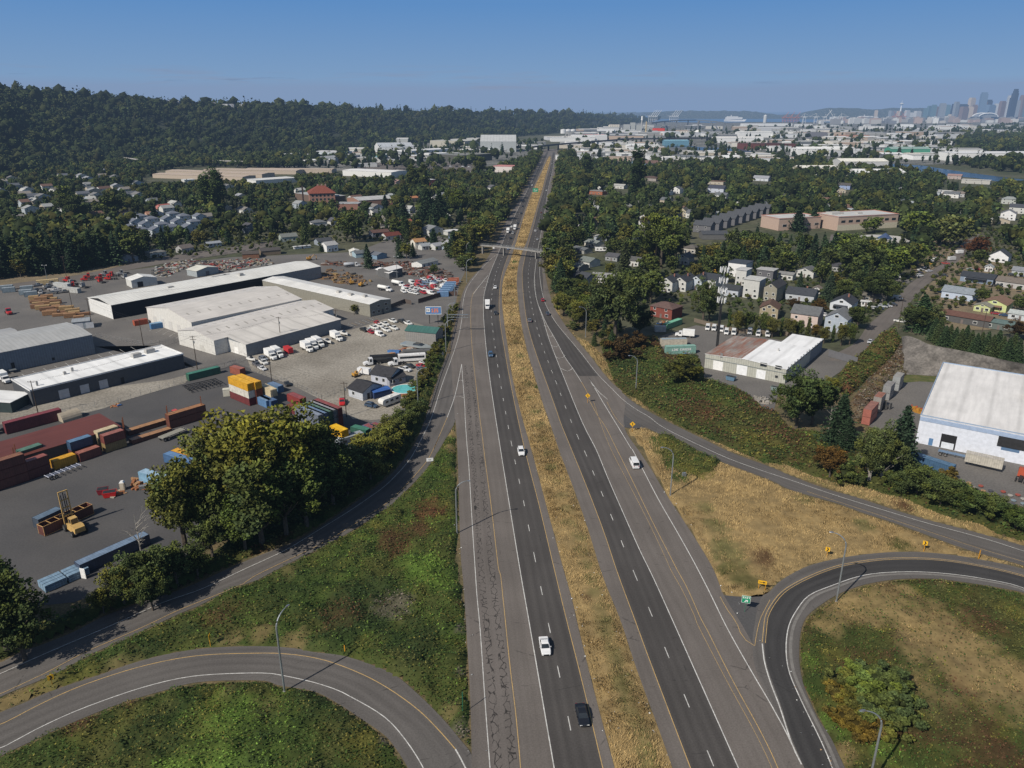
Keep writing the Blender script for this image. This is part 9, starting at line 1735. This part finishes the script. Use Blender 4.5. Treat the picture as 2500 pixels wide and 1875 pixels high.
city([(1740,352),(2330,330),(2400,360),(2340,392),(2100,385),(1900,372)],84,2,'warehouse in the pale industrial flats across the river','warehouses across the river',(30,85),(6,12))
city([(1350,342),(1440,320),(1560,310),(1740,312),(2500,304),(2500,330),(2330,338),(1900,338),(1560,345)],135,3,'small pale building in the wide industrial flats before the harbour','buildings before the harbour',(40,130),(8,18))
city([(640,395),(760,378),(1000,362),(1200,350),(1330,352),(1322,364),(1180,392),(900,400),(760,410)],34,4,'pale warehouse between the ridge and the left neighbourhood','warehouses left of the highway end',(22,60),(5,10))
city([(2000,304),(2500,300),(2500,290),(2000,295)],115,5,'small block of the city centre seen through the haze','city blocks in the haze',(25,80),(14,42),[(.3,.3,.3),(.5,.48,.45),(.2,.21,.23),(.38,.3,.27),(.6,.6,.58)])
woods_far=[];r=np.random.default_rng(8)
for poly,n in (([(1375,404),(1380,350),(1800,345),(2340,330),(2340,398),(1960,402)],430),([(2330,372),(2345,330),(2420,312),(2600,300),(2600,372)],1900),([(1700,330),(2350,318),(2350,380),(1750,372)],260),([(1345,345),(1440,322),(1900,310),(2500,306),(2340,332),(1600,345)],420),([(600,410),(700,385),(1000,352),(1330,345),(1320,375),(1100,415)],520),([(2270,400),(2600,396),(2600,430),(2480,424),(2350,407)],260),([(1900,402),(2100,400),(2200,412),(1950,415)],120)):
 P=NA(poly);c=0
 while c<n:
  x,y=r.uniform(P[:,0].min(),P[:,0].max()),r.uniform(P[:,1].min(),P[:,1].max())
  if inpoly(NA([x]),NA([y]),P)[0]:
   X,Y,_=G(x,y)
   if any(inpoly(NA([X]),NA([Y]),q)[0] for q in ROADS):continue
   woods_far.append((X,Y,r.choice([r.uniform(8,15),r.uniform(8,25)])*(1+Y/9000)));c+=1
mass('tree_belt','scattered tree belts between the buildings of the industrial flats',woods_far,['broad']*3+['conifer','poplar'],[DG,NG,OL],25,nl=26)
zA=lambda x,y:(1540+x*.18083,220+y*.18083);zB=lambda x,y:(2100+x*.18083,180+y*.18083)
WT_=(.68,.68,.66)
for a in ((zA(1470,710),150,60,14,WT_,(.66,.65,.62),'long white shed with red doors across the river'),(zA(1690,640),130,50,18,WT_,(.6,.6,.58),'white office block above the long white shed'),(zA(1850,485),330,60,16,WT_,(.7,.7,.68),'very long white warehouse near the harbour'),(zA(1040,930),75,40,12,(.42,.39,.32),(.6,.58,.52),'tan concrete building before the river'),(zA(620,750),70,30,12,(.12,.25,.33),(.15,.3,.38),'teal roofed shed on the river bank'),(zA(210,1070),42,24,10,(.25,.38,.5),(.16,.10,.08),'pale blue shed with brown roof behind the tall poplar'),(zA(540,1040),40,24,9,(.45,.38,.33),(.5,.42,.38),'pinkish gabled warehouse beyond the wood'),
 ((1455,337),85,60,11,(.62,.05,.03),(.62,.05,.03),'bright red roofed industrial tent left of the silos'),(zA(390,575),45,50,19,(.65,.06,.03),(.6,.05,.03),'bright red square structure by the river'),(zA(1990,805),110,40,14,(.13,.05,.04),(.12,.045,.035),'dark rust heap beside the river'),(zA(1800,800),110,50,14,(.14,.05,.04),(.13,.05,.04),'second dark rust heap beside the river'),((1395,346),130,50,12,WT_,WT_,'white walled yard at the end of the highway'),((1420,362),120,50,9,(.55,.5,.42),(.7,.68,.64),'cream gabled factory right of the highway end'),
 (tf(530,690),125,40,14,WT_,(.72,.72,.70),'long white boatyard hall before the two dark poplars'),(tf(860,820),80,38,15,(.5,.5,.49),(.72,.70,.62),'large cream roofed hall at the river edge'),(tf(1000,880),75,34,8,(.5,.5,.49),(.72,.72,.7),'wide white flat building below the cream hall'),(tf(2020,740),190,60,16,WT_,(.72,.72,.72),'big white factory at the right edge beyond the river'),(tf(470,850),62,26,9,(.5,.46,.36),(.66,.64,.58),'cream shed among the firs'),(tf(400,500),60,30,16,(.5,.5,.49),(.55,.55,.54),'pale concrete office slab across the river'),(tf(480,550),60,40,22,(.17,.17,.19),(.2,.2,.21),'dark grey block across the river'),(tf(780,548),110,40,12,(.45,.24,.17),(.48,.27,.19),'terracotta roofed warehouse across the river'),(tf(1250,690),90,30,14,(.07,.25,.17),(.25,.35,.32),'green conveyor sheds on the far river bank')):
 (x,y),w,d,h,c1,c2,lb=a;fb('warehouse',lb,'building',x,y,w,d,h,c1,c2,0.05,rise=4 if 'shed' in lb or 'hall' in lb else 0)
def cyl_thing(name,lab,cat,x,y,parts,group=None,mat=None,D=None):
 X,Y,_=G(x,y) if D is None else at(x/VS,y/VS,D)[:2]+(0,);e=empty(name,(X,Y,0),0,lab,cat,group)
 for nm,z0,z1_,r0,r1,col,dx in parts:q=MB().cyl(dx,0,z0,z1_,r0,12,r1=r1).build(nm,MWP,e);q.color=(*col,1)
 return e
for i in range(6):cyl_thing('silo','pale concrete silo in the row beside the cement works','silo',1489+i*4.2,318,[('tank',0,25,9,9,(.52,.48,.40),0),('dome',25,28,9,3,(.5,.46,.4),0)],'concrete silos in a row')
for i in range(7):cyl_thing('storage_tank','pale storage tank in the riverside tank farm','tank',1650+i*6.5,330,[('shell',0,14,7,7,(.5,.47,.41),0),('roof',14,16,7,1,(.5,.47,.42),0)],'riverside storage tanks')
for i in range(3):cyl_thing('storage_tank','large white storage tank left of the red roofed tent','tank',1375+i*12,326,[('shell',0,17,12,12,(.66,.66,.65),0),('roof',17,19,12,2,(.66,.66,.65),0)],'large white tanks')
cyl_thing('storage_dome','white conical storage dome with a dark chimney','dome',zA(900,605)[0],zA(900,605)[1],[('cone',0,20,34,4,(.68,.67,.64),0),('chimney',19,54,4,4,(.15,.16,.17),0)]);cyl_thing('cement_tower','tall thin cement works tower with white cap','tower',zA(140,440)[0],330,[('shaft',0,58,3.6,3,(.35,.35,.34),0),('cap',58,74,4.,3,(.7,.7,.68),0)]);cyl_thing('chimney_stack','tan chimney right of the cement works','chimney',zA(200,480)[0],334,[('shaft',0,56,3,2.4,(.45,.36,.22),0)])
for i,(x,w,h) in enumerate(((1530,26,34),(1545,20,42),(1560,28,30),(1578,24,26))):fb('cement_works','grey cement works block, number %s from the left'%('one two three four'.split()[i]),'factory',x,322,w,30,h,(.36,.37,.35),(.4,.4,.38))
cyl_thing('grain_elevator','tall round-topped white silo tower near the harbour','tower',*zA(1808,440),[('shaft',0,56,14,14,(.5,.5,.48),0),('dome',56,64,14,4,(.55,.55,.53),0)])
def span(name,lab,pts,z,th,w,npier,mat):
 P=[at(x/VS,y/VS,1) for x,y in pts];Q=[G(x,y,z) for x,y in pts];e=empty(name,(0,0,0),0,lab,'bridge');b=MB();
 b.loft([[(p[0],p[1]-w/2,p[2]-th),(p[0],p[1]+w/2,p[2]-th),(p[0],p[1]+w/2,p[2]),(p[0],p[1]-w/2,p[2])] for p in Q]);b.build('deck',mat,e)
 for k_ in range(npier):t=(k_+.5)/npier*(len(Q)-1);i=int(t);f=t-i;p=[Q[i][j]*(1-f)+Q[i+1][j]*f for j in range(3)];MB().box(-2,2,-w*.35,w*.35,0,p[2]-th).build('pier',mat,e,(p[0],p[1],0))
span('bridge','dark road bridge on many piers crossing the river',[(1300,357),(1370,350),(1450,344),(1530,338),(1620,337),(1750,335)],14,3.5,14,14,MDK);span('high_bridge','high slender bridge arching before the harbour',[(1590,299),(1620,295),(1660,292.5),(1700,292),(1740,295),(1790,301)],42,6,20,7,surf('bridge_grey',(.17,.19,.21),(.15,.17,.19),.1))
CRN=surf('crane_white',(.60,.60,.58),(.5,.5,.5),.1);CRR=surf('crane_red',(.42,.14,.10),(.36,.12,.09),.1)
def crane(xS,D,hp,lab,grp,mat=CRN,up=True,s=1.,dirx=1):
 X,Y,_=at(xS/VS,300/VS,D);X=(xS-1250)/ (FPX)*(D*CP+CH*SP);e=empty('gantry_crane',(X,D,0),0,lab,'crane',grp);e.scale=(s,s,s)
 b=MB()
 for x_ in (-9,9):
  for y_ in (-9,9):b.tube([(x_,y_,0),(x_,y_,48)],1.5,4)
 b.box(-10,10,-10,10,46,50).box(-10,10,-10,10,16,18);b.build('portal',mat,e);j=MB()
 if up:j.tube([(9*dirx,0,50),(48*dirx,0,102)],1.9,4).tube([(-28*dirx,0,50),(9*dirx,0,50)],1.9,4).tube([(0,0,50),(0,0,74),(20*dirx,0,66)],1.2,4)
 else:j.tube([(-30*dirx,0,50),(62*dirx,0,50)],1.9,4).tube([(0,0,50),(0,0,76)],1.3,4).tube([(0,0,76),(55*dirx,0,51)],.8,4).tube([(0,0,76),(-26*dirx,0,51)],.8,4)
 j.build('boom',mat,e)
for i in range(4):crane(1586+i*5,7300,0,'white container crane with raised boom in the left harbour group','white cranes, left group')
for i in range(4):crane(1637+i*5,7300,0,'white container crane with raised boom in the second harbour group','white cranes, second group')
for i in range(6):crane(1912+i*7,7000,0,'rusty red container crane crowded at the middle of the harbour','red harbour cranes',CRR,i%2==0,.85)
for i,(x,d_,u_) in enumerate(((1962,1,False),(1990,-1,False),(2012,1,True),(2035,-1,True),(2052,1,False))):crane(x,6300,0,'large white container crane, number %s of the right harbour row'%('one two three four five'.split()[i]),None,CRN,u_,1.,d_)
for i in range(4):crane(2180+i*9,8000,0,'pale red crane in the haze below the needle tower','pale red cranes below the needle tower',CRR,True,.9,(-1)**i)
def ship(xS,D,L,lab,col=(.6,.6,.6)):
 X=(xS-1250)/FPX*(D*CP+CH*SP);e=empty('ship',(X,D,0),0,lab,'ship');q=MB().loft([[(-L/2,-12,0),(L/2-20,-12,0),(L/2-20,12,0),(-L/2,12,0)],[(-L/2,-13,18),(L/2,-2,18),(L/2,2,18),(-L/2,13,18)]]).build('hull',MWP,e);q.color=(*col,1)
 q=MB().box(-L*.45,L*.3,-11,11,18,38).box(-L*.4,L*.1,-9,9,38,46).build('superstructure',MWP,e);q.color=(.62,.62,.61,1);q=MB().cyl(-L*.2,0,46,58,5,8).build('funnel',MWP,e);q.color=(.5,.5,.5,1)
ship(2122,8200,280,'long white cruise ship moored before the hills at the right');ship(1795,7600,210,'white ship in the middle of the harbour')
X=(2195.5-1250)/FPX*(10400*CP+CH*SP);zt=at(2195.5/VS,250/VS,10400)[2];e=empty('needle_tower',(X,10400,0),0,'slender needle tower with saucer top on the right skyline','tower');b=MB();b.cyl(0,0,0,zt*.80,16,8,r1=5).cyl(0,0,zt*.80,zt*.90,5,8,r1=9);b.build('shaft',MSW,e);MB().cyl(0,0,zt*.86,zt*.93,16,16,r1=28).cyl(0,0,zt*.93,zt*.97,28,16,r1=8).build('saucer',MSW,e);MB().cyl(0,0,zt*.97,zt*1.12,1.6,6).build('spire',MSW,e)
def ridge(name,pts,D,seed,dep=900,mat=None):
 P=[];n=120;xs=np.linspace(pts[0][0],pts[-1][0],n);r=np.random.default_rng(seed);nz=r.normal(size=n);nz=np.convolve(nz,np.ones(3)/3,'same')
 for i,x in enumerate(xs):
  y=np.interp(x,*zip(*pts));X,Y,z=at(x/VS,y/VS,D);z=max(1,z+nz[i]*D*.0006);P.append([(X*.93,D-dep,0),(X*.96,D-dep*.4,z*.55),(X,D,z),(X*1.03,D+dep*.5,z*.8)])
 V=NA(P).reshape(-1,3);ix=np.arange(n*4).reshape(n,4);F=np.stack([ix[:-1,:-1],ix[1:,:-1],ix[1:,1:],ix[:-1,1:]],-1).reshape(-1,4);o=np_mesh(name,V,F,mat);o['kind']='structure'
HM=surf('far_hill',(.035,.05,.035),(.07,.08,.07),.006,.95,.03,.5);m,nt,b=newmat('town_hill');N=NT(nt);vo=N.n('ShaderNodeTexVoronoi');N.l.new(N.scale(N.pos(),(.02,.006,.05)),vo.inputs['Vector']);c=N.mix(N.ramp(vo.outputs['Distance'],.18,.30,.85,0.),(.045,.058,.04),(.48,.45,.42));N.l.new(c,b.inputs['Base Color']);TH=m
ridge('hills',[(1500,276),(1560,274),(1610,273),(1680,276)],19000,1,2500,HM);ridge('hills',[(1575,277),(1620,272),(1665,270),(1740,271),(1830,271),(1870,276),(1900,280),(1990,279)],11500,2,1500,TH);ridge('hills',[(1900,286),(1960,282),(1990,270),(2020,264),(2080,264),(2140,267),(2180,264),(2260,263),(2330,266),(2600,268)],10800,3,1500,TH)
def glassy(name,col,col2):
 m,nt,b=newmat(name);N=NT(nt);p=N.obj();s=N.sep(p);w=N.math('GREATER_THAN',N.math('FRACT',N.math('MULTIPLY',s[2],1/9.)),.45);v=N.math('GREATER_THAN',N.math('FRACT',N.math('MULTIPLY',N.math('ADD',s[0],s[1]),1/11.)),.4);c=N.mix(N.math('MULTIPLY',N.math('MULTIPLY',w,v),.7),col,col2);N.l.new(c,b.inputs['Base Color']);b.inputs['Roughness'].default_value=.4;return m
TM={'t':glassy('teal_glass',(.12,.2,.24),(.05,.1,.13)),'n':glassy('navy_glass',(.03,.045,.08),(.02,.03,.05)),'b':glassy('brown_stone',(.22,.16,.15),(.08,.06,.06)),'c':glassy('cream_stone',(.48,.40,.33),(.3,.25,.2)),'g':glassy('grey_stone',(.26,.28,.31),(.1,.12,.14)),'w':glassy('white_stone',(.5,.5,.5),(.25,.26,.28)),'l':glassy('light_glass',(.15,.22,.32),(.08,.13,.2))}
SK=[(885,935,430,'t'),(940,1000,415,'t'),(1000,1040,440,'b'),(1045,1120,395,'g'),(1120,1185,415,'t'),(1205,1230,405,'n'),(1235,1295,375,'g'),(1290,1410,408,'n'),(1330,1420,440,'b'),(1425,1500,320,'c'),(1400,1490,440,'c'),(1490,1545,415,'b'),(1572,1650,248,'l'),(1600,1665,362,'b'),(1655,1730,348,'n'),(1670,1780,415,'l'),(1775,1835,400,'w'),(1845,1915,365,'b'),(1935,1985,290,'w'),(1995,2050,203,'n'),(2060,2110,355,'g'),(2110,2200,285,'b'),(2185,2240,415,'t'),(720,800,500,'w'),(380,460,495,'g'),(590,650,490,'w'),(180,220,490,'c'),(840,885,460,'t'),(1060,1110,520,'c'),(1190,1270,545,'c'),(660,700,520,'w'),(1560,1610,430,'g'),(470,520,500,'c'),(2250,2330,380,'g')]
NMS={'t':'teal glass','n':'dark navy','b':'brown stone','c':'cream stone','g':'grey','w':'whitish','l':'light blue glass'};ORD='first second third fourth fifth sixth seventh eighth ninth tenth'.split();cnt={}
for i,(a,b_,yt,mk) in enumerate(sorted(SK)):
 D=9000+(i*373)%900-(350 if (a,mk)==(1400,'c') else 0);x0,_y=zB(a,0);x1,_y=zB(b_,0);s=(D*CP+CH*SP)/FPX;X=((x0+x1)/2-1250)*s;w=(x1-x0)*s;z=at((x0+x1)/2/VS,zB(0,yt)[1]/VS,D)[2];cnt[mk]=cnt.get(mk,0)+1
 m=MB();m.box(-w/2,w/2,-w*.35,w*.35,0,z*.94).box(-w*.42,w*.38,-w*.3,w*.3,z*.94,z)
 if z>280:m.box(-w*.95,w*.75,-w*.3,w*.45,0,z*.72).box(-w*.6,w*.6,-w*.45,w*.5,0,z*.86) if mk=='n' else None
 q=m.build('skyscraper',TM[mk],None,(X,D,-2),.25 if i%2 else -.1);tag(q,('tallest, nearly black skyscraper near the right edge' if z>280 and mk=='n' else '%s tower in the distant skyline, %s of its colour from the left'%(NMS[mk],ORD[cnt[mk]-1])),'skyscraper')
D=8200;s=(D*CP+CH*SP)/FPX;X=(zB(1675,0)[0]-1250)*s;w=55*s;e=empty('stadium',(X,D,0),0,'dark stadium with white arched roof before the skyline','stadium');MB().box(-w/2,w/2,-60,60,0,38).build('stand',TM['n'],e)
for s_ in (-60,60):MB().tube([(cos(PI*k/12)*w*.42,s_,36+sin(PI*k/12)*38) for k in range(13)],5,5).build('arch',MSW,e)
MB().loft([[(cos(PI*k/10)*w*.40,y_,34+sin(PI*k/10)*33) for k in range(11)] for y_ in (-55,55)]).build('roof',TM['g'],e)
